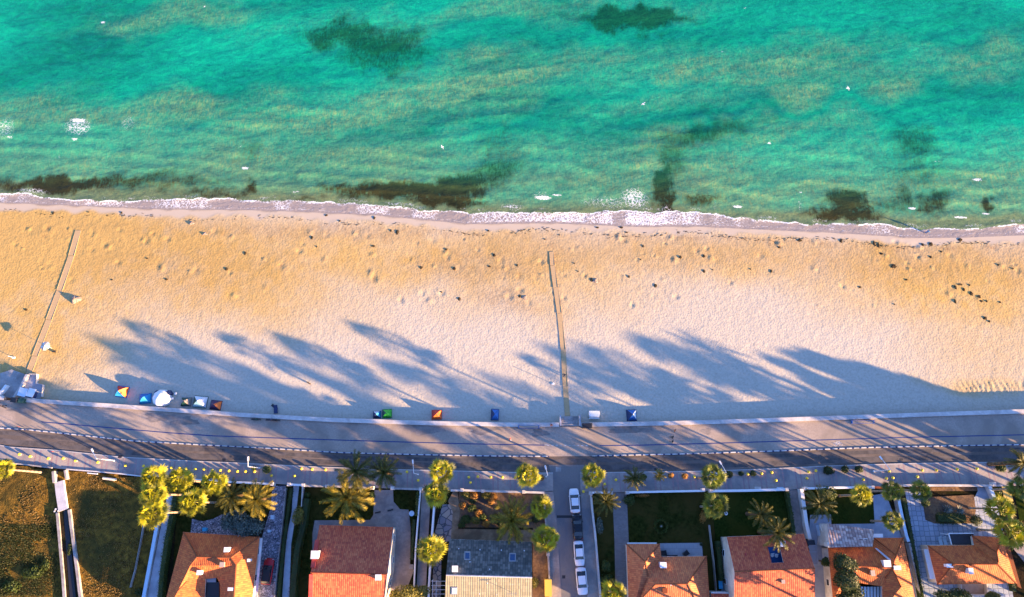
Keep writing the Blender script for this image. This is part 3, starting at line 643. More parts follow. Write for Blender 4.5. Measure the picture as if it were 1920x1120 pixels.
bike_mark(1571, 832)
for i, (px, py, rx, ry) in enumerate([(300, 842, 30, 3), (520, 858, 24, 5), (905, 870, 40, 5), (1240, 868, 34, 4), (1560, 858, 40, 5), (1760, 852, 26, 4), (130, 832, 22, 4), (700, 868, 16, 4)]):
    stain('road_patch', px, py, rx, ry, 0.010 + 0.001 * i, M['road_patch'])
for i, (px, py) in enumerate([(420, 862), (842, 876), (1230, 880), (1690, 862)]):
    sheet('gully_grate', [(px - 3, py - 2), (px + 3, py - 2), (px + 3, py + 2), (px - 3, py + 2)], 0.02, M['black'])
# kerb of white painted stones with blue joints and a short blue post at each joint
def stones(x0, x1):
    w, b = MB(), MB(); x = x0
    while x < x1:
        for (a, c, mb) in ((x, x + 1.02, w), (x + 1.02, x + 1.42, b)):
            c = min(c, x1)
            ya, yc = float(kerb_y(a)), float(kerb_y(c))
            vs = [(a, ya - 0.11, -0.05), (c, yc - 0.11, -0.05), (c, yc + 0.11, -0.05), (a, ya + 0.11, -0.05), (a, ya - 0.09, 0.17), (c, yc - 0.09, 0.17), (c, yc + 0.09, 0.17), (a, ya + 0.09, 0.17)]
            mb.add(vs, [(3, 2, 1, 0), (4, 5, 6, 7), (0, 1, 5, 4), (1, 2, 6, 5), (2, 3, 7, 6), (3, 0, 4, 7)])
        x += 1.42
    w.m += b.m and []; n = len(w.v)
    w.add(b.v, b.f, 1)
    struct('painted_kerb', w.build('painted_kerb', [M['white_paint'], M['blue_paint']]))
    return x0
stones(KL0, KG0); stones(KG1, 130)
stones(-125, KL0 - 1.0)
post = None
def lane_post(x, y):
    global post
    if post is None:
        post = thing('lane_post', (0, 0, 0), 'short blue post standing on the white and blue painted kerb', 'post', 'blue posts along the painted kerb')
        m = MB(); m.lathe([(0.07, 0.17), (0.06, 0.20), (0.045, 0.24), (0.045, 0.50), (0.055, 0.53), (0.03, 0.57)], n=8); m.build('shaft', M['blue_paint'], post)
        m = MB(); m.box(-0.11, 0.11, -0.09, 0.09, 0.168, 0.185); m.build('base_plate', M['blue_paint'], post)
        o = post
    else: o = copy_tree(post)
    o.location = (x, y, 0)
for x0, x1 in ((at(2, 804).x, KL0 - 1.2), (KL0, KG0), (KG1, at(1918, 834).x)):
    x = x0
    while x < x1: lane_post(x + 1.22, float(kerb_y(x + 1.22))); x += 1.42
# sea wall: an upright wall along the whole promenade with a pale coping
def sea_wall(x0, x1, label):
    t = thing('sea_wall', (x0, float(wall_n(x0)), 0), label, 'wall')
    strip_to(t, 'wall_face', lambda x: wall_n(x) - 0.06, lambda x: wall_s(x) + 0.06, 0.30, M['concrete'], x0, x1, -2.0)
    strip_to(t, 'coping', lambda x: wall_n(x) + 0.03, lambda x: wall_s(x) - 0.03, 0.42, M['kerb_pale'], x0, x1, 0.305)
def strip_to(parent, name, fa, fb, z, m, x0, x1, zb):
    o = strip(name, fa, fb, z, m, x0, x1, 2.0, zb)
    off = wloc(parent)
    for v in o.data.vertices: v.co -= off
    o.parent = parent; return o
M['kerb_pale'] = surf('kerb_pale', (0.50, 0.46, 0.42), (0.62, 0.57, 0.52), 1.2, 0.8, 0.2, 6, 0.02, (0.42, 0.38, 0.35), 0.35)
sea_wall(at(40, 748).x, at(1048, 790).x, 'long pale concrete sea wall left of the middle beach stairs')
sea_wall(at(1088, 790).x, 150.0, 'pale concrete sea wall right of the middle beach stairs, running off to the right')
sea_wall(-150.0, at(10, 745).x, 'short end of pale sea wall at the left edge by the shaded ramp')

# stairs down to the beach and the boardwalks
def stairs(name, px0, px1, py0, py1, label):
    a, b = at(px0, py1, 0.0), at(px1, py0, -0.9)
    t = thing(name, ((a.x + b.x) / 2, b.y, -0.9), label, 'stairs')
    m = MB(); n = 5; dy = (b.y - a.y) / n
    for i in range(n): m.box(a.x, b.x, a.y + i * dy, a.y + (i + 1) * dy, -1.6, 0.03 - (i + 1) * 0.16)
    m.build('steps', M['concrete'], t)
    for x in (a.x, b.x):
        m = MB()
        m.box(x - 0.14, x + 0.14, a.y, b.y + 0.1, -1.7, 0.28); m.build('side_wall', M['kerb_pale'], t)
        m = MB(); m.bar((x, a.y, 0.28), (x, a.y, 1.05), 0.03); m.bar((x, b.y, 0.28), (x, b.y, 0.9), 0.03); m.bar((x, a.y, 1.05), (x, b.y, 0.9), 0.035); m.build('handrail', M['blue'], t)
stairs('beach_stairs', 1051, 1086, 781, 799.5, 'concrete stairs with blue handrails at the foot of the middle boardwalk')

def boardwalk(label, pts, half, m=None):
    """planks laid on the sand, in long sections"""
    a = atb(*pts[0]); t = thing('boardwalk', a, label, 'boardwalk')
    for i in range(len(pts) - 1):
        p, q = atb(*pts[i]), atb(*pts[i + 1]); d = (q - p); d.z = 0; L = d.length; d.normalize(); s = Vector((d.y, -d.x, 0))
        p0 = p + d * 0.04; q0 = q - d * 0.04
        zt0, zt1 = p.z + 0.06, q.z + 0.06; b = MB(); vs = []
        for (c, zt) in ((p0, zt0), (q0, zt1)):
            for k in (-1, 1): vs.append((c.x + s.x * half * k, c.y + s.y * half * k, zt))
        vs += [(v[0], v[1], v[2] - 0.5) for v in vs]
        b.add(vs, [(0, 1, 3, 2), (4, 6, 7, 5), (0, 2, 6, 4), (1, 5, 7, 3), (0, 4, 5, 1), (2, 3, 7, 6)])
        b.build('plank_section', M['planks'], t)
        b = MB(); e = [Vector(v) for v in vs[:4]]
        b.bar(e[0] + Vector((0, 0, 0.03)), e[2] + Vector((0, 0, -0.02)), 0.03, n=4); b.bar(e[1] + Vector((0, 0, 0.03)), e[3] + Vector((0, 0, -0.02)), 0.03, n=4)
        b.build('edge_beam', M['planks'], t)
boardwalk('long sand-coloured boardwalk crossing the left end of the beach at a slant', [(50, 712), (66, 668), (92, 600), (112, 545), (134, 480), (147, 432)], 0.62)
boardwalk('narrow brown boardwalk down the middle of the beach to the stairs', [(1064, 781), (1060, 725), (1056, 657), (1049, 588), (1042, 540), (1036, 498), (1034, 472)], 0.48)
# ------------------------------------------------------------------ house builder
def roof(parent, faces, mats, name='roof', thick=0.16):
    """faces: list of (material index, [(px, py, z), ...]) seen from above; corners with the same numbers are shared"""
    key = {}; vs = []; fs = []; fm = []; uv = []
    for mi, pts in faces:
        ids = []
        for q in pts:
            if q not in key: key[q] = len(vs); vs.append(at(*q))
            ids.append(key[q])
        a = sum(vs[ids[i]].x * vs[ids[(i + 1) % len(ids)]].y - vs[ids[(i + 1) % len(ids)]].x * vs[ids[i]].y for i in range(len(ids)))
        if a < 0: ids = ids[::-1]
        nrm = Vector((0, 0, 0))
        for i in range(len(ids)): nrm += vs[ids[i]].cross(vs[ids[(i + 1) % len(ids)]])
        nrm.normalize()
        if nrm.z < 0: nrm = -nrm
        up = Vector((0, 0, 1)) - nrm * nrm.z
        up = up.normalized() if up.length > 1e-3 else Vector((0, 1, 0))
        u = up.cross(nrm)
        fs.append(ids); fm.append(mi)
        uv += [(vs[i].dot(u), vs[i].dot(up)) for i in ids]
    n = len(vs); edges = {}
    tf = []; tm = []; tu = []; k = 0
    for ids, mi in zip(fs, fm):                      # split into triangles so that top and underside bend alike
        for tri in tessellate_polygon([[Vector((vs[i].x, vs[i].y, 0)) for i in ids]]):
            a_, b_, c_ = (vs[ids[q]] for q in tri)
            if (b_ - a_).xy.cross((c_ - a_).xy) < 0: tri = (tri[0], tri[2], tri[1])
            tf.append([ids[q] for q in tri]); tm.append(mi); tu += [uv[k + q] for q in tri]
        k += len(ids)
    fs, fm, uv = tf, tm, tu
    for ids in fs:
        for i in range(len(ids)):
            edges[(ids[i], ids[(i + 1) % len(ids)])] = 1
    low = [v - Vector((0, 0, thick)) for v in vs]
    allf = [tuple(i) for i in fs]; allm = list(fm); eave = len(mats)
    for ids in fs: allf.append(tuple(n + i for i in reversed(ids))); allm.append(eave); uv += [(0, 0)] * len(ids)
    for (a, b) in edges:
        if (b, a) not in edges: allf.append((a, n + a, n + b, b)); allm.append(eave); uv += [(0, 0)] * 4
    return O(name, vs + low, allf, list(mats) + [M['off_white']], parent, allm, uv)

def walls(parent, pts, m, name='wall', inset=0.045, drop=0.14, win=True, base=-0.1):
    w = [at(*q) for q in pts]; c = sum(w, Vector()) / len(w)
    q = [p + (Vector((c.x, c.y, p.z)) - p) * inset for p in w]
    a = sum(q[i].x * q[(i + 1) % len(q)].y - q[(i + 1) % len(q)].x * q[i].y for i in range(len(q)))
    if a < 0: q = q[::-1]
    n = len(q); vs = [Vector((p.x, p.y, base)) for p in q] + [Vector((p.x, p.y, p.z - drop)) for p in q]
    o = O(name, vs, [(i, (i + 1) % n, n + (i + 1) % n, n + i) for i in range(n)], m, parent)
    if win:
        first = True
        for i in range(n):
            A, B = q[i], q[(i + 1) % n]; L = (Vector((B.x, B.y)) - Vector((A.x, A.y))).length
            if L < 3.2: continue
            d = (B - A); d.z = 0; d.normalize(); s = Vector((d.y, -d.x, 0)); k = max(1, int(L // 3.4))
            for j in range(k):
                cpt = Vector((A.x, A.y, 0)) + d * (L * (j + 0.5) / k)
                door = first and j == 0 and L > 5
                if door: first = False
                hw, z0, z1 = (0.5, 0.05, 2.1) if door else (0.6, 1.0, 2.2)
                R = Matrix((( d.x, s.x, 0, cpt.x), (d.y, s.y, 0, cpt.y), (0, 0, 1, 0), (0, 0, 0, 1)))
                f = MB(); t = 0.09
                for (xa, xb, za, zb) in ((-hw, -hw + t, z0, z1), (hw - t, hw, z0, z1), (-hw + t, hw - t, z1 - t, z1), (-hw + t, hw - t, z0, z0 + t)):
                    f.box(xa, xb, -0.03, 0.06, za, zb, 0, R)
                fr = f.build('door' if door else 'window', M['white'], parent)
                g_ = MB(); g_.box(-hw + t, hw - t, -0.02, 0.03, z0 + t, z1 - t, 0, R)
                g_.build('door_leaf' if door else 'pane', M['trunk_dark'] if door else M['glass_dark'], fr)
    return o

def chimney(parent, px, py, z, h=0.9, a=0.45, b=0.45, m='white', name='chimney', cap=True):
    c = at(px, py, z + h); mb = MB()
    mb.box(c.x - a, c.x + a, c.y - b, c.y + b, z - 0.8, z + h - 0.1)
    o = mb.build(name, M[m], parent)
    if cap:
        mb = MB(); mb.box(c.x - a - 0.07, c.x + a + 0.07, c.y - b - 0.07, c.y + b + 0.07, z + h - 0.1, z + h); mb.build('cap', M[m], o)
    return o

def ridge_tiles(parent, lines, m):
    for l in lines:
        w = [at(*q) for q in l]; b = MB()
        for i in range(len(w) - 1): b.bar(w[i] + Vector((0, 0, 0.02)), w[i + 1] + Vector((0, 0, 0.02)), 0.13, n=6)
        b.build('ridge_cap', m, parent)

def house(px, py, label):
    return thing('house', at(px, py, 0), label, 'house')

def flat_on(parent, name, pts, m, lift=0.05, thick=0.1):
    """a slab lying on a sloping roof, outlined by (px, py, z)"""
    w = [at(*q) + Vector((0, 0, lift)) for q in pts]
    a = sum(w[i].x * w[(i + 1) % len(w)].y - w[(i + 1) % len(w)].x * w[i].y for i in range(len(w)))
    if a < 0: w = w[::-1]
    n = len(w); lo = [v - Vector((0, 0, thick)) for v in w]
    return O(name, w + lo, [tuple(range(n)), tuple(range(2 * n - 1, n - 1, -1))] + [(i, n + i, n + (i + 1) % n, (i + 1) % n) for i in range(n)], m, parent)

def skylight(roofo, pts, z, glass='glass_blue', frame='grey_metal'):
    """pts: four (px, py, z) corners"""
    w = [Vector(q) for q in pts]; c = sum(w, Vector()) / 4
    f = flat_on(roofo, 'skylight', [tuple(q) for q in w], M[frame], 0.10, 0.16)
    flat_on(f, 'pane', [tuple(c + (q - c) * 0.72) for q in w], M[glass], 0.14, 0.04)

# ---- house with the U-shaped terracotta roof round a dark court (left)
E_, R_ = 2.9, 5.3
hA = house(405, 1080, 'terracotta tiled house wrapped round a small dark courtyard, left of the red car')
P1, NE = (344, 998, E_), (487, 1007, E_); RW, RE = (370, 1044.5, R_), (433, 1046, R_)
Aa, Bb, Cc = (357, 1061, 5.2), (351, 1090, 4.6), (333, 1110, 5.0)
Dd, Ee, Ff = (443, 1060, 5.4), (407, 1084, E_ + 0.5), (386, 1086, E_ + 0.5)
SW, SE = (300, 1165, E_), (468, 1165, E_)
r = roof(hA, [(0, [P1, NE, RE, RW]), (0, [P1, RW, Aa, Bb, Cc, (312, 1150, 5.0), SW]), (0, [RW, RE, Dd, Ee, Ff, Aa]), (0, [Aa, Ff, (384, 1120, E_ + 0.4), Cc, Bb]),
               (0, [Cc, (384, 1120, E_ + 0.4), (382, 1165, E_ + 0.4), (312, 1150, 5.0)]), (0, [Dd, (437, 1150, 5.4), (412, 1165, E_), (412, 1092, E_), Ee]), (0, [RE, NE, SE, (437, 1150, 5.4), Dd])], [M['tile_red']])
ridge_tiles(r, [[P1, RW], [RW, RE], [RE, NE], [RE, Dd, (437, 1150, 5.4)], [RW, Aa], [Cc, Bb]], M['tile_salmon'])
walls(hA, [P1, NE, SE, SW], M['wall_white'])
chimney(r, 424, 1031, 4.8, 0.9, 0.35, 0.35); chimney(r, 416, 1059, 5.2, 0.6, 0.36, 0.36, 'tan'); chimney(r, 373, 1074, 4.6, 0.7, 0.36, 0.33); chimney(r, 466, 1051, 4.5, 0.4, 0.2, 0.2); chimney(r, 432, 1105, 5.2, 0.3, 0.42, 0.2, 'white', 'roof_vent')
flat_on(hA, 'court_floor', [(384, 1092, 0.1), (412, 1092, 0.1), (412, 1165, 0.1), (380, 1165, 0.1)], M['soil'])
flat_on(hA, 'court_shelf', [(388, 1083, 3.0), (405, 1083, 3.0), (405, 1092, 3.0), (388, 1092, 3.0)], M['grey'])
flat_on(hA, 'court_black_sheet', [(385, 1092, 2.9), (411, 1092, 2.9), (410, 1160, 2.9), (382, 1160, 2.9)], M['black'])  # black sheet spanning the whole court at eave height
flat_on(hA, 'gutter_ledge', [(488, 1010, 2.9), (492, 1010, 2.9), (479, 1165, 2.9), (474, 1165, 2.9)], M['wall_white'])

# ---- house with the plain maroon gable roof
hB = house(655, 1075, 'wide maroon-roofed house with red side wall and curved grey driveway')
e, rz = 4.5, 8.6
nw, ne, rw, re_, sw, se = (599, 984.5, e), (737.5, 988.7, e), (582.5, 1073.5, rz), (726, 1077.5, rz), (578, 1165, e), (716, 1165, e)
r = roof(hB, [(0, [nw, ne, re_, rw]), (0, [rw, re_, se, sw])], [M['tile_maroon']])
ridge_tiles(r, [[rw, re_]], M['tile_maroon'])
walls(hB, [nw, ne, re_, se, sw, rw], M['wall_cream'], inset=0.03)
flat_on(hB, 'parapet', [(592, 1012, 5.7), (599, 1012, 5.7), (592, 1064, 8.0), (583.5, 1064, 8.0)], M['wall_red'], 0.45, 2.0)
flat_on(hB, 'parapet', [(581, 1077, 8.3), (588, 1077, 8.3), (586, 1165, 4.6), (578, 1165, 4.6)], M['wall_red'], 0.4, 1.2)
chimney(hB, 590, 1040.5, 7.0, 1.3, 0.62, 0.62, 'off_white'); chimney(r, 709, 1083, 8.2, 0.7, 0.45, 0.4, 'white')
flat_on(r, 'verge_board', [(737.5, 990, e), (739, 990, e), (727.5, 1077, rz), (726, 1077, rz)], M['wall_cream'], 0.06, 0.3)
flat_on(r, 'verge_board', [(726, 1079, rz), (728, 1079, rz), (718, 1165, e), (716, 1165, e)], M['wall_cream'], 0.06, 0.3)

# ---- house with the slate and cream roof beside the street
hC = house(918, 1080, 'house with dark slate north slope and cream south slope beside the side street')
e, rz = 4.2, 7.7
nw, ne, rw, re_, sw, se = (842.5, 1011, e), (997, 1016.5, e), (836.5, 1078.5, rz), (997.5, 1083, rz), (832, 1165, e), (998, 1165, e)
r = roof(hC, [(0, [nw, ne, re_, rw]), (1, [rw, re_, se, sw])], [M['tile_slate'], M['tile_cream']])
ridge_tiles(r, [[rw, re_]], M['slab_grey'])
walls(hC, [nw, ne, re_, se, sw, rw], M['wall_cream'], inset=0.03)
skylight(r, [(871, 1034, 5.35), (882, 1034.3, 5.35), (882, 1050, 6.2), (870.5, 1050, 6.2)], 5.5)
skylight(r, [(955, 1037, 5.4), (967.5, 1037.3, 5.4), (967, 1053, 6.2), (954.5, 1053, 6.2)], 5.5)
skylight(r, [(846.5, 1101, 6.8), (858, 1101, 6.8), (857.5, 1115, 6.25), (846, 1115, 6.25)], 6, 'off_white')
chimney(r, 853, 1067, 7.0, 0.8, 0.45, 0.45, 'white')
for px, py in ((860, 1029), (900, 1031), (940, 1032), (983, 1033), (881, 1054), (918, 1068), (914, 1094), (961, 1096), (899, 1114), (931, 1115)):
    z = e + (py - 1011) / 68 * 3.5 if py < 1079 else rz - (py - 1080) / 85 * 3.5
    chimney(r, px, py, z, 0.18, 0.09, 0.09, 'pale', 'vent_cap', False)
ant = thing('aerial', at(960, 1110, 6.4), 'tv aerial standing on the cream slope of the slate-roofed house', 'aerial')
m = MB(); m.bar(at(960, 1111, 6.3), at(960, 1111, 6.3) + Vector((0, 0, 2.2)), 0.03); m.build('mast', M['grey_metal'], ant)
c = at(960, 1111, 6.3) + Vector((0, 0, 2.1)); m = MB(); m.bar(c + Vector((-0.9, 0, 0)), c + Vector((0.9, 0.1, 0)), 0.02)
for k in range(7): m.bar(c + Vector((-0.8 + k * 0.27, -0.35, 0)), c + Vector((-0.8 + k * 0.27, 0.35, 0)), 0.012)
m.build('antenna', M['grey_metal'], ant)
m = MB(); m.box(at(843, 1011, 0).x, at(843, 1011, 0).x + 0.01, 0, 0.01, 0, 0.01)

# ---- hipped salmon house with two wings right of the street
hD = house(1245, 1080, 'salmon hip-roofed house with pale terrace right of the parked cars')
e = 3.2
a0, a1, a2, a3 = (1174.5, 1020.5, e), (1237, 1020, e), (1210, 1053.5, 5.2), (1215, 1081, 4.4)
b1, b2, b3, b4 = (1240, 1044, e), (1325, 1043, e), (1289, 1095, 5.9), (1229, 1096, 5.9)
sw, se = (1180, 1175, e), (1334, 1175, e)
r = roof(hD, [(0, [a0, a1, a2]), (0, [a1, b1, a3, a2]), (0, [a0, a2, a3, b4, (1207, 1119, 5.0), sw]), (0, [b1, b2, b3, b4, a3]), (0, [b2, se, (1312, 1140, 4.8), b3]), (0, [b4, b3, (1312, 1140, 4.8), se, sw, (1207, 1119, 5.0)])], [M['tile_salmon']])
ridge_tiles(r, [[a0, a2], [a2, a3], [a1, a2], [b4, b3], [b2, b3], [b3, (1312, 1140, 4.8), se], [b4, (1207, 1119, 5.0), sw]], M['tile_salmon'])
walls(hD, [a0, a1, b1, b2, se, sw], M['wall_cream'])
chimney(r, 1244, 1060, 4.3, 1.0, 0.5, 0.42, 'white'); chimney(r, 1247, 1108, 5.6, 0.3, 0.36, 0.36, 'tile_red', 'roof_hatch'); chimney(r, 1258.5, 1097, 5.9, 0.15, 0.12, 0.12, 'white', 'vent_cap', False)
flat_on(hD, 'parapet', [(1176, 1017.5, 3.0), (1231, 1017.5, 3.0), (1231, 1020, 3.0), (1176, 1020, 3.0)], M['off_white'])
hd = house(1345, 1113, 'low red-tiled outbuilding with white wall between the salmon and orange houses')
r = roof(hd, [(0, [(1333, 1113, 2.6), (1368, 1114, 2.6), (1368, 1165, 2.2), (1333, 1165, 2.2)])], [M['tile_maroon']]); walls(hd, [(1333, 1113, 2.6), (1368, 1114, 2.6), (1368, 1165, 2.2), (1333, 1165, 2.2)], M['wall_white'], win=False)
flat_on(hd, 'parapet', [(1333, 1110.5, 2.6), (1368, 1111.5, 2.6), (1368, 1113, 2.6), (1333, 1112.4, 2.6)], M['white'], 0.2, 2.4)

# ---- big gable roof with the sunk roof terrace
hE = house(1450, 1070, 'big red gable-roofed house with small blue roof terrace cut into it')
e, rz = 4.6, 8.1
nw, ne, rw, re_, sw, se = (1362.5, 1007, e), (1507, 1001, e), (1377, 1072, rz), (1528, 1066.5, rz), (1376, 1175, e), (1528, 1175, e)
t0, t1, t2, t3 = (1440, 1027, 5.7), (1462, 1026, 5.7), (1469, 1055, 7.4), (1447, 1056, 7.4)
r = roof(hE, [(0, [nw, t0, t3, rw]), (0, [nw, ne, t1, t0]), (0, [ne, re_, t2, t1]), (0, [rw, t3, t2, re_]), (0, [rw, re_, se, sw])], [M['tile_maroon']])
ridge_tiles(r, [[rw, re_]], M['tile_salmon'])
walls(hE, [nw, ne, re_, se, sw, rw], M['wall_cream'], inset=0.03)
ter = flat_on(hE, 'roof_terrace', [(1440, 1027, 4.9), (1462, 1026, 4.9), (1470, 1056, 4.9), (1447, 1057, 4.9)], M['blue'], 0.0, 0.1)
flat_on(ter, 'parapet', [(1440, 1026, 5.9), (1463, 1025, 5.9), (1463, 1027, 5.9), (1440, 1028, 5.9)], M['navy'], 0.08, 1.0)
for px, py in ((1446, 1041), (1454, 1042)):
    k = thing('terrace_chair', at(px, py, 4.95), 'white round-seated chair on the %s side of the blue roof terrace' % ('left' if px < 1450 else 'right'), 'chair', 'chairs on the roof terrace')
    c = at(px, py, 4.95); m = MB(); m.lathe([(0.05, 0), (0.30, 0.42), (0.33, 0.46), (0.28, 0.47)], c); m.build('seat', M['white'], k)
    m = MB(); m.box(c.x - 0.28, c.x + 0.28, c.y + 0.24, c.y + 0.32, c.z + 0.45, c.z + 0.9); m.build('backrest', M['white'], k)
chimney(r, 1468, 1020, 5.3, 1.0, 0.42, 0.42, 'white'); chimney(r, 1469, 1091, 7.2, 0.5, 0.25, 0.25, 'tan')
for px in (1399, 1418): chimney(r, px, 1040, 6.4, 0.25, 0.12, 0.2, 'wall_red', 'vent_cap', False)

# ---- house with pale annex roof, round trees and white slatted pergola
hF = house(1640, 1060, 'red-roofed house with a pale lattice-tiled annex at its upper left corner')
f0, f1, f2, f3 = (1550.7, 981.5, 4.1), (1638.6, 993.5, 4.1), (1635.7, 1025, 5.7), (1555.7, 1026.5, 5.9)
e = 3.3
r0 = roof(hF, [(0, [f0, f1, f2, f3])], [M['tile_pale']], 'annex_roof')
walls(hF, [f0, f1, f2, f3], M['wall_white'], 'annex_wall', win=False)
g0, g1, g2 = (1639, 1009, e), (1693.6, 1008.5, e), (1680, 1041, 5.3)
m0, m1 = (1552, 1026.8, e + 0.3), (1636, 1025.5, e + 0.3)
q1, q2 = (1590, 1061, 5.6), (1673, 1065, 5.6)
q3, q4, q5 = (1628, 1096, 4.2), (1654, 1100, 4.4), (1716, 1125, e)
r = roof(hF, [(0, [g0, g1, g2]), (0, [g0, g2, q2, m1]), (0, [m0, m1, q2, q1]), (0, [q1, q2, q3, (1594, 1090, 4.2)]), (0, [m0, q1, (1594, 1090, 4.2), (1562, 1130, e)]),
              (0, [q2, q4, q3]), (0, [q2, (1690, 1101, 5.5), (1676, 1118, 5.0), (1654, 1140, 4.4), q4]), (0, [g1, q5, (1690, 1101, 5.5), q2, g2]), (0, [(1690, 1101, 5.5), q5, (1722, 1165, e), (1672, 1165, 4.0), (1676, 1118, 5.0)])], [M['tile_brown']])
ridge_tiles(r, [[g0, g2], [g1, g2], [q1, q2], [g2, q2], [q2, (1690, 1101, 5.5)], [q2, (1660, 1085, 4.9)]], M['tile_red'])
walls(hF, [m0, g0, g1, q5, (1722, 1165, e), (1562, 1165, e)], M['wall_white'])
skylight(r0, [(1609, 1010, 4.9), (1616.5, 1010, 4.9), (1618, 1018.5, 5.1), (1611, 1018.5, 5.1)], 5, 'glass_dark', 'white')
skylight(r0, [(1619, 1010, 4.9), (1626, 1010, 4.9), (1627, 1018.5, 5.1), (1620.5, 1018.5, 5.1)], 5, 'glass_dark', 'white')
chimney(r, 1664, 1057, 5.2, 0.9, 0.55, 0.5); chimney(r, 1683, 1065, 5.5, 0.6, 0.55, 0.28); chimney(r, 1637, 1075, 5.1, 0.7, 0.32, 0.4, 'tan'); chimney(r, 1558, 1022, 4.6, 0.9, 0.5, 0.35, 'off_white')
flat_on(hF, 'side_canopy', [(1636, 1001, 3.1), (1655, 1001, 3.1), (1655.5, 1008, 3.1), (1636, 1008, 3.1)], M['white'])
flat_on(r, 'mortar_patch', [(1640, 1028, 4.5), (1644, 1028, 4.5), (1678, 1056, 5.3), (1674, 1058, 5.3)], M['slab_grey'], 0.07, 0.05)
pg = thing('pergola', at(1636, 1110, 0), 'white slatted pergola below the red and orange roof, right of the round trees', 'pergola')
for i, px in enumerate(range(1614, 1654, 6)):
    flat_on(pg, 'slat', [(px, 1100.5 - abs(px - 1634) * 0.03, 2.6), (px + 4.2, 1100.5, 2.6), (px + 4.6, 1160, 2.6), (px + 0.6, 1160, 2.6)], M['bluewhite'])
for px, py in ((1614, 1104), (1652, 1104), (1614, 1150), (1652, 1150)):
    m = MB(); c = at(px, py, 0); m.box(c.x - 0.07, c.x + 0.07, c.y - 0.07, c.y + 0.07, 0, 2.5); m.build('post', M['white'], pg)

# ---- house at the right
hG = house(1820, 1060, 'brown hip-roofed house at the right with two sun loungers above it')
e = 3.2
n0, n1, n2 = (1739, 1023, e), (1826, 1022.5, e), (1872, 1054, 5.3)
k0, k1 = (1787, 1058, 5.6), (1871, 1058.5, 5.6)
w0, w1, w2 = (1822, 1004.5, e), (1879, 1008, e), (1869, 1036, 5.3)
s0, s1 = (1757, 1096.5, e), (1906, 1094, e)
r = roof(hG, [(0, [n0, n1, n2, k1, k0]), (0, [n0, k0, s0]), (0, [k0, k1, s1, s0]), (0, [w0, w1, w2]), (0, [w0, w2, n2, n1]), (0, [w1, s1, k1, n2, w2])], [M['tile_brown']])
ridge_tiles(r, [[n0, k0], [k0, k1], [k0, s0], [k1, s1], [w0, w2], [w1, w2], [w2, n2]], M['tile_red'])
walls(hG, [n0, n1, w0, w1, s1, s0], M['wall_cream'])
chimney(r, 1781, 1061, 4.9, 0.6, 0.5, 0.24); chimney(r, 1821, 1071, 5.1, 0.8, 0.36, 0.45, 'off_white')
flat_on(hG, 'side_roof', [(1880, 1010, 2.7), (1889, 1012, 2.7), (1915, 1104, 2.7), (1908, 1100, 2.7)], M['tile_brown'])
cn = thing('sun_screen', at(1802, 1012, 0), 'black screen roof on white frame above the brown hip-roofed house', 'canopy')
flat_on(cn, 'screen', [(1779.5, 1002, 2.7), (1825, 1001, 2.7), (1826, 1022, 2.6), (1785, 1022, 2.6)], M['black'])
flat_on(cn, 'frame', [(1778, 1001.5, 2.7), (1779.7, 1001.5, 2.7), (1785, 1022, 2.6), (1783.6, 1022, 2.6)], M['white'], 0.08, 0.14)
flat_on(cn, 'frame', [(1778, 999.8, 2.7), (1825, 999.5, 2.7), (1825, 1001, 2.7), (1778, 1001.3, 2.7)], M['white'], 0.08, 0.14)
for px, py in ((1779, 1002), (1824, 1001)):
    m = MB(); c = at(px, py, 2.6); m.box(c.x - 0.05, c.x + 0.05, c.y - 0.05, c.y + 0.05, 0, 2.6); m.build('post', M['white'], cn)
aw = thing('awning', at(1742, 1058, 0), 'long pale blue awning along the left wall of the brown house', 'awning')
flat_on(aw, 'sheet', [(1732, 1030, 2.2), (1741, 1030, 2.6), (1753, 1086, 2.6), (1744, 1086, 2.2)], M['bluewhite'])
for px, py in ((1733, 1031), (1745, 1085)):
    m = MB(); c = at(px, py, 2.2); m.bar((c.x, c.y, 0), (c.x, c.y, 2.15), 0.04); m.build('pole', M['white'], aw)
yd = thing('walled_terrace', at(1826, 1106, 0), 'small terrace with low white walls below the brown hip-roofed house', 'terrace')
flat_on(yd, 'floor', [(1802, 1095, 0.2), (1850, 1095, 0.2), (1852, 1115, 0.2), (1804, 1115, 0.2)], M['pave_warm'])
for q in ([(1801, 1093, 1.0), (1803.2, 1093, 1.0), (1805, 1116, 1.0), (1802.5, 1116, 1.0)], [(1802.5, 1115, 1.0), (1852, 1115, 1.0), (1852, 1117.3, 1.0), (1802.5, 1117.3, 1.0)], [(1850, 1093, 1.0), (1852.2, 1093, 1.0), (1853.4, 1115, 1.0), (1851, 1115, 1.0)]):
    flat_on(yd, 'low_wall', q, M['wall_white'], 0, 1.0)

# ------------------------------------------------------------------ houses and tall trees stand on beyond the lower edge of the picture
def far_house(x, y, w, d, e, rz, label):
    t = thing('house', (x, y, 0), label, 'house', 'houses of the next rows')
    c = [(x - w, y - d), (x + w, y - d), (x + w, y + d), (x - w, y + d)]
    m = MB(); m.prism([(a * 0.96 + x * 0.04, b * 0.96 + y * 0.04) for a, b in c], -0.1, e - 0.15); m.build('wall', M['wall_cream'], t)
    R0, R1 = Vector((x - w + d, y, rz)), Vector((x + w - d, y, rz)); q = [Vector((a, b, e)) for a, b in c]
    O('roof', q + [R0, R1], [(0, 1, 5, 4), (2, 3, 4, 5), (1, 2, 5), (3, 0, 4), (3, 2, 1, 0)], M['tile_red'], t, uv=[(0, 0)] * 18)

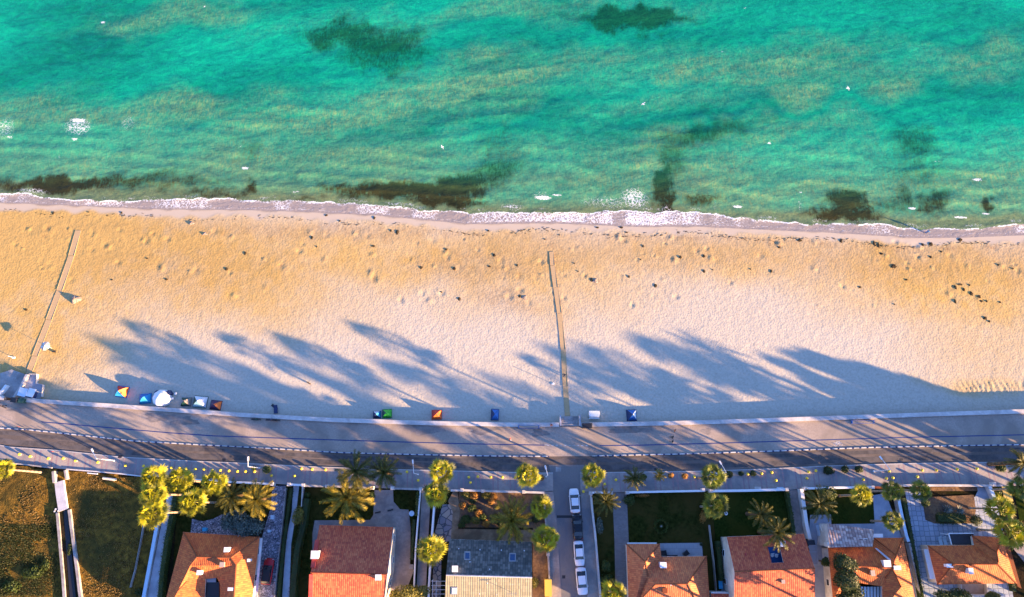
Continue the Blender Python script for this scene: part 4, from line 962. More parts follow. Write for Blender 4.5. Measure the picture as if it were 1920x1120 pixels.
# ------------------------------------------------------------------ yards, drives, lawns
rough_ground('dry_lot', [(-40, 870), (40, 871.5), (120, 880.5), (225, 889.5), (290, 896), (330, 902), (268, 1240), (-120, 1240)], M['dry_soil'], 0.35)
sheet('lane', [(313, 930), (330, 930), (297, 1160), (268, 1160)], 0.34, M['slab_grey']); bpy.data.objects['lane'].name = 'garden_lane'
sheet('lawn', [(335, 908), (510, 914), (508, 950), (480, 1000), (345, 1000), (335, 1160), (318, 1160)], 0.02, M['lawn'])
sheet('pebble_path', [(360, 973), (380, 978), (400, 973), (416, 965), (440, 968), (450, 1005), (357, 1003)], 0.04, M['cobble'])
sheet('pebble_drive', [(511, 911), (536, 911), (527, 1015), (515, 1160), (474, 1160), (490, 1010), (507, 955)], 0.035, M['cobble'])
sheet('grass_verge', [(536, 911), (550, 912), (541, 1000), (526, 1160), (515, 1160), (527, 1015)], 0.025, M['lawn'])
sheet('garden_path', [(550, 911), (561, 911), (556, 955), (546, 1020), (541, 1160), (526, 1160), (537, 1010), (547, 960)], 0.045, M['slab_grey'])
sheet('lawn', [(561, 913), (702, 918), (700, 975), (588, 977), (584, 1160), (541, 1160), (546, 1020)], 0.03, M['lawn'])
sheet('driveway', [(702, 919), (737, 919), (738, 941), (750, 955), (766, 956), (770, 990), (769, 1057), (776, 1070), (764, 1102), (740, 1160), (584, 1160), (586, 1000), (590, 976), (694, 975), (700, 966)], 0.05, M['pave_warm'])
sheet('lawn', [(737, 919), (786, 920), (778, 1000), (770, 1060), (769, 1057), (771, 990), (766, 956), (750, 955), (738, 941)], 0.026, M['lawn'])
sheet('garden_lane', [(791, 920), (808, 921), (803, 1010), (796, 1160), (778, 1160)], 0.04, M['pave_warm'])
sheet('flagstone_path', [(830, 946), (850, 946), (846, 1014), (828, 1018), (826, 1160), (808, 1160), (815, 1000)], 0.04, M['flagstone'])
sheet('plank_path', [(850, 921), (858, 921), (862, 960), (859, 992), (1000, 994), (1000, 1018), (845, 1014), (849, 960), (840, 940)], 0.045, M['pave_tan'])
sheet('flower_bed', [(860, 921), (1021, 924), (1024, 985), (1001, 990), (861, 989)], 0.03, M['bed_soil'])
sheet('flower_bed', [(999, 990), (1026, 985), (1034, 1160), (998, 1160)], 0.033, M['bed_soil'])
# side street with its pavements
def dirstrip(name, pts_l, pts_r, z, m, zb=None):
    l = [at(a, b, z) for a, b in pts_l]; r_ = [at(a, b, z) for a, b in pts_r]; v = []; f = []
    for i in range(len(l)):
        v += [l[i], r_[i]]
        if i: b = 2 * i; f.append((b - 2, b, b + 1, b - 1))
    n = len(v)
    if zb is not None:
        v += [Vector((p.x, p.y, zb)) for p in v[:n]]
        for i in range(len(l) - 1):
            b = 2 * i; f += [(b + 2, b, n + b, n + b + 2), (b + 1, b + 3, n + b + 3, n + b + 1)]
        f += [(0, 1, n + 1, n)]
    return struct(name, O(name, v, f, m))
dirstrip('side_street', [(1029, 872), (1036, 900), (1037, 925), (1045, 995), (1052, 1120), (1058, 1260)], [(1096, 872), (1089, 900), (1089, 925), (1094, 1015), (1102, 1120), (1112, 1260)], 0.008, M['side_asphalt'])
dirstrip('pavement', [(1021, 921), (1024, 980), (1028, 1040), (1033, 1120), (1040, 1260)], [(1037.5, 921), (1045.5, 995), (1048.5, 1055), (1052.5, 1120), (1058.5, 1260)], 0.12, M['pave_warm'], -0.05)
dirstrip('pavement', [(1088.5, 923), (1091, 965), (1093.8, 1015), (1101.5, 1120), (1111, 1260)], [(1107, 923), (1112, 970), (1117, 1015), (1124, 1120), (1134, 1260)], 0.12, M['sidewalk'], -0.05)
sheet('manhole_cover', [(1042, 875.5), (1052, 875.5), (1052, 885), (1042, 885)], 0.014, M['concrete'])
sheet('drain_grate', [(1054, 1079), (1060, 1079), (1060, 1085), (1054, 1085)], 0.014, M['black'])
sheet('drain_channel', [(1044, 966.5), (1092, 966.5), (1092, 971.5), (1044, 971.5)], 0.013, M['black'])
sheet('dark_grate', [(222, 853.5), (229, 853.5), (228, 859), (221, 859)], 0.139, M['black'])
sheet('lawn', [(1110, 927), (1149, 926), (1152, 1010), (1157, 1240), (1128, 1240), (1116, 1000)], 0.028, M['lawn'])
sheet('brick_drive', [(1148, 924), (1175, 924), (1179, 1018), (1182, 1240), (1157, 1240), (1152, 1010)], 0.045, M['brick_path'])
sheet('lawn', [(1176, 923), (1333, 923), (1340, 1000), (1345, 1240), (1180, 1240), (1178, 1010)], 0.03, M['lawn'])
sheet('stone_terrace', [(1237, 1019), (1316, 1018), (1318.5, 1050), (1238, 1050)], 0.16, M['terrace'])
sheet('lawn', [(1333.5, 923), (1478, 921), (1490, 1000), (1500, 1060), (1362, 1060), (1358, 1240), (1345.5, 1240), (1340.5, 1000)], 0.032, M['lawn_green'])
sheet('side_yard', [(1351, 1008), (1363, 1008), (1377, 1070), (1377, 1160), (1346, 1160), (1358, 1060)], 0.06, M['pave_blue'])
sheet('garden_path', [(1479, 919), (1504, 918), (1516, 1010), (1493, 1012)], 0.05, M['pave_warm'])
sheet('side_yard', [(1516, 1012), (1519, 966), (1558, 965), (1560, 1010), (1566, 1180), (1528, 1180)], 0.055, M['pave_blue'])
sheet('lawn', [(1510, 917), (1637, 915), (1640, 982), (1560, 983), (1557, 966), (1518, 966)], 0.034, M['lawn_green'])
sheet('blue_patio', [(1637, 929), (1660, 925), (1672, 955), (1692, 1012), (1637, 1012), (1560, 1012), (1560, 983), (1640, 982)], 0.06, M['pave_blue'])
sheet('hedge_bed', [(1660, 926), (1688, 934), (1706, 1016), (1693, 1012), (1672, 955)], 0.03, M['soil'])
sheet('tiled_yard', [(1697, 922), (1726, 921), (1728, 934), (1828, 932), (1836, 915), (1858, 914), (1870, 950), (1884, 1010), (1900, 1120), (1912, 1200), (1745, 1200), (1722, 1060)], 0.05, M['tile_paving'])
sheet('flower_bed', [(1729, 933), (1826, 928), (1830, 958), (1824, 982), (1752, 982), (1735, 975)], 0.07, M['bed_soil'])
sheet('flower_bed', [(1740, 914), (1835, 913), (1833, 921), (1742, 921)], 0.064, M['bed_soil'])
sheet('dark_yard', [(1832, 914), (1857, 914), (1864, 940), (1838, 945)], 0.068, M['pave_blue'])
sheet('stone_walk', [(1700, 1018), (1712, 1018), (1732, 1130), (1738, 1200), (1722, 1200)], 0.04, M['concrete'])
sheet('sunlit_step', [(1878, 912), (1893, 912), (1900, 940), (1884, 942)], 0.09, M['gold'])  # the gold colour carries the yellow sunlight on the tiles
sheet('lawn', [(1900, 914), (2000, 914), (2010, 977), (1912, 977)], 0.03, M['lawn_green'])
sheet('concrete_yard', [(1888, 1014), (2000, 978), (2020, 1060), (1925, 1060)], 0.04, M['pave_warm'])
sheet('concrete_yard', [(1710, 1018), (1722, 1018), (1748, 1200), (1738, 1200)], 0.036, M['soil'])

# ------------------------------------------------------------------ garden walls, fences
def wall_line(name, pts, h, w, m, label, cat='wall', coping=None, posts=None, base=0.0):
    """pts are picture points of the wall TOP"""
    p = [at(a, b, h) for a, b in pts]; t = thing(name, (p[0].x, p[0].y, base), label, cat); b = MB(); cb = MB()
    L = []; R = []
    for i, q in enumerate(p):
        d = Vector((0, 0, 0))
        if i: d += (p[i] - p[i - 1]).normalized()
        if i < len(p) - 1: d += (p[i + 1] - p[i]).normalized()
        d.normalize(); s = Vector((-d.y, d.x, 0)); L.append(q + s * w / 2); R.append(q - s * w / 2)
    def run(mb, ex, z0, z1):
        vs = []
        for l, r_ in zip(L, R):
            e_ = (l - r_).normalized() * ex
            for z in (z0, z1): vs += [(l.x + e_.x, l.y + e_.y, z), (r_.x - e_.x, r_.y - e_.y, z)]
        fs = []
        for i in range(len(L) - 1):
            a, c = 4 * i, 4 * i + 4
            fs += [(a + 2, a + 3, c + 3, c + 2), (a, c, c + 1, a + 1), (a, a + 2, c + 2, c), (a + 1, c + 1, c + 3, a + 3)]
        e = 4 * (len(L) - 1); fs += [(0, 1, 3, 2), (e, e + 2, e + 3, e + 1)]
        mb.add(vs, fs)
    run(b, 0, base - 0.15, h - (0.08 if coping else 0)); b.build('wall_body', m, t)
    if coping: run(cb, 0.04, h - 0.08, h); cb.build('coping', coping, t)
    if posts:
        for a, c in posts:
            q = at(a, c, h + 0.25); pb = MB(); pb.box(q.x - 0.3, q.x + 0.3, q.y - 0.3, q.y + 0.3, base, h + 0.25); pb.build('pillar', m, t)
    return t
Wt, Cn = M['wall_white'], M['concrete']
wall_line('garden_wall', [(-20, 867), (40, 870.5), (97, 877.5)], 0.5, 0.25, Cn, 'low rough kerb wall above the dry lot at the left edge')
wall_line('garden_wall', [(124, 880), (180, 884.5), (225, 888.5), (272, 894)], 0.4, 0.22, Wt, 'low pale wall between sidewalk and dry lot, right of the slab')
wall_line('garden_wall', [(352, 899.5), (430, 904), (475, 906), (509, 908)], 1.3, 0.3, Wt, 'white garden wall behind the fan palm cluster', coping=M['white'], posts=[(509, 908)])
wall_line('garden_wall', [(540, 908.5), (568, 910)], 1.3, 0.3, Wt, 'short white wall piece between the pebble drive and grey path', coping=M['white'], posts=[(541, 908.5), (568, 910)])
wall_line('garden_wall', [(568, 911), (613, 912), (697, 915)], 1.4, 0.3, Wt, 'white front wall of the maroon-roofed house left of its gate', coping=Cn, posts=[(613, 912), (697, 915)])
wall_line('garden_wall', [(735, 916), (788, 917.5)], 1.4, 0.3, Wt, 'short front wall right of the gate of the maroon-roofed house', coping=Cn, posts=[(735, 915.5), (788, 917)])
wall_line('garden_wall', [(845, 920), (866, 919.5), (905, 920.5), (943, 922), (982, 923), (1020, 924)], 1.1, 0.3, M['kerb_pale'], 'stone wall above the shrub garden of the slate-roofed house', coping=M['kerb_pale'], posts=[(866, 919), (905, 921), (982, 922.5)])
wall_line('garden_wall', [(1019.5, 922), (1022, 960), (1026, 1010), (1029, 1060), (1032, 1120), (1040, 1240)], 0.9, 0.3, Cn, 'grey wall along the left pavement of the side street', posts=[(1028, 1040)])
wall_line('garden_wall', [(1108, 925), (1111, 960), (1116, 1000), (1121, 1060), (1126, 1120), (1136, 1240)], 1.1, 0.28, Wt, 'pale wall with dark studs along the right pavement of the side street', coping=M['kerb_pale'], posts=[(1108, 925)])
wall_line('garden_wall', [(1108, 924), (1146, 924)], 1.2, 0.3, Wt, 'short white wall between the side street and brick drive', coping=M['white'], posts=[(1146, 924.5)])
wall_line('garden_wall', [(1177, 923.5), (1240, 922), (1320, 920.5)], 1.2, 0.3, Wt, 'long white wall above the lawn with the round bush ring', coping=M['white'], posts=[(1177, 924), (1319, 919)])
wall_line('garden_wall', [(1331, 921), (1400, 920), (1476, 918)], 1.2, 0.38, Wt, 'white wall above the dark lawn with the small white ring', coping=M['white'], posts=[(1334, 921), (1476, 918)])
wall_line('garden_wall', [(1503.5, 917), (1508, 950), (1513, 985), (1519, 1011)], 1.5, 0.55, Wt, 'thick white side wall right of the pale garden path', coping=M['white'])
wall_line('garden_wall', [(1511, 916), (1560, 915), (1637, 913.5)], 1.2, 0.32, Wt, 'white wall above the partly sunlit lawn of the annex house', coping=M['white'], posts=[(1511, 916), (1637, 914)])
wall_line('garden_wall', [(1637, 914.5), (1668, 914)], 0.9, 0.4, M['tile_red'], 'short reddish wall joining the sunlit lawn wall and blue patio gate')
wall_line('garden_wall', [(1694, 910.5), (1760, 910.5), (1858, 911)], 1.1, 0.34, M['kerb_pale'], 'long sunlit cream wall above the agave bed', coping=M['kerb_pale'])
wall_line('garden_wall', [(1856, 912), (1862, 926), (1869, 942)], 1.2, 0.55, Wt, 'short thick white wall running down from the sidewalk right of the agave bed', coping=M['bluewhite'])
wall_line('garden_wall', [(1858, 910.5), (1880, 911)], 1.0, 0.3, Wt, 'small white wall end beside the yellow-lit tiled step', posts=[(1865, 907)])
wall_line('garden_wall', [(1684, 930), (1691, 965), (1700, 1005), (1704, 1016)], 1.5, 0.45, Cn, 'pale stained wall between the blue patio and the long hedge', coping=M['bluewhite'])
wall_line('garden_wall', [(1706, 1018), (1718, 1070), (1730, 1120), (1740, 1180)], 1.2, 0.5, Cn, 'stone block wall right of the lower red roof of the annex house')
wall_line('garden_wall', [(297, 968), (283, 1045), (269, 1120), (258, 1180)], 1.0, 0.55, M['white_paint'], 'slanting white wall between the dry lot and grey lane', coping=M['bluewhite'])
wall_line('garden_wall', [(814, 948), (810, 1000), (804, 1100), (802, 1180)], 1.3, 0.28, Wt, 'thin white wall between the narrow lane and flagstone path', coping=M['white'])
wall_line('garden_wall', [(788, 918), (783, 980), (779, 1030), (776, 1100)], 1.2, 0.16, Wt, 'thin pale wall on the right of the curved driveway', coping=M['white'])
wall_line('garden_wall', [(567, 913), (565, 950)], 1.2, 0.16, Wt, 'thin pale wall beside the golden bush')
wall_line('garden_fence', [(268, 985), (262, 1020), (252, 1070), (243, 1102)], 0.7, 0.10, Cn, 'thin broken fence line at the right side of the dry lot', 'fence')
wall_line('garden_fence', [(1331, 985), (1334, 1010), (1339, 1050), (1342, 1085), (1344, 1110)], 1.2, 0.07, Cn, 'thin wire fence in the dark gap between salmon and orange houses', 'fence')
wall_line('garden_fence', [(535.5, 915), (527, 1000), (520, 1060), (514, 1120)], 1.0, 0.08, Cn, 'thin fence along the right of the pebble drive', 'fence')
wall_line('garden_wall', [(99, 884), (101, 905)], 1.0, 0.5, Cn, 'short pale wall stub left of the concrete slab in the dry lot')
wall_line('garden_wall', [(121, 882), (124, 899)], 0.9, 0.35, Cn, 'short wall stub right of the concrete slab in the dry lot')
wall_line('channel_wall', [(107, 962), (112, 1020), (118, 1090), (124, 1180)], 0.6, 0.5, Cn, 'left wall of the open drainage channel in the dry lot')
wall_line('channel_wall', [(129, 956), (136, 1010), (144, 1070), (150, 1120), (157, 1180)], 0.6, 0.5, Cn, 'right wall of the open drainage channel in the dry lot')
sheet('channel_bed', [(110, 957), (127, 957), (153, 1180), (121, 1180)], 0.30, M['soil'])
sheet('channel_dark_strip', [(119, 957), (126, 957), (148, 1180), (135, 1180)], 0.32, M['black'])  # black strip along the right half of the ditch bed
slab = wall_line('concrete_slab', [(110.5, 903), (113, 925), (118, 957)], 0.55, 1.7, M['slab_grey'], 'light grey concrete slab path across the dry lot', 'slab')
# ------------------------------------------------------------------ plants
def fan_crown(rng, R, leaves=30):
    """fan palm crown: each leaf a stalk and a pleated fan of pointed blades"""
    mb = MB()
    for i in range(leaves):
        t = i / leaves
        el = math.radians(80 - 135 * t ** 0.9 + rng.uniform(-8, 8)); az = i * 2.39996 + rng.uniform(-0.25, 0.25)
        d = Vector((math.cos(az) * math.cos(el), math.sin(az) * math.cos(el), math.sin(el)))
        side = Vector((-math.sin(az), math.cos(az), 0)); up = side.cross(d) * -1
        L1 = R * rng.uniform(0.38, 0.62); L2 = R * rng.uniform(0.42, 0.6)
        b = d * L1 + Vector((0, 0, -0.05 * R * (1 - math.sin(el))))
        mb.add([side * 0.03, -side * 0.03, b - side * 0.02, b + side * 0.02], [(0, 1, 2, 3)])
        tw = rng.uniform(-0.5, 0.5); s2 = side * math.cos(tw) + up * math.sin(tw)
        nb = 17; base = len(mb.v)
        for k in range(nb):
            a = math.radians(-78 + 156 * k / (nb - 1)) + rng.uniform(-0.05, 0.05)
            q = d * math.cos(a) + s2 * math.sin(a); l = L2 * (0.75 + 0.3 * math.cos(a)) * rng.uniform(0.85, 1.1)
            w = s2 * math.cos(a) - d * math.sin(a); wd = 0.062 * R
            mid = b + q * l * 0.55; tip = b + q * l + Vector((0, 0, -0.28 * l * rng.uniform(0.5, 1.3)))
            if k == 0: ib = len(mb.v); mb.v.append(b.copy())
            j = len(mb.v); mb.v += [mid - w * wd * 0.5, tip, mid + w * wd * 0.5 + up * 0.02]; mb.f.append([ib, j, j + 1, j + 2]); mb.m.append(0)
    return mb

def date_crown(rng, R, fronds=38, gold=False, span=150):
    """feather palm crown: arching ribs with two rows of leaflets"""
    mb = MB()
    for i in range(fronds):
        t = i / fronds
        el = math.radians(78 - span * 0.62 * t + rng.uniform(-6, 6)); az = i * 2.39996 + rng.uniform(-0.2, 0.2)
        L = R * rng.uniform(1.0, 1.22) * (0.72 + 0.28 * min(1, t * 3 + 0.2)); p = Vector((0, 0, 0)); N = 15; e = el
        side = Vector((-math.sin(az), math.cos(az), 0)); bend = rng.uniform(0.05, 0.085); sw = rng.uniform(-0.02, 0.02)
        for k in range(N):
            d = Vector((math.cos(az) * math.cos(e), math.sin(az) * math.cos(e), math.sin(e))); q = p + d * (L / N)
            up = side.cross(d) * -1; wr = (0.022 * (1 - k / N) + 0.006) * R
            mb.add([p - side * wr, p + side * wr, q + side * wr * 0.9, q - side * wr * 0.9], [(0, 1, 2, 3)])
            if k > 1:
                ll = 0.19 * R * math.sin(math.pi * (0.12 + 0.82 * k / N)) ** 0.7
                for j in range(2):
                    o = p + (q - p) * (j / 2)
                    for sg in (-1, 1):
                        lv = (side * sg * 0.62 + d * 0.75 + up * rng.uniform(-0.1, 0.35)).normalized() * ll * rng.uniform(0.8, 1.1)
                        tp = o + lv + Vector((0, 0, -0.12 * ll)); w = d * 0.013 * R
                        mb.add([o - w, o + w, o + lv * 0.6 + w * 0.9, tp, o + lv * 0.6 - w * 0.9], [(0, 1, 2, 3, 4)])
            p = q; e -= bend * (1.0 + 0.9 * k / N); az += sw
            side = Vector((-math.sin(az), math.cos(az), 0))
    return mb

def palm_trunk(mb, base, top, r0, r1):
    base, top = Vector(base), Vector(top); n = 9; mid = (base + top) / 2 + Vector((0.12, 0.05, 0)); prev = base; rp = r0 * 1.25
    for i in range(1, n + 1):
        t = i / n; q = base * (1 - t) ** 2 + mid * 2 * t * (1 - t) + top * t * t; r_ = r0 + (r1 - r0) * min(1, t * 1.3)
        mb.bar(prev, q, rp, n=8, r2=r_); prev = q; rp = r_

PALM_MESH = {}
def palm(px, py, rpx, h, label, kind='fan', mat=None, seed=None):
    """px, py: centre of the crown in the photograph; h: height of the crown centre"""
    rng = random.Random(seed if seed is not None else int(px * 7 + py))
    c = at(px, py, h); base = Vector((c.x + rng.uniform(-0.25, 0.25), c.y + rng.uniform(-0.25, 0.25), 0.0))
    R = rpx * 0.104 * (CAMH - h) / CAMH * (1.16 if px > 410 or kind != 'fan' else 1.03)
    t = thing('fan_palm' if kind == 'fan' else 'date_palm', base, label, 'palm tree')
    m = MB()
    if kind == 'fan': palm_trunk(m, base, c - Vector((0, 0, 0.35)), 0.22, 0.17)
    else: palm_trunk(m, base, c - Vector((0, 0, 0.2)), min(0.36, 0.10 * R + 0.08), min(0.34, 0.10 * R + 0.05))
    m.build('trunk', M['trunk'] if kind == 'fan' else M['trunk_dark'], t, smooth=True)
    var = (kind, rng.randint(0, 3) if kind == 'fan' else rng.randint(0, 2))
    if var not in PALM_MESH:
        r2 = random.Random(100 + var[1]); PALM_MESH[var] = (fan_crown(r2, 1.0) if kind == 'fan' else date_crown(r2, 1.0, 30))
    src = PALM_MESH[var]; rot = Matrix.Rotation(rng.uniform(0, 6.28), 3, 'Z'); sz = 0.9 + rng.uniform(-0.08, 0.1)
    vs = [c + rot @ Vector((v.x * R, v.y * R, v.z * R * sz)) for v in src.v]
    mm = mat or ('leaf_fan' if kind == 'fan' else 'leaf_date')
    O('crown', vs, src.f, M[mm], t)
    return t

fan = [
 (287, 896, 25, 12.0, 'tall fan palm at the top left of the cluster by the grey lane'),
 (336, 901, 25, 9.5, 'fan palm in the top middle of the cluster, its lit trunk pointing right'),
 (400, 906, 24, 9.0, 'fan palm at the top right of the cluster beside the sidewalk'),
 (286, 928, 26, 13.0, 'fan palm at the left middle of the cluster, overhanging the dry lot'),
 (361, 941, 26, 10.0, 'fan palm at the right middle of the cluster above the dark lawn'),
 (285, 963, 28, 11.0, 'bright yellow fan palm lowest in the cluster, above the white lane wall'),
 (827, 884, 22, 11.0, 'bright fan palm on the sidewalk, the upper of a touching pair'),
 (817, 927, 22, 11.0, 'bright fan palm below its touching twin, at the head of the narrow lane'),
 (809, 1031, 24, 10.0, 'fan palm standing alone beside the lane left of the slate roof'),
 (990, 891, 21, 10.2, 'bright fan palm on the sidewalk just left of the side street mouth'),
 (1014, 952, 20, 8.0, 'golden fan palm at the upper right of the shrub garden by the side street'),
 (1024, 1011, 23, 9.0, 'large fan palm over the street pavement at the corner of the slate roof'),
 (1111, 891, 21, 9.8, 'bright fan palm on the sidewalk just right of the side street mouth'),
 (1150, 1114, 21, 7.0, 'yellow fan palm at the bottom edge right of the parked cars'),
 (1337, 893, 22, 11.0, 'broad fan palm on the sidewalk in line with the street lamp'),
 (1342, 949, 22, 9.5, 'darker fan palm at the top of the lawn between salmon and orange houses'),
 (1616, 928, 19, 9.5, 'small fan palm over the sunlit lawn, its trunk lying to the left'),
 (1675, 921, 18, 9.0, 'small fan palm at the upper end of the long hedge'),
 (1727, 920, 18, 8.5, 'small fan palm at the upper left corner of the agave garden'),
 (1675, 978, 17, 7.5, 'small fan palm over the blue patio with a long trunk'),
 (1877, 955, 25, 9.0, 'big shaggy fan palm at the right, upper of the pair by the brown house'),
 (1897, 998, 26, 9.0, 'big bright fan palm at the right, lower of the pair by the brown house'),
 (1917, 915, 21, 9.0, 'greenish fan palm cut by the right edge of the picture'),
 (3, 880, 20, 11.0, 'golden palm cut by the left edge above the dry lot'),
]
for f_ in fan:
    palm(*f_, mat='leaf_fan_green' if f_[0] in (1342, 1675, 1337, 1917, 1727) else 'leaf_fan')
date = [
 (667, 884, 33, 8.0, 'green date palm on the sidewalk, left of the pair above the maroon house'),
 (720, 886, 28, 8.0, 'date palm on the sidewalk, right of the pair above the maroon house'),
 (650, 934, 42, 6.0, 'very large golden date palm on the lawn of the maroon-roofed house'),
 (436, 931, 29, 6.5, 'dark shaded date palm left of the golden one over the house with the courtyard'),
 (481, 937, 33, 7.0, 'golden date palm beside the pebble drive'),
 (960, 976, 37, 5.5, 'spiky golden date palm in the shrub garden above the slate roof'),
 (1189, 897, 19, 5.0, 'small dark date palm with thin fronds on the sidewalk right of the side street'),
 (1237, 892, 11, 3.5, 'tiny yellowish date palm on the sidewalk between round bushes'),
 (1136, 941, 23, 4.0, 'small date palm at the top of the strip left of the brick drive'),
 (1427, 965, 23, 7.5, 'date palm on the dark lawn above the roof terrace house, upper of two'),
 (1456, 999, 28, 8.5, 'date palm leaning over the edge of the roof with the blue terrace'),
 (1537, 946, 28, 6.0, 'date palm with pale ribs at the right of the thick white side wall'),
 (1916, 868, 25, 9.0, 'dark date palm hanging over the road at the right edge'),
]
for f_ in date:
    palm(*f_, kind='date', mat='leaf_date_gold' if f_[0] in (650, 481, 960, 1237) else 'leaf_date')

def leaf_cloud(rng, blobs_, n, size, flat=0.0):
    """many small leaves spread through one or more ellipsoids: (centre, (rx, ry, rz))"""
    mb = MB(); tot = sum(b[1][0] * b[1][1] * b[1][2] for b in blobs_)
    for c, r_ in blobs_:
        k = max(10, int(n * r_[0] * r_[1] * r_[2] / tot))
        lumps = [(Vector((rng.gauss(0, 1), rng.gauss(0, 1), rng.gauss(0, 1))).normalized(), rng.uniform(0.8, 1.15)) for _ in range(14)]
        for _ in range(k):
            d = Vector((rng.gauss(0, 1), rng.gauss(0, 1), rng.gauss(0, 1))).normalized()
            lump = max(lumps, key=lambda q: q[0].dot(d)); f = rng.random() ** 0.35 * lump[1] * (0.75 + 0.25 * max(0, lump[0].dot(d)) ** 3)
            p = Vector(c) + Vector((d.x * r_[0] * f, d.y * r_[1] * f, d.z * r_[2] * f))
            if p.z < 0.03: continue
            u = Vector((rng.gauss(0, 1), rng.gauss(0, 1), rng.gauss(0, 1) * 0.6)).normalized(); v = u.cross(d + Vector((rng.uniform(-.6, .6), rng.uniform(-.6, .6), rng.uniform(-.6, .6))))
            if v.length < 1e-3: continue
            v.normalize(); s = size * rng.uniform(0.6, 1.4)
            mb.add([p - u * s, p - v * s * 0.5, p + u * s, p + v * s * 0.5], [(0, 1, 2, 3)])
    return mb

def tree(px, py, h, blobs_, label, mat, n=2600, size=0.16, name='broadleaf_tree', cat='tree', seed=0):
    """blobs_: (dx, dy, z, rx, ry, rz) round the point under the crown centre"""
    rng = random.Random(seed + int(px)); c = at(px, py, h); t = thing(name, (c.x, c.y, 0), label, cat)
    bl = [(Vector((c.x + b[0], c.y + b[1], b[2])), (b[3], b[4], b[5])) for b in blobs_]
    m = MB(); zt = max(0.3, min(b[2] for b in blobs_)); m.bar((c.x, c.y, -0.05), (c.x, c.y, zt * 0.7), 0.06 + 0.03 * h, n=8, r2=0.04 + 0.02 * h)
    for b, r_ in bl: m.bar((c.x, c.y, zt * 0.65), b, 0.03 + 0.014 * h, n=6, r2=0.02)
    m.build('trunk', M['trunk_dark'], t)
    leaf_cloud(rng, bl, n, size).build('crown', M[mat], t)
    return t
tree(452, 984, 3.0, [(-2.2, 0.6, 3.0, 2.0, 1.7, 1.4), (0.2, 0, 3.4, 2.4, 2.0, 1.6), (2.4, -0.3, 3.0, 2.0, 1.6, 1.3), (0.6, -1.3, 2.6, 1.8, 1.2, 1.1), (-1.2, 1.6, 2.6, 1.8, 1.4, 1.2)], 'blue-green olive tree spreading over the edge of the terracotta roof', 'leaf_blue', 5200, 0.20)
tree(1580, 1055, 7.0, [(0, 0, 7.0, 1.9, 1.9, 2.2), (1.6, -0.6, 6.0, 1.5, 1.5, 1.6)], 'round dark tree, upper of the clump over the red-roofed house', 'leaf_dark', 3600, 0.16)
tree(1587, 1090, 8.0, [(0, 0, 7.6, 2.3, 2.1, 2.5), (1.3, 0.3, 6.5, 1.6, 1.7, 2.0), (1.6, -2.2, 6.5, 2.0, 1.8, 2.2), (0.2, -3.2, 6.8, 2.2, 1.8, 2.0)], 'big round dark tree, lower of the clump over the red-roofed house', 'leaf_dark', 6500, 0.16)
tree(1549, 1054, 3.0, [(0, 0, 3.0, 0.95, 0.85, 0.9)], 'small rust-tipped tree left of the dark round trees', 'leaf_green', 1200, 0.13)
tree(765, 1113, 4.0, [(0, 0, 4.0, 2.6, 1.7, 1.5), (2.4, 0.3, 3.6, 1.7, 1.3, 1.2), (-2.2, -0.6, 3.4, 1.6, 1.3, 1.2)], 'yellow-green broad tree at the bottom edge right of the maroon roof', 'leaf_yellow', 3600, 0.17)
tree(1797, 1118, 3.0, [(0, 0, 3.0, 2.6, 1.4, 1.3), (-2.6, 0, 2.8, 1.8, 1.2, 1.1)], 'dark bushy tree at the bottom edge left of the walled terrace', 'leaf_green', 2600, 0.17)
tree(1862, 1119, 2.6, [(0, 0, 2.6, 1.6, 1.0, 1.0)], 'small yellow-green tree at the bottom edge right of the walled terrace', 'leaf_green', 1400, 0.15)

def bush(px, py, rx, ry, h, label, mat, n=700, size=0.11, group=None, cat='bush', name='bush'):
    c = at(px, py, h * 0.6); rng = random.Random(int(px * 3 + py)); t = thing(name, (c.x, c.y, 0.05), label, cat, group)
    k = 0.103
    m = MB(); m.bar((c.x, c.y, -0.05), (c.x, c.y, h * 0.55), 0.05, n=6)
    m.build('stem', M['trunk_dark'], t)
    mb = leaf_cloud(rng, [(Vector((c.x, c.y, h * 0.52)), (rx * k, ry * k, h * 0.5))], n, size); mb.build('foliage', M[mat], t)
    return t
bush(500, 880, 9, 8, 1.6, 'round green bush on the sidewalk right of the left street lamp', 'leaf_green')
bush(476, 878, 5, 5, 1.0, 'small dark bush on the sidewalk under the left street lamp arm', 'leaf_green', 350)
bush(1015, 896, 7, 6, 1.2, 'small rusty bush on the corner left of the side street', 'leaf_rust', 500)
for px, py, r_, lb, mt in ((1207, 894, 6.5, 'small round bush touching the thin-fronded date palm', 'leaf_green'), (1258, 892, 6, 'round brownish bush right of the tiny yellowish palm', 'leaf_rust'), (1284, 893, 6.5, 'round rusty bush between the tiny palm and broad fan palm', 'leaf_rust'),
                       (1367, 889, 8.5, 'oval clipped bush just right of the broad fan palm', 'leaf_dark'), (1390, 888, 6, 'small clipped bush, middle of three right of the broad fan palm', 'leaf_dark'), (1412, 888, 7, 'clipped bush, rightmost of three right of the broad fan palm', 'leaf_dark'),
                       (1554, 882, 11, 'wide clipped bush above the date palm by the thick white wall', 'leaf_dark'), (1585, 880, 8, 'clipped bush in the middle of the three above the sunlit lawn', 'leaf_dark'), (1611, 880, 8.5, 'clipped bush, rightmost of three above the sunlit lawn', 'leaf_dark'),
                       (1878, 877, 10, 'olive bush leaning to the road near the right edge', 'leaf_green')):
    bush(px, py, r_, r_ * 0.85, 1.3, lb, mt, int(14 * r_ * r_) + 150)
bush(560, 969, 13, 18, 2.4, 'golden mottled bush over the grey path right of the pebble drive', 'leaf_yellow', 1500, 0.14)
bush(697, 930, 6, 8, 1.8, 'bright green bush beside the left gate pillar of the maroon house', 'leaf_green', 600)
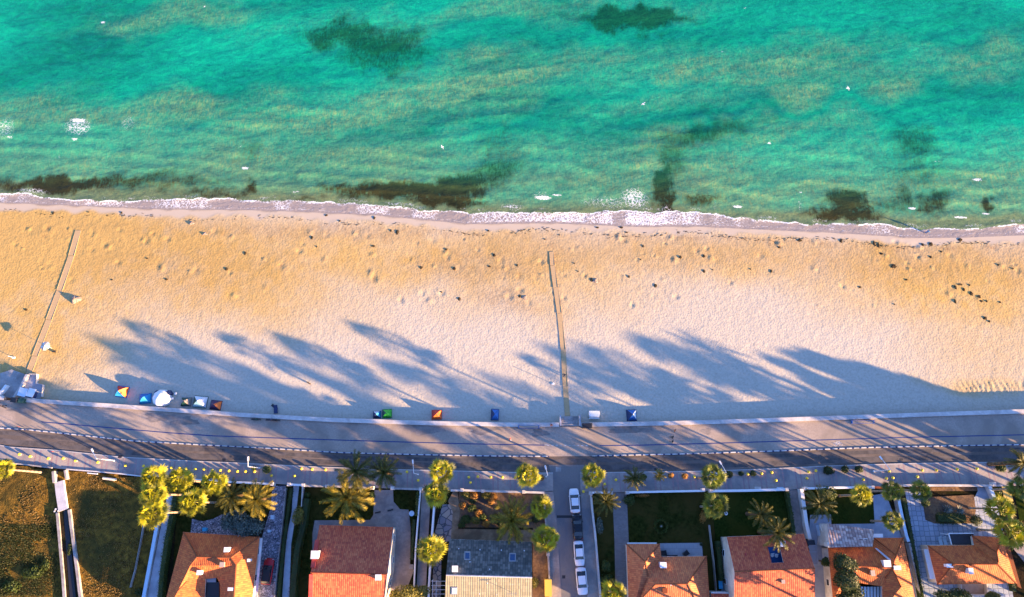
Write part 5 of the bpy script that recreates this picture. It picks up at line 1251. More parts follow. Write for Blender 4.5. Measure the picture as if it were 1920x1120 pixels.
bush(576, 928, 7, 7, 1.0, 'small pale green bush at the upper left corner of the maroon house lawn', 'leaf_green', 500)
bush(1180, 938, 12, 10, 1.6, 'leafy bush at the upper left corner of the ringed lawn', 'leaf_green', 1000, 0.14)
bush(1205, 929, 18, 4, 0.9, 'row of rusty shrubs under the white wall of the ringed lawn', 'leaf_rust', 600)
bush(1124, 986, 8, 14, 1.8, 'blue-green shrub in the strip left of the brick drive', 'leaf_blue', 900, 0.13)
bush(1136, 1061, 10, 11, 1.8, 'round bright green bush, upper of two left of the brick drive', 'leaf_green', 1200)
bush(1138, 1089, 12, 12, 2.0, 'round bright green bush, lower of two left of the brick drive', 'leaf_green', 1500)
bush(1552, 925, 20, 13, 2.2, 'dark shrub mass at the upper left of the sunlit lawn', 'leaf_green', 1700, 0.14)
bush(1735, 943, 9, 8, 1.6, 'round green bush below the small fan palm at the agave garden', 'leaf_green', 900)
bush(1831, 975, 12, 11, 2.2, 'round dark green bush at the lower right corner of the agave bed', 'leaf_dark', 1400)
bush(1873, 920, 8, 8, 1.6, 'dark bush left of the yellow-lit tiled step', 'leaf_green', 800)
bush(1325, 952, 9, 12, 1.5, 'dark tangled shrub beside the fan palm between two lawns', 'leaf_dark', 900)
bush(1318, 970, 7, 12, 1.2, 'brown shrub at the right end of the ringed lawn', 'leaf_rust', 500)
bush(1003, 1093, 8, 10, 1.8, 'yellow-green shrub at the lower right of the cream roof slope', 'leaf_yellow', 900)
bush(1350, 1062, 5, 6, 1.2, 'teal shrub in the dark gap right of the salmon roof', 'leaf_blue', 400)
bush(60, 1075, 22, 14, 0.8, 'scrubby olive bush in the lower left of the dry lot', 'leaf_green', 900, 0.14)
bush(20, 1100, 18, 12, 0.7, 'low pale scrub at the lower left corner', 'leaf_green', 700, 0.14)
bush(85, 1060, 10, 10, 0.7, 'small green scrub tuft in the dry lot left of the channel', 'leaf_green', 500)
bush(130, 1030, 5, 14, 0.8, 'green weeds growing inside the drainage channel', 'leaf_dark', 500)
bush(262, 1112, 12, 8, 0.8, 'green scrub at the foot of the slanting white wall', 'leaf_dark', 500)
# the crowded shrub garden
rg = random.Random(11); cols = ['leaf_rust', 'leaf_yellow', 'leaf_green', 'leaf_dark', 'leaf_rust', 'leaf_green']
adj = {'leaf_rust': 'rusty orange', 'leaf_yellow': 'golden', 'leaf_green': 'green', 'leaf_dark': 'dark green'}
spots = [(874, 927, 10, 'leaf_yellow'), (889, 929, 9, 'leaf_rust'), (912, 927, 11, 'leaf_yellow'), (925, 932, 8, 'leaf_rust'), (868, 948, 8, 'leaf_rust'), (884, 953, 9, 'leaf_green'), (897, 962, 9, 'leaf_rust'), (873, 975, 11, 'leaf_green'),
         (892, 975, 10, 'leaf_yellow'), (905, 970, 8, 'leaf_green'), (911, 982, 8, 'leaf_rust'), (928, 972, 10, 'leaf_green'), (940, 984, 8, 'leaf_dark'), (932, 951, 5, 'leaf_yellow'), (1005, 974, 9, 'leaf_dark'), (920, 942, 7, 'leaf_rust'), (865, 985, 7, 'leaf_green'), (886, 940, 7, 'leaf_dark')]
where = ['close under the stone wall', 'in the upper part', 'in the upper part under the pillar', 'in the upper middle', 'at the left edge', 'left of the middle', 'in the centre', 'in the lower left corner',
         'in the lower left', 'in the centre beside the path', 'at the lower middle', 'left of the spiky date palm', 'below left of the spiky date palm', 'as a small tuft above the centre', 'right of the spiky date palm', 'near the middle of the upper half', 'at the very corner by the tan path', 'in the dark strip left of centre']
for (px, py, r_, mt), wh in zip(spots, where):
    bush(px, py, r_, r_ * 0.85, 1.0, adj[mt] + ' shrub ' + wh + ' of the crowded shrub garden', mt, int(8 * r_ * r_) + 120, 0.12, 'shrubs of the crowded garden')
def ring_bush():
    c = at(1240, 987, 0.5); t = thing('ring_hedge', (c.x, c.y, 0), 'round clipped bush ring in the middle of the dark lawn', 'bush'); rng = random.Random(2)
    mb = MB()
    for R, w, n in ((1.15, 0.28, 900), (0.26, 0.10, 160)):
        for _ in range(n):
            a = rng.uniform(0, 6.283); rr_ = R + rng.gauss(0, w * 0.5); p = Vector((c.x + rr_ * math.cos(a), c.y + rr_ * math.sin(a), rng.uniform(0.05, 0.5)))
            u = Vector((rng.gauss(0, 1), rng.gauss(0, 1), rng.gauss(0, 1))).normalized(); v = u.orthogonal().normalized(); s = 0.08
            mb.add([p - u * s, p - v * s, p + u * s, p + v * s], [(0, 1, 2, 3)])
    mb.build('foliage', M['leaf_green'], t)
    m = MB(); m.lathe([(0.16, 0), (0.16, 0.5), (0.1, 0.55)], (c.x, c.y, 0)); m.build('centre_pot', M['concrete'], t)
ring_bush()
def hedge(pts, w, h, label, mat, dens=90, size=0.11, base=0.0):
    p = [at(a, b, h) for a, b in pts]; rng = random.Random(int(pts[0][0])); t = thing('hedge', (p[0].x, p[0].y, 0), label, 'hedge'); mb = MB(); core = MB()
    for i in range(len(p) - 1):
        d = p[i + 1] - p[i]; L = d.length; d.normalize(); s = Vector((-d.y, d.x, 0))
        for _ in range(int(L * w * dens)):
            a = rng.uniform(0, L); k = rng.uniform(-1, 1); z = h * (1 - rng.random() ** 2.2)
            ed = 1 + 0.25 * math.sin(a * 1.7 + i) * rng.random()
            q = p[i] + d * a + s * (k * w / 2 * ed); q.z = base + z * (1 - 0.2 * abs(k) ** 3) * rng.uniform(0.85, 1.06)
            u = Vector((rng.gauss(0, 1), rng.gauss(0, 1), rng.gauss(0, .6))).normalized(); v = u.orthogonal().normalized(); sz = size * rng.uniform(0.6, 1.3)
            mb.add([q - u * sz, q - v * sz * 0.6, q + u * sz, q + v * sz * 0.6], [(0, 1, 2, 3)])
        w2 = w * 0.36; a_, b_ = p[i], p[i + 1]
        core.add([(a_.x + s.x * w2, a_.y + s.y * w2, base), (a_.x - s.x * w2, a_.y - s.y * w2, base), (b_.x - s.x * w2, b_.y - s.y * w2, base), (b_.x + s.x * w2, b_.y + s.y * w2, base),
                  (a_.x + s.x * w2 * .8, a_.y + s.y * w2 * .8, h * 0.8), (a_.x - s.x * w2 * .8, a_.y - s.y * w2 * .8, h * 0.8), (b_.x - s.x * w2 * .8, b_.y - s.y * w2 * .8, h * 0.8), (b_.x + s.x * w2 * .8, b_.y + s.y * w2 * .8, h * 0.8)],
                 [(0, 1, 5, 4), (1, 2, 6, 5), (2, 3, 7, 6), (3, 0, 4, 7), (4, 5, 6, 7)])
    mb.build('foliage', M[mat], t); core.build('branches', M['leaf_dark'], t)
hedge([(326, 930), (320, 965), (311, 1010), (302, 1070), (294, 1170)], 1.3, 1.7, 'long hedge between the grey lane and the house with the courtyard', 'leaf_hedge')
hedge([(1696, 934), (1703, 970), (1711, 1010), (1720, 1060), (1730, 1110), (1738, 1160)], 1.0, 1.5, 'long dark hedge left of the agave garden and tiled yard', 'leaf_green')
hedge([(574, 935), (567, 985), (556, 1030), (550, 1080), (545, 1150)], 1.6, 1.6, 'dark hedge between the grey path and maroon-roofed house', 'leaf_dark', 60)
hedge([(545, 915), (539, 960), (531, 1020), (523, 1100), (519, 1160)], 0.8, 0.9, 'low green hedge between the pebble drive and grey path', 'leaf_green', 70)
hedge([(783, 922), (780, 968)], 0.7, 1.6, 'short sunlit hedge at the right end of the curved driveway', 'leaf_hedge')
hedge([(776, 975), (771, 1050)], 0.8, 1.2, 'dark low hedge along the right of the curved driveway', 'leaf_dark', 60)
hedge([(1477, 922), (1484, 960), (1490, 1000)], 0.9, 1.2, 'low dark hedge left of the pale garden path', 'leaf_green', 70)
hedge([(1760, 972), (1785, 973), (1812, 972)], 2.0, 1.0, 'wide clipped green hedge below the two agaves', 'leaf_green', 90)
hedge([(1882, 1010), (1893, 1050), (1905, 1110)], 0.9, 1.3, 'dark hedge strip right of the brown hip-roofed house', 'leaf_dark', 60)
hedge([(1347, 1015), (1351, 1050), (1354, 1090)], 1.2, 1.6, 'black-green hedge in the gap left of the big gable roof', 'leaf_dark', 60)
def agave(px, py, r_, label):
    c = at(px, py, 0.3); t = thing('agave', (c.x, c.y, 0.05), label, 'agave'); mb = MB(); rng = random.Random(int(px))
    for i in range(38):
        az = i * 2.39996; el = math.radians(75 - 70 * (i / 38)); L = r_ * rng.uniform(0.85, 1.1); s = Vector((-math.sin(az), math.cos(az), 0)) * 0.07
        d = Vector((math.cos(az) * math.cos(el), math.sin(az) * math.cos(el), math.sin(el)))
        b = Vector((c.x, c.y, 0.12)); mid = b + d * L * 0.5; tip = b + d * L
        mb.add([b - s * 0.6, mid - s, tip, mid + s, b + s * 0.6], [(0, 1, 2, 3, 4)])
    mb.build('leaves', M['leaf_agave'], t)
    m = MB(); m.lathe([(0.1, 0), (0.12, 0.2), (0.05, 0.3)], (c.x, c.y, 0.05), 8); m.build('stem', M['trunk_dark'], t)
agave(1776, 956, 1.2, 'spiky blue-grey agave, left one in the dark flower bed'); agave(1799, 957, 1.25, 'spiky blue-grey agave, right one in the dark flower bed')

# low dry tufts over the left lot
tm = MB(); rg = random.Random(4)
def tufts(name, poly, n, hgt, mat, seed):
    rg = random.Random(seed); w = [at(a, b, 0) for a, b in poly]; mb = MB(); k = 0
    x0, x1 = min(p.x for p in w), max(p.x for p in w); y0, y1 = min(p.y for p in w), max(p.y for p in w)
    while k < n:
        x, y = rg.uniform(x0, x1), rg.uniform(y0, y1); ins = False
        for i in range(len(w)):
            a, b = w[i], w[(i + 1) % len(w)]
            if (a.y > y) != (b.y > y) and x < (b.x - a.x) * (y - a.y) / (b.y - a.y) + a.x: ins = not ins
        k += 1
        if not ins: continue
        den = float(vnoise(np.array(x * 0.25), np.array(y * 0.25)))
        if den < rg.uniform(0.2, 0.8): continue
        a = rg.uniform(0, 6.283); h = hgt * rg.uniform(0.5, 1.5); z = 0.05
        for j in range(3):
            a += 2.1; u = Vector((math.cos(a), math.sin(a), 0)); p = Vector((x, y, z)) + u * 0.04; s = Vector((-u.y, u.x, 0)) * 0.07
            mb.add([p - s, p + s, p + u * h * 0.5 + Vector((0, 0, h))], [(0, 1, 2)])
    o = mb.build(name, M[mat]); tag(o, None, None, None, 'stuff'); return o
M['dry_grass'] = leafmat('dry_grass', (0.10, 0.065, 0.02), (0.34, 0.22, 0.07), 0.2)
M['green_grass'] = leafmat('green_grass', (0.02, 0.035, 0.008), (0.07, 0.08, 0.02), 0.2)
tag(tufts('dry_grass', [(0, 875), (97, 882), (104, 955), (116, 1118), (0, 1118)], 5000, 0.18, 'dry_grass', 1), 'dry golden grass tufts over the left part of the empty lot', 'grass')
tag(tufts('dry_grass', [(127, 884), (275, 897), (300, 960), (255, 1118), (155, 1118), (132, 955)], 6000, 0.18, 'dry_grass', 2), 'dry golden grass tufts over the empty lot right of the channel', 'grass')
tag(tufts('scrub_grass', [(0, 985), (105, 985), (116, 1118), (0, 1118)], 7000, 0.25, 'green_grass', 3), 'dark olive weeds in the shaded lower left of the lot', 'grass')
# seaweed mounds on the sand, their dark shadow put into the colour
ws = None
def clump(px, py, rx, ry, h=0.12, seed=0):
    rng = random.Random(int(px * 5 + py)); c = atb(px, py); mb = MB(); n = 12; z = float(beach_z(c.x, c.y))
    ring = []; 
    for lv, (f, zz) in enumerate(((1.0, -0.05), (0.8, 0.6), (0.4, 1.0))):
        for i in range(n):
            a = 2 * math.pi * i / n; k = f * rng.uniform(0.6, 1.25)
            ring.append((c.x + rx * 0.085 * k * math.cos(a), c.y + ry * 0.085 * k * math.sin(a), z + h * zz * rng.uniform(0.6, 1.2)))
    fs = [(l * n + i, l * n + (i + 1) % n, (l + 1) * n + (i + 1) % n, (l + 1) * n + i) for l in range(2) for i in range(n)] + [tuple(range(2 * n, 3 * n))]
    o = O('shaded_mound', ring, fs, M['weed_and_shade']); tag(o, 'small ragged seaweed mound on the sand, shadow put into its dark colour', 'seaweed', 'seaweed mounds with painted shadow on the beach'); return o
for q in [(100, 400, 3, 5), (228, 399, 3, 3), (166, 398, 2, 2), (276, 485, 2.5, 2.5), (210, 525, 3, 2), (312, 524, 4, 3), (425, 505, 4, 4.5), (460, 475, 3, 5), (585, 446, 3.5, 5), (594, 463, 2, 2.5), (612, 404, 4, 3), (637, 415, 3, 3), (702, 409, 3, 5), (745, 436, 4, 7), (733, 433, 2.5, 4), (700, 462, 5, 3),
          (790, 502, 4, 5), (852, 504, 5, 5), (927, 479, 4, 4.5), (918, 500, 3.5, 3), (837, 468, 4, 3), (970, 498, 3, 4), (916, 433, 3, 3), (1120, 427, 5, 3), (1165, 427, 5, 3), (1175, 436, 4, 2), (1109, 525, 3.5, 6), (1206, 462, 3, 4), (1201, 487, 2.5, 2), (1276, 483, 4, 4.5), (1320, 481, 4, 5), (1320, 509, 4, 5),
          (1179, 519, 2.5, 4), (1084, 509, 2, 2), (1077, 494, 2, 2), (1407, 505, 2, 2.5), (1336, 506, 2, 2), (1500, 451, 7, 4), (1461, 464, 4, 3), (1577, 452, 4, 6), (1639, 457, 3.5, 8), (1647, 460, 3, 9), (1653, 476, 4.5, 4), (1730, 459, 4, 5), (1745, 458, 6, 6), (1800, 450, 6, 5), (1765, 472, 3, 3), (1745, 482, 4, 4), (1675, 500, 8, 6),
          (1700, 525, 4, 3), (1792, 540, 3.5, 7), (1800, 534, 8, 2.5), (1807, 543, 3, 5), (1821, 551, 5, 6), (1836, 557, 5, 5), (1840, 565, 4, 3), (1850, 565, 3, 3), (1818, 535, 2.5, 3), (1875, 567, 3, 3), (1791, 566, 3, 6), (1847, 597, 5, 5), (1855, 603, 3, 3), (1872, 497, 3, 3), (1899, 504, 3, 2), (1446, 509, 3, 5), (1613, 539, 4, 3), (1677, 571, 2.5, 2), (49, 581, 4, 3), (1022, 449, 2, 2), (1049, 441, 2, 2), (861, 561, 4, 5), (1229, 536, 5, 5), (975, 556, 4, 5), (828, 548, 2.5, 2)]:
    clump(*q)
tl = MB(); rg = random.Random(9)
for i in range(420):
    px = rg.choice([rg.uniform(0, 1920), rg.uniform(960, 1920)]); s_ = float(shore_y(at(px, 420, -1.9).x)); x = at(px, 420, -1.9).x; y = s_ - 2.9 + rg.gauss(0, 0.22) + 0.5 * math.sin(x * 0.21); z = float(beach_z(x, y)) + 0.015
    a = rg.uniform(-0.5, 0.5); L = rg.uniform(0.08, 0.4); w = rg.uniform(0.03, 0.08); d = Vector((math.cos(a), math.sin(a), 0)); s = Vector((-d.y, d.x, 0))
    c = Vector((x, y, z)); tl.add([c - d * L - s * w, c + d * L - s * w * .5, c + d * L + s * w * .5, c - d * L + s * w, c + Vector((0, 0, 0.05))], [(0, 1, 4), (1, 2, 4), (2, 3, 4), (3, 0, 4)])
o = tl.build('tide_wrack', M['weed_and_shade']); tag(o, 'thin broken line of dark seaweed bits left by the tide', 'seaweed', None, 'stuff')
# two larger sand heaps
def heap(px, py, rx, ry, h, label, seed):
    rng = random.Random(seed); c = atb(px, py); vs = []; n = 20; L = 7
    for l in range(L):
        f = 1 - l / (L - 1)
        for i in range(n):
            a = 2 * math.pi * i / n; k = f * (1 + 0.22 * math.sin(3 * a + seed) + rng.uniform(-0.12, 0.12))
            vs.append((c.x + rx * 0.108 * k * math.cos(a), c.y + ry * 0.108 * k * math.sin(a), c.z - 0.12 + h * (1 - f ** 1.6) * rng.uniform(0.85, 1.15)))
    fs = [(l * n + i, l * n + (i + 1) % n, (l + 1) * n + (i + 1) % n, (l + 1) * n + i) for l in range(L - 1) for i in range(n)]
    o = O('sand_heap', vs, fs, M['sand']); tag(o, label, 'sand heap'); return o
heap(142, 562, 11, 9, 0.85, 'large lit sand heap near the left boardwalk', 1)
heap(359, 419, 7, 5, 0.4, 'small pale heap of sand and stone high on the left beach', 2)
heap(384, 439, 7, 4, 0.35, 'low pale heap below the other small heap on the left beach', 3)
heap(1116, 527, 7, 7, 0.35, 'small dug sand heap right of the middle boardwalk', 4)
heap(983, 558, 8, 6, 0.3, 'low sand heap left of the middle boardwalk', 5)
# ------------------------------------------------------------------ yellow round bollards on the sidewalk
bol = [(36, 852), (56, 856), (90, 860), (118, 860), (141, 864), (183, 867), (235, 873), (269, 874), (321, 877), (336, 878), (349, 879), (366, 880), (382, 880), (398, 882), (413, 882), (429, 883), (445, 884), (460, 884), (477, 884.5),
       (509, 892), (552, 893), (565, 879), (585, 880), (610, 881), (763, 885), (784, 901), (879, 895), (896, 894), (920, 895), (942, 895), (966, 896), (882, 905), (1100, 914), (1094, 922), (1134, 908), (1155, 900), (1302, 894),
       (1402, 889), (1428, 888), (1447, 886), (1455, 901), (1516, 885), (1530, 883), (1513, 897), (1619, 899), (1667, 884), (1662, 897), (1674, 896), (1729, 882), (1756, 882), (1720, 894), (1795, 880), (1832, 879)]
bp = thing('bollard', (0, 0, 0), 'yellow round-topped bollard standing on the sidewalk', 'bollard', 'yellow bollards along the sidewalk')
m = MB(); m.lathe([(0.20, 0.12), (0.17, 0.2), (0.15, 0.34)], n=12); m.build('base', M['concrete'], bp)
m = MB(); m.lathe([(0.12, 0.32)] + [(0.27 * math.sin(math.pi * k / 9), 0.60 - 0.27 * math.cos(math.pi * k / 9)) for k in range(1, 9)] + [(0.03, 0.87)], n=14); m.build('ball', M['yellow'], bp, smooth=True)
for i, (px, py) in enumerate(bol):
    o = bp if i == 0 else copy_tree(bp); p = at(px, py, 0.6); o.location = (p.x, p.y, 0)

# ------------------------------------------------------------------ street lamps with an arm over the road
def lamp(bx, by, ax, ay, label, h=6.3):
    """bx, by: foot of the pole; ax, ay: lamp head in the photograph"""
    b = at(bx, by, 0.12); hd = at(ax, ay, h); t = thing('street_lamp', b, label, 'street lamp', 'street lamps along the sidewalk')
    m = MB(); m.bar(b, (b.x, b.y, h - 0.25), 0.09, n=10, r2=0.055); m.build('pole', M['pale'], t)
    m = MB(); m.lathe([(0.16, 0), (0.16, 0.25), (0.1, 0.3)], b); m.build('pole_base', M['pale'], t)
    m = MB(); m.bar((b.x, b.y, h - 0.3), (b.x, b.y, h - 0.05), 0.06); m.bar((b.x, b.y, h - 0.08), hd, 0.055, n=8, r2=0.045); m.build('arm', M['white'], t)
    d = (hd - Vector((b.x, b.y, h))); d.z = 0; d.normalize(); s = Vector((-d.y, d.x, 0)); R = Matrix(((d.x, s.x, 0, hd.x), (d.y, s.y, 0, hd.y), (0, 0, 1, h), (0, 0, 0, 1)))
    m = MB(); m.box(-0.35, 0.4, -0.15, 0.15, -0.06, 0.08, 0, R, 0.04); m.build('lamp_head', M['pale'], t)
lamp(215, 864, 173, 845, 'street lamp at the left by the dark grate, its pole leaning into the picture', 6.3)
lamp(487, 878, 465, 860.5, 'street lamp with bent white arm next to the round green bush')
lamp(784, 890, 774, 866, 'street lamp with white arm left of the touching pair of fan palms')
lamp(1024, 894, 1023, 877, 'street lamp on the corner left of the side street')
lamp(1344, 889, 1351, 868, 'street lamp rising beside the broad fan palm')
lamp(1638, 884, 1652, 859, 'street lamp right of the three clipped bushes')
# poles and signs
def small_sign(px, py, h, m_, label):
    b = at(px, py, 0.1); t = thing('road_sign', b, label, 'sign'); k = MB(); k.bar(b, b + Vector((0, 0, h)), 0.035); k.build('post', M['grey_metal'], t)
    k = MB(); k.bar(b + Vector((0, 0.03, h - 0.15)), b + Vector((0, 0.06, h - 0.15)), 0.32, n=14); k.build('disc', M[m_], t)
small_sign(111, 849, 2.2, 'red', 'small red round road sign by the kerb at the left')
small_sign(48, 803, 2.3, 'red', 'red and white sign at the gap in the blue and white kerb')
small_sign(1023, 836, 2.0, 'white', 'small white sign where the blue lane line stops left of the crossing')
for px, lb in ((165, 'white drain pipe lying near the top of the dry lot'),):
    a, b = at(164, 887, 0.3), at(183, 889, 0.3); m = MB(); m.bar(a, b, 0.10, n=8); o = m.build('pipe', M['pale']); tag(o, lb, 'pipe')
a, b = at(193, 896.5, 0.3), at(218, 899.5, 0.3); m = MB(); m.bar(a, b, 0.20, n=10); m.bar(a + Vector((0, -.2, 0)), b + Vector((-0.3, -.2, 0)), 0.08, n=6); o = m.build('fallen_post', M['wall_cream']); tag(o, 'pale fallen post lying on the dry lot below the sidewalk', 'post')
rg = random.Random(3); k = MB()
for dx, dy in ((0, 0), (5, 3), (2, 8), (-2, 4)):
    c = at(105 + dx, 955 + dy, 0.3); r_ = 0.22; k.lathe([(r_ * .6, -0.2), (r_, 0), (r_ * .8, .25), (r_ * .3, .35)], (c.x, c.y, 0.25), 7)
o = k.build('rubble', M['slab_grey']); tag(o, 'pale broken concrete lumps at the lower end of the slab', 'rubble')

# ------------------------------------------------------------------ tents on the sand
def tent(px, py, w, d, h, cols, label, ang=0.0, pegs=True):
    """square ridge-pole tent: four curved sides, each its own colour, sitting on a base sheet"""
    c = atb(px, py); w *= 0.107; d *= 0.107; t = thing('tent', c, label, 'tent')
    R = Matrix.Rotation(ang, 3, 'Z'); cn = [(-1, -1), (1, -1), (1, 1), (-1, 1)]
    def P(u, v, z): return c + R @ Vector((u * w / 2, v * d / 2, z))
    for k in range(4):
        a, b = Vector(cn[k]), Vector(cn[(k + 1) % 4]); n = 6; vs = []; fs = []
        for i in range(n + 1):
            f = i / n; sc = 1 - f ** 1.35; z = h * (f ** 0.72)
            for j in range(7):
                s = j / 6; p = a * (1 - s) + b * s; sag = 1 - 0.08 * math.sin(math.pi * s) * math.sin(math.pi * min(1, f + 0.15))
                vs.append(P(p.x * sc * sag, p.y * sc * sag, z))
        for i in range(n):
            for j in range(6): q = i * 7 + j; fs.append((q, q + 1, q + 8, q + 7))
        O('side_panel', vs, fs, M[cols[k % len(cols)]], t, smooth=True)
    b = MB()
    vs = [P(u * 1.06, v * 1.06, -0.06) for u, v in cn] + [P(u * 1.06, v * 1.06, 0.05) for u, v in cn]
    b.add(vs, [(3, 2, 1, 0), (4, 5, 6, 7), (0, 1, 5, 4), (1, 2, 6, 5), (2, 3, 7, 6), (3, 0, 4, 7)]); b.build('ground_sheet', M[cols[-1]], t)
    b = MB(); 
    for u, v in cn:
        prev = P(u, v, 0.05)
        for i in range(1, 7):
            f = i / 6; q = P(u * (1 - f ** 1.35), v * (1 - f ** 1.35), h * f ** 0.72 + 0.015); b.bar(prev, q, 0.018, n=4); prev = q
    b.build('pole', M['dark_metal'], t)
    return t
tent(230, 735, 21, 20, 1.7, ['sky_blue', 'orange', 'red', 'blue'], 'tent with orange, red and blue panels, leftmost on the sand', -0.15)
tent(273, 748, 21, 18, 1.4, ['sky_blue', 'sky_blue', 'blue', 'blue'], 'bright blue tent between the orange-and-blue tent and white dome', 0.1)
tent(350, 754, 18, 16, 1.5, ['dark_green', 'tan', 'dark_green', 'grey'], 'dark green and tan tent right of the white dome', 0.0)
tent(376, 754, 25, 21, 1.7, ['teal', 'pale', 'pale', 'dark_green'], 'pale teal and white tent between two dark tents', -0.08)
tent(405, 760, 20, 17, 1.3, ['purple', 'orange', 'purple', 'purple'], 'dark purple tent with an orange patch on its side', -0.1)
tent(707, 778, 14, 13, 1.3, ['navy', 'sky_blue', 'pale', 'navy'], 'small navy and light blue tent beside the green tent', 0.05)
tent(726, 776, 17, 16, 1.5, ['green', 'green', 'green', 'dark_green'], 'bright green tent by the sea wall', 0.05)
tent(819, 778, 18, 17, 1.5, ['orange', 'orange', 'red', 'red'], 'bright orange tent alone by the sea wall', 0.02)
tent(928, 778, 14, 20, 1.4, ['blue', 'blue', 'blue', 'navy'], 'narrow blue tent left of the middle stairs', -0.05)
tent(1184, 779, 18, 20, 1.5, ['blue', 'bluewhite', 'blue', 'navy'], 'blue tent with a white triangle right of the middle stairs', 0.03)
def dome():
    c = atb(306, 748); t = thing('dome_tent', c, 'large round white dome tent, biggest on the beach', 'tent'); m = MB(); n = 20; R = 1.75
    prof = [(R, 0), (R * 1.02, 0.5), (R * 0.95, 1.0), (R * 0.75, 1.55), (R * 0.4, 1.95), (0.06, 2.1)]
    for k, (a, b) in enumerate(zip(prof[:-1], prof[1:])): pass
    vs = []; fs = []
    for r_, z in prof:
        for i in range(n): a = 2 * math.pi * i / n; k = 1 + 0.03 * math.cos(i * math.pi); vs.append(c + Vector((r_ * k * math.cos(a), r_ * k * math.sin(a), z)))
    for k in range(len(prof) - 1):
        for i in range(n): j = (i + 1) % n; fs.append((k * n + i, k * n + j, (k + 1) * n + j, (k + 1) * n + i))
    fs.append(tuple(range((len(prof) - 1) * n, len(prof) * n)))
    O('canvas', vs, fs, M['white'], t, smooth=True)
    m = MB(); Rm = Matrix.Translation(c) @ Matrix.Rotation(math.radians(38), 4, 'Z'); m.box(1.45, 2.15, -0.45, 0.45, 0, 1.25, 0, Rm, 0.08); m.build('porch', M['navy'], t)
    m = MB(); Rm = Matrix.Translation(c) @ Matrix.Rotation(math.radians(135), 4, 'Z'); m.box(1.6, 2.0, -0.4, 0.4, 0, 0.9, 0, Rm, 0.08); m.build('side_flap', M['navy'], t)
    for px, py, lb in ((331, 739, 'upper white folding chair beside the white dome tent'), (325, 748, 'lower white folding chair beside the white dome tent')):
        q = atb(px, py); k = thing('folding_chair', q, lb, 'chair'); m = MB(); m.box(q.x - .25, q.x + .25, q.y - .22, q.y + .22, q.z + 0.4, q.z + 0.45); m.build('seat', M['white'], k)
        m = MB(); m.box(q.x + .22, q.x + .28, q.y - .22, q.y + .22, q.z + 0.45, q.z + 0.9); m.build('backrest', M['white'], k)
        for dx in (-.22, .22):
            for dy in (-.2, .2): m = MB(); m.bar((q.x + dx, q.y + dy, q.z - .05), (q.x + dx, q.y + dy, q.z + .4), .018, n=5); m.build('leg', M['grey_metal'], k)
dome()
# umbrella of straw with a bag, poles on the sand
def parasol(px, py):
    c = atb(px, py); t = thing('parasol', c, 'straw and white parasol standing beside the left boardwalk', 'parasol'); m = MB(); m.bar(c - Vector((0, 0, .2)), c + Vector((0, 0, 2.2)), 0.035); m.build('pole', M['white'], t)
    vs = [c + Vector((0, 0, 2.35))]; fs = []; n = 10; fm = []
    for i in range(n): a = 2 * math.pi * i / n; vs.append(c + Vector((0.95 * math.cos(a), 0.95 * math.sin(a), 1.95 + 0.05 * (i % 2))))
    for i in range(n): fs.append((0, 1 + i, 1 + (i + 1) % n)); fm.append(i % 2)
    O('shade', vs, fs, [M['tan'], M['off_white']], t, fm)
    b = c + Vector((0.75, -0.75, 0)); k = thing('beach_bag', b, 'dark bag lying at the foot of the straw parasol', 'bag'); m = MB(); m.box(b.x - .3, b.x + .3, b.y - .18, b.y + .18, b.z - .03, b.z + .32, taper=0.05); m.build('body', M['black'], k)
    m = MB(); m.bar(b + Vector((-.15, 0, .3)), b + Vector((0, 0, .48)), .02, n=5); m.bar(b + Vector((.15, 0, .3)), b + Vector((0, 0, .48)), .02, n=5); m.build('handle', M['black'], k)
parasol(97, 653)
def shower(px, py, h, label):
    c = atb(px, py); t = thing('beach_pole', c, label, 'pole'); m = MB(); m.bar(c - Vector((0, 0, .1)), c + Vector((0, 0, h)), 0.05); m.build('post', M['white'], t)
    m = MB(); m.box(c.x - .28, c.x + .28, c.y - .18, c.y + .18, c.z - 0.02, c.z + 0.12); m.build('foot', M['white'], t)
shower(26, 671, 1.7, 'short white pole with a foot plate on the sand at the left edge')
shower(1037, 720, 1.6, 'short white pole with a foot plate left of the middle boardwalk')

# ------------------------------------------------------------------ carts, bins, benches by the sea wall
def cart(px, py):
    c = atb(px, py); t = thing('beach_kiosk', c, 'white covered lifeguard cart on the sand right of the middle stairs', 'kiosk'); x, y, z = c
    m = MB(); m.box(x - .95, x + .95, y - .6, y + .6, z + 0.3, z + 1.2, taper=0.03); m.build('cabinet', M['off_white'], t)
    m = MB(); m.box(x - 1.05, x + 1.05, y - .35, y + .75, z + 1.2, z + 1.32, taper=0.04); m.build('lid', M['white'], t)
    m = MB(); m.box(x - 1.02, x + 1.02, y - .8, y - .6, z + .7, z + .78); m.build('shelf', M['white'], t)
    for dx in (-.75, .75): m = MB(); m.bar((x + dx, y - .65, z + .3), (x + dx, y - .55, z + .3), .3, n=14); m.build('wheel', M['black'], t)
cart(1113, 779)
def dumpster(px, py, zz, L, ang, cols, label, lid=True):
    c = at(px, py, 0); t = thing('waste_container', (c.x, c.y, zz), label, 'container'); R = Matrix.Translation((c.x, c.y, zz)) @ Matrix.Rotation(ang, 4, 'Z')
    m = MB(); m.box(-L / 2, L / 2, -.42, .42, 0.15, 1.0, 0, R, -0.05); m.build('body', M[cols[0]], t)
    m = MB(); m.box(-L / 2 - .06, L / 2 + .06, -.5, .5, 1.0, 1.12, 0, R, 0.12); m.build('lid', M[cols[1]], t)
    for u in (-1, 1): m = MB(); m.bar(R @ Vector((u * L / 2 * .8, -.45, .1)), R @ Vector((u * L / 2 * .8, .45, .1)), .1, n=8); m.build('wheel', M['black'], t)
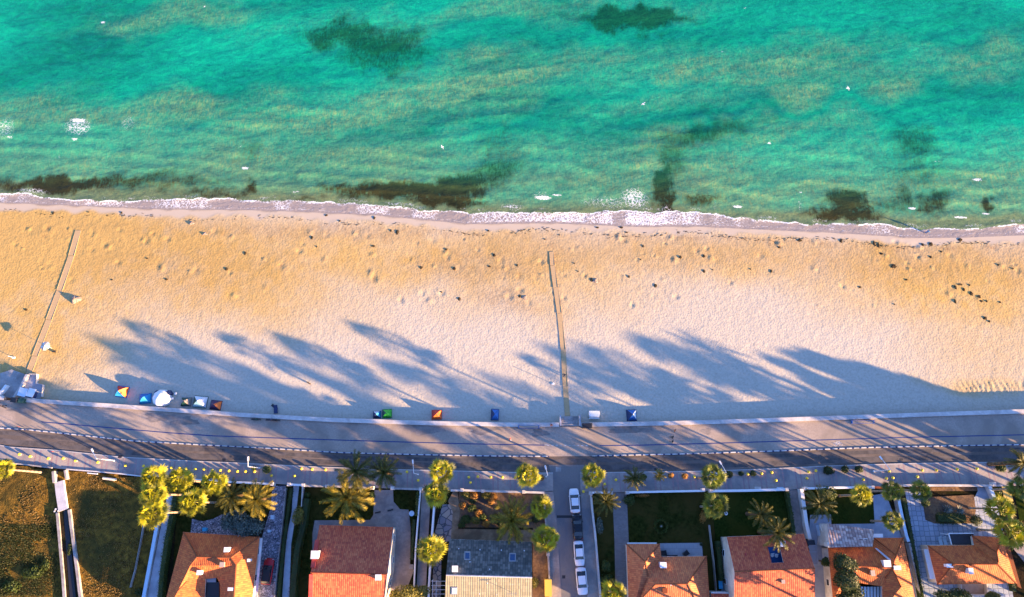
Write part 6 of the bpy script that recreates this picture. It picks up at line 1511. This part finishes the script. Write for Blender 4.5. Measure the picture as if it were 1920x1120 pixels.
dumpster(1100, 799.5, 0.03, 1.9, 0.02, ('black', 'black'), 'black waste container against the sea wall right of the middle stairs')
dumpster(33, 751.5, 0.03, 1.3, -0.1, ('dark_green', 'black'), 'dark green waste container, left of two at the left end of the sea wall')
dumpster(46, 752.5, 0.03, 1.1, -0.1, ('dark_green', 'dark_green'), 'dark green waste container, right of two at the left end of the sea wall')
def bench(px, py, L, label, fa):
    c = at(px, py, 0.4); t = thing('bench', (c.x, c.y, 0.03), label, 'bench', 'blue benches by the sea wall'); x, y = c.x, c.y
    m = MB(); 
    for k in range(3): m.box(x - L / 2 + .1, x + L / 2 - .1, y - .2 + k * .15, y - .2 + k * .15 + .1, .43, .47)
    m.build('seat', M['tan'], t)
    m = MB()
    for k in range(2): m.box(x - L / 2 + .1, x + L / 2 - .1, y + .26, y + .30, .6 + k * .16, .7 + k * .16)
    m.build('backrest', M['blue'], t)
    for u in (-1, 1):
        m = MB(); xx = x + u * (L / 2 - .02); m.box(xx - .06, xx + .06, y - .3, y + .34, .03, .5); m.box(xx - .06, xx + .06, y + .26, y + .34, .5, 1.0); m.build('side_frame', M['blue'], t)
    m = MB(); m.box(x - L / 2, x + L / 2, y - .30, y - .24, .36, .44); m.build('front_rail', M['blue'], t)
bench(991.5, 800.5, 4.0, 'long blue-framed bench left of the middle beach stairs', 0)
bench(1618, 791.5, 4.3, 'long blue-framed bench by the sea wall at the right', 0)
def motorbike(px, py, ang, label, col):
    c = at(px, py, 0.4); t = thing('motorbike', (c.x, c.y, 0.03), label, 'motorbike'); R = Matrix.Translation((c.x, c.y, 0.03)) @ Matrix.Rotation(ang, 4, 'Z')
    for u in (-.68, .68):
        m = MB(); m.bar(R @ Vector((u, -.06, .3)), R @ Vector((u, .06, .3)), .3, n=18); w = m.build('wheel', M['black'], t)
        m = MB(); m.bar(R @ Vector((u, -.065, .3)), R @ Vector((u, .065, .3)), .16, n=12); m.build('rim', M['grey_metal'], w)
    m = MB(); m.box(-.45, .45, -.13, .13, .3, .7, 0, R, .04); m.box(.25, .6, -.08, .08, .35, .85, 0, R, .02); m.build('body', M[col], t)
    m = MB(); m.box(-.75, .05, -.14, .14, .72, .84, 0, R, .04); m.build('seat', M['black'], t)
    m = MB(); m.box(.0, .38, -.17, .17, .7, .92, 0, R, .07); m.build('fuel_tank', M[col], t)
    m = MB(); m.bar(R @ Vector((.5, -.36, .98)), R @ Vector((.5, .36, .98)), .02); m.bar(R @ Vector((.68, 0, .3)), R @ Vector((.5, 0, .98)), .04); m.build('handlebar', M['dark_metal'], t)
motorbike(507, 787.5, 0.05, 'black motorbike parked along the sea wall, left of center', 'navy')
motorbike(515, 788.5, -0.04, 'second dark motorbike touching the first along the sea wall', 'black')
motorbike(480, 787, -0.05, 'dark green motorbike parked just left of the two black ones', 'dark_green')
# stacked loungers by the wall
def lounger(px, py, ang, label, col='pale', zz=None, L=1.9, w=0.62):
    c = atb(px, py) if zz is None else Vector((*at(px, py, 0.3).xy, zz)); t = thing('sun_lounger', c, label, 'sun lounger'); R = Matrix.Translation(c) @ Matrix.Rotation(ang, 4, 'Z')
    m = MB(); m.box(-w / 2, w / 2, -L / 2, L * .18, .28, .36, 0, R); m.build('seat', M[col], t)
    m = MB(); Rb = R @ Matrix.Translation((0, L * .18, .3)) @ Matrix.Rotation(math.radians(28), 4, 'X'); m.box(-w / 2, w / 2, 0, L * .34, 0, .07, 0, Rb); m.build('backrest', M[col], t)
    for u in (-1, 1):
        for v in (-.42, .1): m = MB(); m.box(u * w / 2 - .03, u * w / 2 + .03, L * v - .03, L * v + .03, -.03, .28, 0, R); m.build('leg', M['grey_metal'], t)
lounger(518, 768, 0.1, 'black folded lounger standing near the sea wall above the motorbikes', 'navy', None, 1.7, .75)
lounger(515, 763, 0.9, 'black lounger lying crossed over the other near the sea wall', 'black', None, 1.2, .5)
lounger(1763, 1015.5, 0.15, 'pale blue sun lounger, left of two by the black screen roof', 'bluewhite', 0.06); lounger(1771.5, 1015.5, 0.15, 'pale blue sun lounger, right of two by the black screen roof', 'bluewhite', 0.06)
def chair_dark(px, py, ang, label):
    c = at(px, py, 0.3); c.z = 0.16; t = thing('garden_chair', c, label, 'chair'); R = Matrix.Translation(c) @ Matrix.Rotation(ang, 4, 'Z')
    m = MB(); m.box(-.42, .42, -.4, .4, .3, .42, 0, R, .04); m.build('seat', M['black'], t); m = MB(); m.box(-.42, .42, .32, .45, .4, .85, 0, R); m.build('backrest', M['black'], t)
    for u in (-1, 1): m = MB(); m.box(u * .45 - .06, u * .45 + .06, -.4, .45, .0, .58, 0, R); m.build('armrest', M['black'], t)
chair_dark(1244, 1037, 0.1, 'dark armchair at the left end of the pale stone terrace'); chair_dark(1286, 1038, 0.6, 'dark armchair turned aslant in the middle of the pale stone terrace')
c = at(1259, 1042, 0.2); t = thing('terrace_box', (c.x, c.y, .16), 'dark low box against the house wall on the pale terrace', 'box'); m = MB(); m.box(c.x - 1, c.x + 1, c.y - .2, c.y + .1, .16, .6); m.build('body', M['dark_metal'], t); m = MB(); m.box(c.x - 1.04, c.x + 1.04, c.y - .24, c.y + .14, .6, .66); m.build('lid', M['black'], t)
c = at(1314, 1021, .4); t = thing('plant_pot', (c.x, c.y, .16), 'dark potted plant on the upper right corner of the pale terrace', 'plant'); m = MB(); m.lathe([(.18, .16), (.26, .5), (.24, .52)], (c.x, c.y, 0), 10); m.build('pot', M['black'], t); leaf_cloud(random.Random(1), [(Vector((c.x, c.y, .75)), (.35, .35, .3))], 120, .07).build('foliage', M['leaf_dark'], t)
# white striped beach hut roof and gangway at the far left
c = at(50, 737, 1.5); t = thing('beach_shelter', (c.x, c.y, -0.8), 'pale blue and white boat-like shelter beside the left end of the sea wall', 'shelter')
R = Matrix.Translation((c.x, c.y, -0.8)) @ Matrix.Rotation(math.radians(-12), 4, 'Z')
m = MB(); m.box(-1.75, -0.1, -.85, .8, 2.2, 2.3, 0, R); m.build('blue_canopy', M['bluewhite'], t)
m = MB(); m.box(-0.05, 1.4, -.9, .75, 2.1, 2.2, 0, R @ Matrix.Rotation(math.radians(-8), 4, 'X')); m.build('white_canopy', M['white'], t)
for u in (-1.6, 1.3):
    for v in (-.75, .7): m = MB(); m.bar(R @ Vector((u, v, -.1)), R @ Vector((u, v, 2.2)), .04); m.build('post', M['white'], t)
m = MB(); m.box(-1.5, 1.2, -.7, .6, .9, 1.0, 0, R); m.build('counter', M['navy'], t)
sheet('ramp', [(0, 700), (22, 693), (47, 702), (40, 722), (25, 748), (0, 742)], -0.28, M['concrete'])
sheet('ramp', [(50, 703), (67, 702), (66, 719), (80, 722), (76, 748), (38, 748)], -0.6, M['slab_grey'])
wall_line('ramp_wall', [(50, 702), (40, 722), (24, 747)], 0.3, 0.45, M['kerb_pale'], 'slanting concrete side wall of the shaded ramp at the left edge', base=-1.2)
wall_line('ramp_wall', [(-5, 742), (5, 730), (11, 722)], 0.7, 0.4, M['white'], 'short white slanting wall cut by the left edge beside the ramp', base=-1.0)
wall_line('ramp_rail', [(54, 701.5), (68, 701.5), (67, 719), (80, 721.5), (77, 744)], -0.1, 0.12, M['kerb_pale'], 'low stepped kerb round the landing at the left boardwalk foot', 'kerb', base=-0.9)

# ------------------------------------------------------------------ parked cars
def car(px, py, ang, L, Wd, paint, label, roofm=None, kind='sedan'):
    t = thing('parked_car', at(px, py, 0.0) * 1.0, label, 'car', 'cars parked along the side street' if 'street' in label or 'row' in label else None)
    c = at(px, py, 0.9); t.location = (c.x, c.y, 0.01); R = Matrix.Translation((c.x, c.y, 0.01)) @ Matrix.Rotation(ang, 4, 'Z')
    # stations from tail (-) to nose (+): y, half width, height of the bonnet line
    st = [(-.5, .36, .62), (-.485, .43, .80), (-.44, .475, .92), (-.30, .50, .97), (-.05, .50, .98), (.15, .50, .97), (.30, .495, .92), (.42, .465, .82), (.47, .42, .72), (.5, .33, .58)]
    vs = []; fs = []; n = 9
    for y, hw, h in st:
        a = hw * Wd; prof = [(-a * .93, .22), (-a, .45), (-a, h * .80), (-a * .90, h * .95), (0, h * 1.0), (a * .90, h * .95), (a, h * .80), (a, .45), (a * .93, .22)]
        for x, z in prof: vs.append(R @ Vector((x, y * L, z)))
    for k in range(len(st) - 1):
        for i in range(n - 1): q = k * n + i; fs.append((q, q + 1, q + n + 1, q + n))
    for k in range(len(st) - 1): q = k * n; fs.append((q + n - 1, q, q + n, q + 2 * n - 1))
    fs.append(tuple(range(n))[::-1]); fs.append(tuple(range((len(st) - 1) * n, len(st) * n)))
    fs = [tuple(reversed(f)) for f in fs]
    O('body', vs, fs, M[paint], t, smooth=True)
    y0, y1, y2, y3 = ((-.36, -.20, .10, .24) if kind == 'sedan' else (-.45, -.36, .08, .24)); H = 1.42
    def ringz(y, a, z): return [R @ Vector((-a, y * L, z)), R @ Vector((a, y * L, z))]
    g = ringz(y0, Wd * .42, .93) + ringz(y1, Wd * .36, H - .03) + ringz(y2, Wd * .36, H - .03) + ringz(y3, Wd * .43, .92)
    lo = [R @ Vector((-Wd * .47, -.10 * L, .90)), R @ Vector((Wd * .47, -.10 * L, .90))]
    O('glass', g, [(0, 1, 3, 2), (4, 5, 7, 6), (2, 3, 5, 4), (0, 2, 4, 6), (1, 7, 5, 3)], M['glass_dark'], t)
    m = MB(); m.box(-Wd * .36, Wd * .36, (y1 - .005) * L, (y2 + .01) * L, H - .06, H + .03, 0, R, .05); m.build('roof', M[roofm or paint], t, smooth=False)
    for sx in (-1, 1):
        for yy in (-.32, .32):
            m = MB(); m.bar(R @ Vector((sx * Wd * .40, yy * L, .32)), R @ Vector((sx * Wd * .505, yy * L, .32)), .32, n=16); w = m.build('wheel', M['black'], t)
            m = MB(); m.bar(R @ Vector((sx * Wd * .45, yy * L, .32)), R @ Vector((sx * Wd * .51, yy * L, .32)), .19, n=12); m.build('rim', M['grey_metal'], w)
        m = MB(); m.box(sx * Wd * .5 - (.0 if sx > 0 else .16), sx * Wd * .5 + (.16 if sx > 0 else .0), .175 * L, .175 * L + .14, .88, 1.02, 0, R, .02); m.build('mirror', M[paint], t)
        m = MB(); m.box(sx * Wd * .36 - .16, sx * Wd * .36 + .16, .458 * L, .475 * L, .62, .78, 0, R, .02); m.build('headlight', M['pale'], t)
        m = MB(); m.box(sx * Wd * .36 - .16, sx * Wd * .36 + .16, -.492 * L, -.475 * L, .70, .82, 0, R, .02); m.build('tail_light', M['red'], t)
    return t
a = math.radians(3)
car(1077.5, 939, a, 4.45, 1.88, 'car_white', 'white car topmost of the row parked in the side street')
car(1083, 988, a, 4.5, 1.86, 'car_black', 'black car second from the top in the side street row')
car(1086, 1038, math.pi + a, 4.45, 1.84, 'car_white', 'white car between the black car and last white car in the row')
car(1091, 1090, math.pi + math.radians(4), 4.75, 1.95, 'car_white', 'white car lowest in the side street row')
car(501, 1072, math.radians(-4), 4.6, 1.9, 'car_red', 'dark red car with black roof parked on the pebble drive', 'black', 'hatch')

# ------------------------------------------------------------------ people
def person(px, py, zz, ang, top, legs, label, bend=0.0, beach=False, walk=0.25, hairm='hair'):
    c = atb(px, py) if beach else Vector((*at(px, py, 0.9).xy, zz))
    t = thing('person', c, label, 'person')
    J = {'pel': (0, 0, .95), 'bel': (0, .01, 1.10), 'che': (0, bend * .3, 1.32), 'nec': (0, .02 + bend * .5, 1.48), 'hd': (0, .04 + bend * .6, 1.60), 'top': (0, .03 + bend * .6, 1.70)}
    E = [('pel', 'bel'), ('bel', 'che'), ('che', 'nec'), ('nec', 'hd'), ('hd', 'top')]; Rr = {'pel': .14, 'bel': .125, 'che': .15, 'nec': .055, 'hd': .095, 'top': .06}
    for s, sg in (('l', -1), ('r', 1)):
        w = walk * sg
        J.update({'sh' + s: (sg * .19, bend * .35, 1.40), 'el' + s: (sg * .25, -w * .5 + bend * .35, 1.12), 'wr' + s: (sg * .26, -w * .7 + .12 + bend * .3, .90), 'pa' + s: (sg * .26, -w * .7 + .15 + bend * .3, .83),
                  'hi' + s: (sg * .09, 0, .88), 'kn' + s: (sg * .10, w * .5 + .03, .48), 'an' + s: (sg * .10, w * 1.0 - .03, .08), 'to' + s: (sg * .11, w * 1.0 + .14, .035)})
        E += [('che', 'sh' + s), ('sh' + s, 'el' + s), ('el' + s, 'wr' + s), ('wr' + s, 'pa' + s), ('pel', 'hi' + s), ('hi' + s, 'kn' + s), ('kn' + s, 'an' + s), ('an' + s, 'to' + s)]
        Rr.update({'sh' + s: .06, 'el' + s: .042, 'wr' + s: .028, 'pa' + s: .036, 'hi' + s: .095, 'kn' + s: .06, 'an' + s: .042, 'to' + s: .035})
        px_, py_, pz_ = J['pa' + s]
        for k, (dx, ln) in enumerate(((-.03, .075), (-.01, .085), (.01, .08), (.03, .065), (-.05, .05))):
            f1, f2 = 'f%d%s' % (k, s), 'g%d%s' % (k, s)
            J[f1] = (px_ + .01 * sg, py_ + dx, pz_ - .045 if k < 4 else pz_ - .01); J[f2] = (px_ - .012 * sg, py_ + dx * 1.2 + .01, pz_ - .045 - ln * .6 if k < 4 else pz_ - .045)
            E += [('pa' + s, f1), (f1, f2)]; Rr[f1] = .009; Rr[f2] = .008
    ids = list(J); me = bpy.data.meshes.new('body'); me.from_pydata([J[k] for k in ids], [(ids.index(a), ids.index(b)) for a, b in E], [])
    o = bpy.data.objects.new('body', me); C.objects.link(o); o.parent = t
    md = o.modifiers.new('skin', 'SKIN'); 
    if not me.skin_vertices: bpy.context.view_layer.update()
    sv = me.skin_vertices[0].data if me.skin_vertices else me.attributes and None
    if sv:
        for i, k in enumerate(ids): sv[i].radius = (Rr[k], Rr[k]); sv[i].use_root = (k == 'pel')
    o.modifiers.new('sub', 'SUBSURF').levels = 1; o.modifiers['sub'].render_levels = 1
    me.materials.append(M['skin']); 
    t.rotation_euler = (0, 0, ang)
    def loc_obj(name, mb, m):
        me2 = bpy.data.meshes.new(name); me2.from_pydata(mb.v, [], mb.f); me2.materials.append(M[m]); q = bpy.data.objects.new(name, me2); C.objects.link(q); q.parent = t
        for p in me2.polygons: p.use_smooth = True
        return q
    m = MB()
    pts = [((0, 0, .93), .17, .13), ((0, .0, 1.1), .155, .125), ((0, bend * .3, 1.32), .20, .14), ((0, bend * .4, 1.43), .19, .10), ((0, bend * .45, 1.47), .08, .07)]
    n = 12
    vs = []; fs = []
    for (q, a_, b_) in pts:
        for i in range(n): th = 2 * math.pi * i / n; vs.append(Vector((q[0] + a_ * math.cos(th), q[1] + b_ * math.sin(th), q[2])))
    for k in range(len(pts) - 1):
        for i in range(n): j = (i + 1) % n; fs.append((k * n + i, k * n + j, (k + 1) * n + j, (k + 1) * n + i))
    m.add(vs, fs)
    for sg in (-1, 1): m.bar(Vector((sg * .17, bend * .35, 1.41)), Vector((sg * .25, -walk * sg * .4 + bend * .35, 1.14)), .075, n=8, r2=.06)
    loc_obj('shirt', m, top)
    m = MB()
    for sg in (-1, 1):
        m.bar((sg * .085, 0, .96), (sg * .10, walk * sg * .5 + .03, .50), .115, n=8, r2=.085); m.bar((sg * .10, walk * sg * .5 + .03, .52), (sg * .10, walk * sg - .03, .14), .085, n=8, r2=.065)
    loc_obj('trousers', m, legs)
    m = MB(); hz = Vector((0, .015 + bend * .6, 1.635)); m.lathe([(.06, -.03), (.105, .0), (.108, .04), (.08, .085), (.03, .105)], hz, 10); loc_obj('hair', m, hairm)
    m = MB()
    for sg in (-1, 1): m.box(sg * .035 - .01, sg * .035 + .01, .125 + bend * .6, .138 + bend * .6, 1.60, 1.612)
    m.box(-.02, .02, .128 + bend * .6, .14 + bend * .6, 1.545, 1.553); loc_obj('face_features', m, 'hair')
    m = MB()
    for sg in (-1, 1): m.box(sg * .11 - .045, sg * .11 + .045, walk * sg - .09, walk * sg + .18, 0.0, .09, taper=.015)
    loc_obj('shoes', m, 'black')
    return t
person(956, 824, 0.03, 1.3, 'red', 'pale', 'person in red top walking on the promenade left of the crossing')
person(1034, 797, 0.03, 2.4, 'orange', 'orange', 'person in orange by the sea wall at the middle stairs')
person(1265, 807.5, 0.03, 1.2, 'orange', 'tan', 'person in orange nearest the sea wall, above two dark figures')
person(1261, 820, 0.03, 1.5, 'black', 'black', 'person in black, middle one of three on the promenade')
person(1260.5, 828, 0.03, 1.5, 'black', 'tan', 'person in black top and light trousers, lowest of three on the promenade')
person(1058, 705, -0.9, 0.3, 'black', 'navy', 'person in dark clothes walking on the middle boardwalk', beach=True)
person(1736, 437, -1.9, 2.0, 'sky_blue', 'blue', 'person in bright blue standing at the water edge', bend=0.25, beach=True)
person(6, 762, 0.03, 0.5, 'black', 'black', 'person in black near the left edge beside the green containers')
# small odds and ends
def dog(px, py, label):
    c = atb(px, py); t = thing('dog', c, label, 'dog'); me = bpy.data.meshes.new('body')
    J = [(-.32, 0, .42), (-.1, 0, .44), (.18, 0, .45), (.32, 0, .56), (.42, 0, .66), (.54, 0, .62), (-.30, .08, .26), (-.36, .08, .14), (-.33, .08, .02), (-.30, -.08, .26), (-.36, -.08, .14), (-.33, -.08, .02), (.2, .08, .24), (.2, .08, .02), (.2, -.08, .24), (.2, -.08, .02), (-.5, 0, .5), (.42, .05, .74), (.42, -.05, .74)]
    Ed = [(0, 1), (1, 2), (2, 3), (3, 4), (4, 5), (0, 6), (6, 7), (7, 8), (0, 9), (9, 10), (10, 11), (2, 12), (12, 13), (2, 14), (14, 15), (0, 16), (4, 17), (4, 18)]
    Rd = [.10, .11, .13, .08, .085, .04, .06, .035, .03, .06, .035, .03, .045, .03, .045, .03, .02, .02, .02]
    me.from_pydata(J, Ed, []); o = bpy.data.objects.new('body', me); C.objects.link(o); o.parent = t; o.modifiers.new('skin', 'SKIN')
    if me.skin_vertices:
        for i, r_ in enumerate(Rd): me.skin_vertices[0].data[i].radius = (r_, r_)
        me.skin_vertices[0].data[1].use_root = True
    o.modifiers.new('sub', 'SUBSURF').levels = 1; me.materials.append(M['trunk_dark']); t.rotation_euler = (0, 0, 2.6)
dog(580, 719, 'small dark dog standing on the shaded sand')
c = at(772, 963, 0.9); t = thing('satellite_dish', (c.x, c.y, .05), 'white round satellite dish at the bend of the curved driveway', 'dish'); m = MB(); m.lathe([(.06, .8), (.35, .88), (.5, 1.0), (.5, 1.02), (.34, .92), (.05, .86)], (c.x, c.y, 0), 18); m.build('bowl', M['bluewhite'], t); m = MB(); m.bar((c.x, c.y, .05), (c.x, c.y, .82), .05); m.build('mast', M['grey_metal'], t)
for px, py, lb in ((708.5, 961, 'left dark wheel stop bar lying on the driveway'), (732, 957, 'right dark wheel stop bar lying on the driveway')):
    c = at(px, py, .15); R = Matrix.Translation((c.x, c.y, .05)) @ Matrix.Rotation(.2, 4, 'Z'); t = thing('wheel_stop', (c.x, c.y, .05), lb, 'wheel stop'); m = MB(); m.box(-.5, .5, -.13, .13, 0, .16, 0, R, .03); m.build('bar', M['black'], t)
    m = MB(); m.box(-.52, -.42, -.14, .14, 0, .18, 0, R); m.box(.42, .52, -.14, .14, 0, .18, 0, R); m.build('end_cap', M['dark_metal'], t)
for i, (px, py, a_, b_, h, col, lb) in enumerate([(383, 993, .35, .3, .8, 'sky_blue', 'small blue box on the pebble path above the courtyard house'), (510, 970, .25, .35, .9, 'bluewhite', 'pale box at the edge of the pebble drive by the golden palm'), (504, 996, .2, .2, .8, 'bluewhite', 'small pale box on the pebble drive below the olive tree'),
      (771, 1063, .35, .35, .8, 'concrete', 'square concrete utility box at the lower right of the curved driveway'), (1368, 1054, .35, .3, 1.0, 'bluewhite', 'upper white cabinet in the narrow yard left of the big gable house'), (1371, 1075, .45, 1.0, .7, 'sky_blue', 'blue wrapped pile in the narrow yard left of the big gable house'),
      (1351, 1092, .3, 1.1, .6, 'sky_blue', 'narrow blue bench-like box at the foot of the narrow yard'), (1028, 1103, .6, 1.4, 1.9, 'ochre', 'bright yellow narrow shed roof at the lower left pavement of the street'), (1463, 916, .6, .2, .35, 'bluewhite', 'small pale bench at the white wall end above the dark lawn'),
      (1421, 915.5, .55, .22, .3, 'kerb_pale', 'low stone block on the sidewalk above the dark lawn'), (731, 912.5, .1, .1, .1, 'white', 'tiny white scrap on the sidewalk by the gate')][:10]):
    c = at(px, py, h); t = thing('garden_box', (c.x, c.y, .05), lb, 'box'); m = MB(); m.box(c.x - a_, c.x + a_, c.y - b_, c.y + b_, .03, h - .07); m.build('body', M[col], t); m = MB(); m.box(c.x - a_ - .04, c.x + a_ + .04, c.y - b_ - .04, c.y + b_ + .04, h - .07, h); m.build('lid', M[col], t)
# the white ring on the lawn
c = at(1361.5, 963, .2); t = thing('lawn_ring', (c.x, c.y, .03), 'small white ring with a dark hole lying on the dark lawn', 'ring'); m = MB(); m.lathe([(.14, .05), (.30, .05), (.34, .13), (.26, .2), (.14, .15)], (c.x, c.y, 0), 20); m.build('tyre', M['white'], t); m = MB(); m.lathe([(.14, .04), (.14, .16)], (c.x, c.y, 0), 16); m.build('hub', M['navy'], t)
# white frame pergola by the lane
t = thing('pergola', at(822, 1105, 0), 'grey open frame pergola between the lane and slate-roofed house', 'pergola')
for px in (811, 818, 836):
    m = MB(); m.bar(at(px, 1088, 2.4), at(px - 1, 1160, 2.4), .05, n=6); m.build('beam', M['pale'], t)
for py in range(1090, 1160, 8): m = MB(); m.bar(at(809, py, 2.45), at(838, py, 2.45), .035, n=5); m.build('rafter', M['pale'], t)
for px, py in ((810, 1089), (837, 1089)): m = MB(); q = at(px, py, 2.4); m.bar((q.x, q.y, 0), q, .05); m.build('post', M['pale'], t)
# stair and gate of the annex house
t = thing('outdoor_stairs', at(1545, 1005, 0), 'white outdoor stair and railing left of the pale annex roof', 'stairs')
for k in range(7):
    p = at(1538 + k * 2.2, 988 + k * 5, 0.3 + k * 0.3); m = MB(); m.box(p.x - .7, p.x + .7, p.y - .3, p.y + .3, 0.05, .3 + k * .3); m.build('step', M['bluewhite'], t)
m = MB(); m.bar(at(1537, 985, 1.2), at(1553, 1024, 3.4), .06); m.bar(at(1545, 985, 1.2), at(1556, 1018, 3.4), .05); m.build('railing', M['white'], t)
t = thing('carport', at(1527, 1035, 0), 'grey flat carport roof right of the roof with the blue terrace', 'carport')
for k, (y0, y1) in enumerate(((1013, 1022), (1024, 1034), (1036, 1058))): flat_on(t, 'roof_panel', [(1512 + k * 3, y0, 2.6), (1527 + k * 2, y0, 2.6), (1529 + k * 2, y1, 2.6), (1516 + k * 3, y1, 2.6)], M['grey'] if k else M['dark_metal'])
for px, py in ((1526, 1014), (1531, 1057)): m = MB(); q = at(px, py, 2.5); m.bar((q.x, q.y, 0), q, .05); m.build('post', M['white'], t)
# seagulls over the water
def gull(px, py, z, ang, label):
    c = at(px, py, z); t = thing('seagull', c, label, 'seagull', 'seagulls over the water'); R = Matrix.Rotation(ang, 3, 'Z')
    J = [(-.22, 0, 0), (-.05, 0, .0), (.12, 0, .01), (.22, 0, .02)]; n = 6; vs = []; fs = []
    for k, ((x, y, zz), r_) in enumerate(zip([(-.28, 0, 0)] + J + [(.30, 0, .01)], (.02, .05, .075, .07, .045, .01))):
        for i in range(n): th = 2 * math.pi * i / n; vs.append(c + R @ Vector((x, r_ * math.cos(th), zz + r_ * math.sin(th))))
    for k in range(5):
        for i in range(n): j = (i + 1) % n; fs.append((k * n + i, k * n + j, (k + 1) * n + j, (k + 1) * n + i))
    for sg in (-1, 1):
        b = len(vs); vs += [c + R @ Vector(v) for v in ((.1, sg * .04, .02), (-.06, sg * .04, .02), (.12, sg * .35, .12), (-.02, sg * .35, .12), (-.06, sg * .68, .05), (.1, sg * .36, .09), (-.02, sg * .36, .09))]
        fs += [(b, b + 1, b + 3, b + 2), (b + 2, b + 3, b + 4)]
    O('body', vs, fs, M['white'], t)
gull(829, 276, 6, 0.5, 'small white seagull over the green water left of center'); gull(1206, 195, 6, 2.2, 'small white seagull over the sea right of center'); gull(1590, 166, 5, 0.2, 'small white seagull over the upper right sea')
# ------------------------------------------------------------------ tall trees and houses of the neighbourhood beyond the lower and right edges
far_house(-98, -34, 11, 6, 4.5, 8.0, 'hipped tiled house beyond the lower left corner')
far_house(-62, -40, 9, 6, 4.5, 8.0, 'hipped tiled house beyond the lower edge')
far_house(0, -42, 12, 7, 5.0, 8.5, 'wide hipped tiled house beyond the lower edge of the side street')
far_house(135, -8, 8, 6, 4.5, 8.0, 'hipped tiled house beyond the right edge')
SH = Vector((math.cos(SUN_AZ), -math.sin(SUN_AZ), 0))
def caster(x815, wid, tip, kind, n, label):
    """a tall tree outside the picture; its shadow crosses the promenade at x815 and ends on the beach at the height tip"""
    rng = random.Random(int(x815)); P = at(x815, 815); ty = atb(x815 - 300, tip).y
    d = max(0.0, (P.y + 24) / -SH.y)
    if P.x + d * SH.x > 112: d = (112 + rng.uniform(0, 10) - P.x) / SH.x
    B = P + SH * d; L = d + (ty - P.y) / -SH.y; h = L * math.tan(SUN_EL) - 1.1
    if kind == 'palm':
        t = thing('fan_palm', (B.x, B.y, 0), label, 'palm tree', 'tall palms beyond the frame'); m = MB(); palm_trunk(m, B, B + Vector((0, 0, h - 1.5)), 0.3, 0.24); m.build('trunk', M['trunk'], t)
        src = list(PALM_MESH.values())[0]; R = wid; O('crown', [B + Vector((v.x * R, v.y * R, v.z * R + h - 1.5)) for v in src.v], src.f, M['leaf_fan_green'], t)
        return
    t = thing('tall_tree', (B.x, B.y, 0), label, 'tree', 'tall trees beyond the frame'); r_ = wid / 2; bl = []
    z = h - r_; k = 0
    while z > (13.0 if B.x < 98 else 3.5):
        f = 0.55 + 0.45 * min(1, (h - z) / (2.2 * r_)); bl.append((B + Vector((rng.uniform(-.3, .3) * r_, rng.uniform(-.3, .3) * r_, z)), (r_ * f * rng.uniform(.8, 1.1), r_ * f * rng.uniform(.8, 1.1), r_ * 0.9))); z -= r_ * 0.85; k += 1
    m = MB(); m.bar(B, B + Vector((0, 0, h * 0.85)), 0.35, n=8, r2=0.12); m.build('trunk', M['trunk_dark'], t)
    leaf_cloud(rng, bl, n, 0.36).build('crown', M['leaf_green'], t)
for i, (x, w, tip, kind, n) in enumerate([(668, 2.8, 662, 'palm', 0), (548, 3.0, 622, 't', 2600), (615, 3.4, 640, 't', 2600), (712, 4.2, 658, 't', 2200), (828, 3.4, 668, 't', 1500), (905, 2.8, 655, 'palm', 0), (1008, 2.8, 690, 'palm', 0), (1078, 1.8, 700, 'palm', 0), (1170, 3.8, 680, 't', 2200),
      (1375, 2.8, 676, 't', 1500), (1395, 2.8, 668, 'palm', 0), (1470, 3.0, 670, 'palm', 0), (1598, 2.6, 655, 'palm', 0), (1622, 2.6, 646, 'palm', 0), (1655, 2.4, 668, 'palm', 0), (1690, 2.4, 690, 'palm', 0), (1640, 2.4, 685, 'palm', 0),
      (1800, 3.2, 660, 't', 1800), (1850, 3.4, 650, 't', 2200), (1900, 3.6, 648, 't', 2400), (1930, 3.6, 672, 't', 2200), (1965, 3.4, 700, 't', 2000), (2000, 3.0, 722, 't', 1500), (1760, 2.4, 700, 't', 1400), (1245, 1.8, 720, 'palm', 0)]):
    caster(x, w, tip, kind, n, 'tall green %s standing outside the picture, throwing a long shadow' % ('palm' if kind == 'palm' else 'tree'))
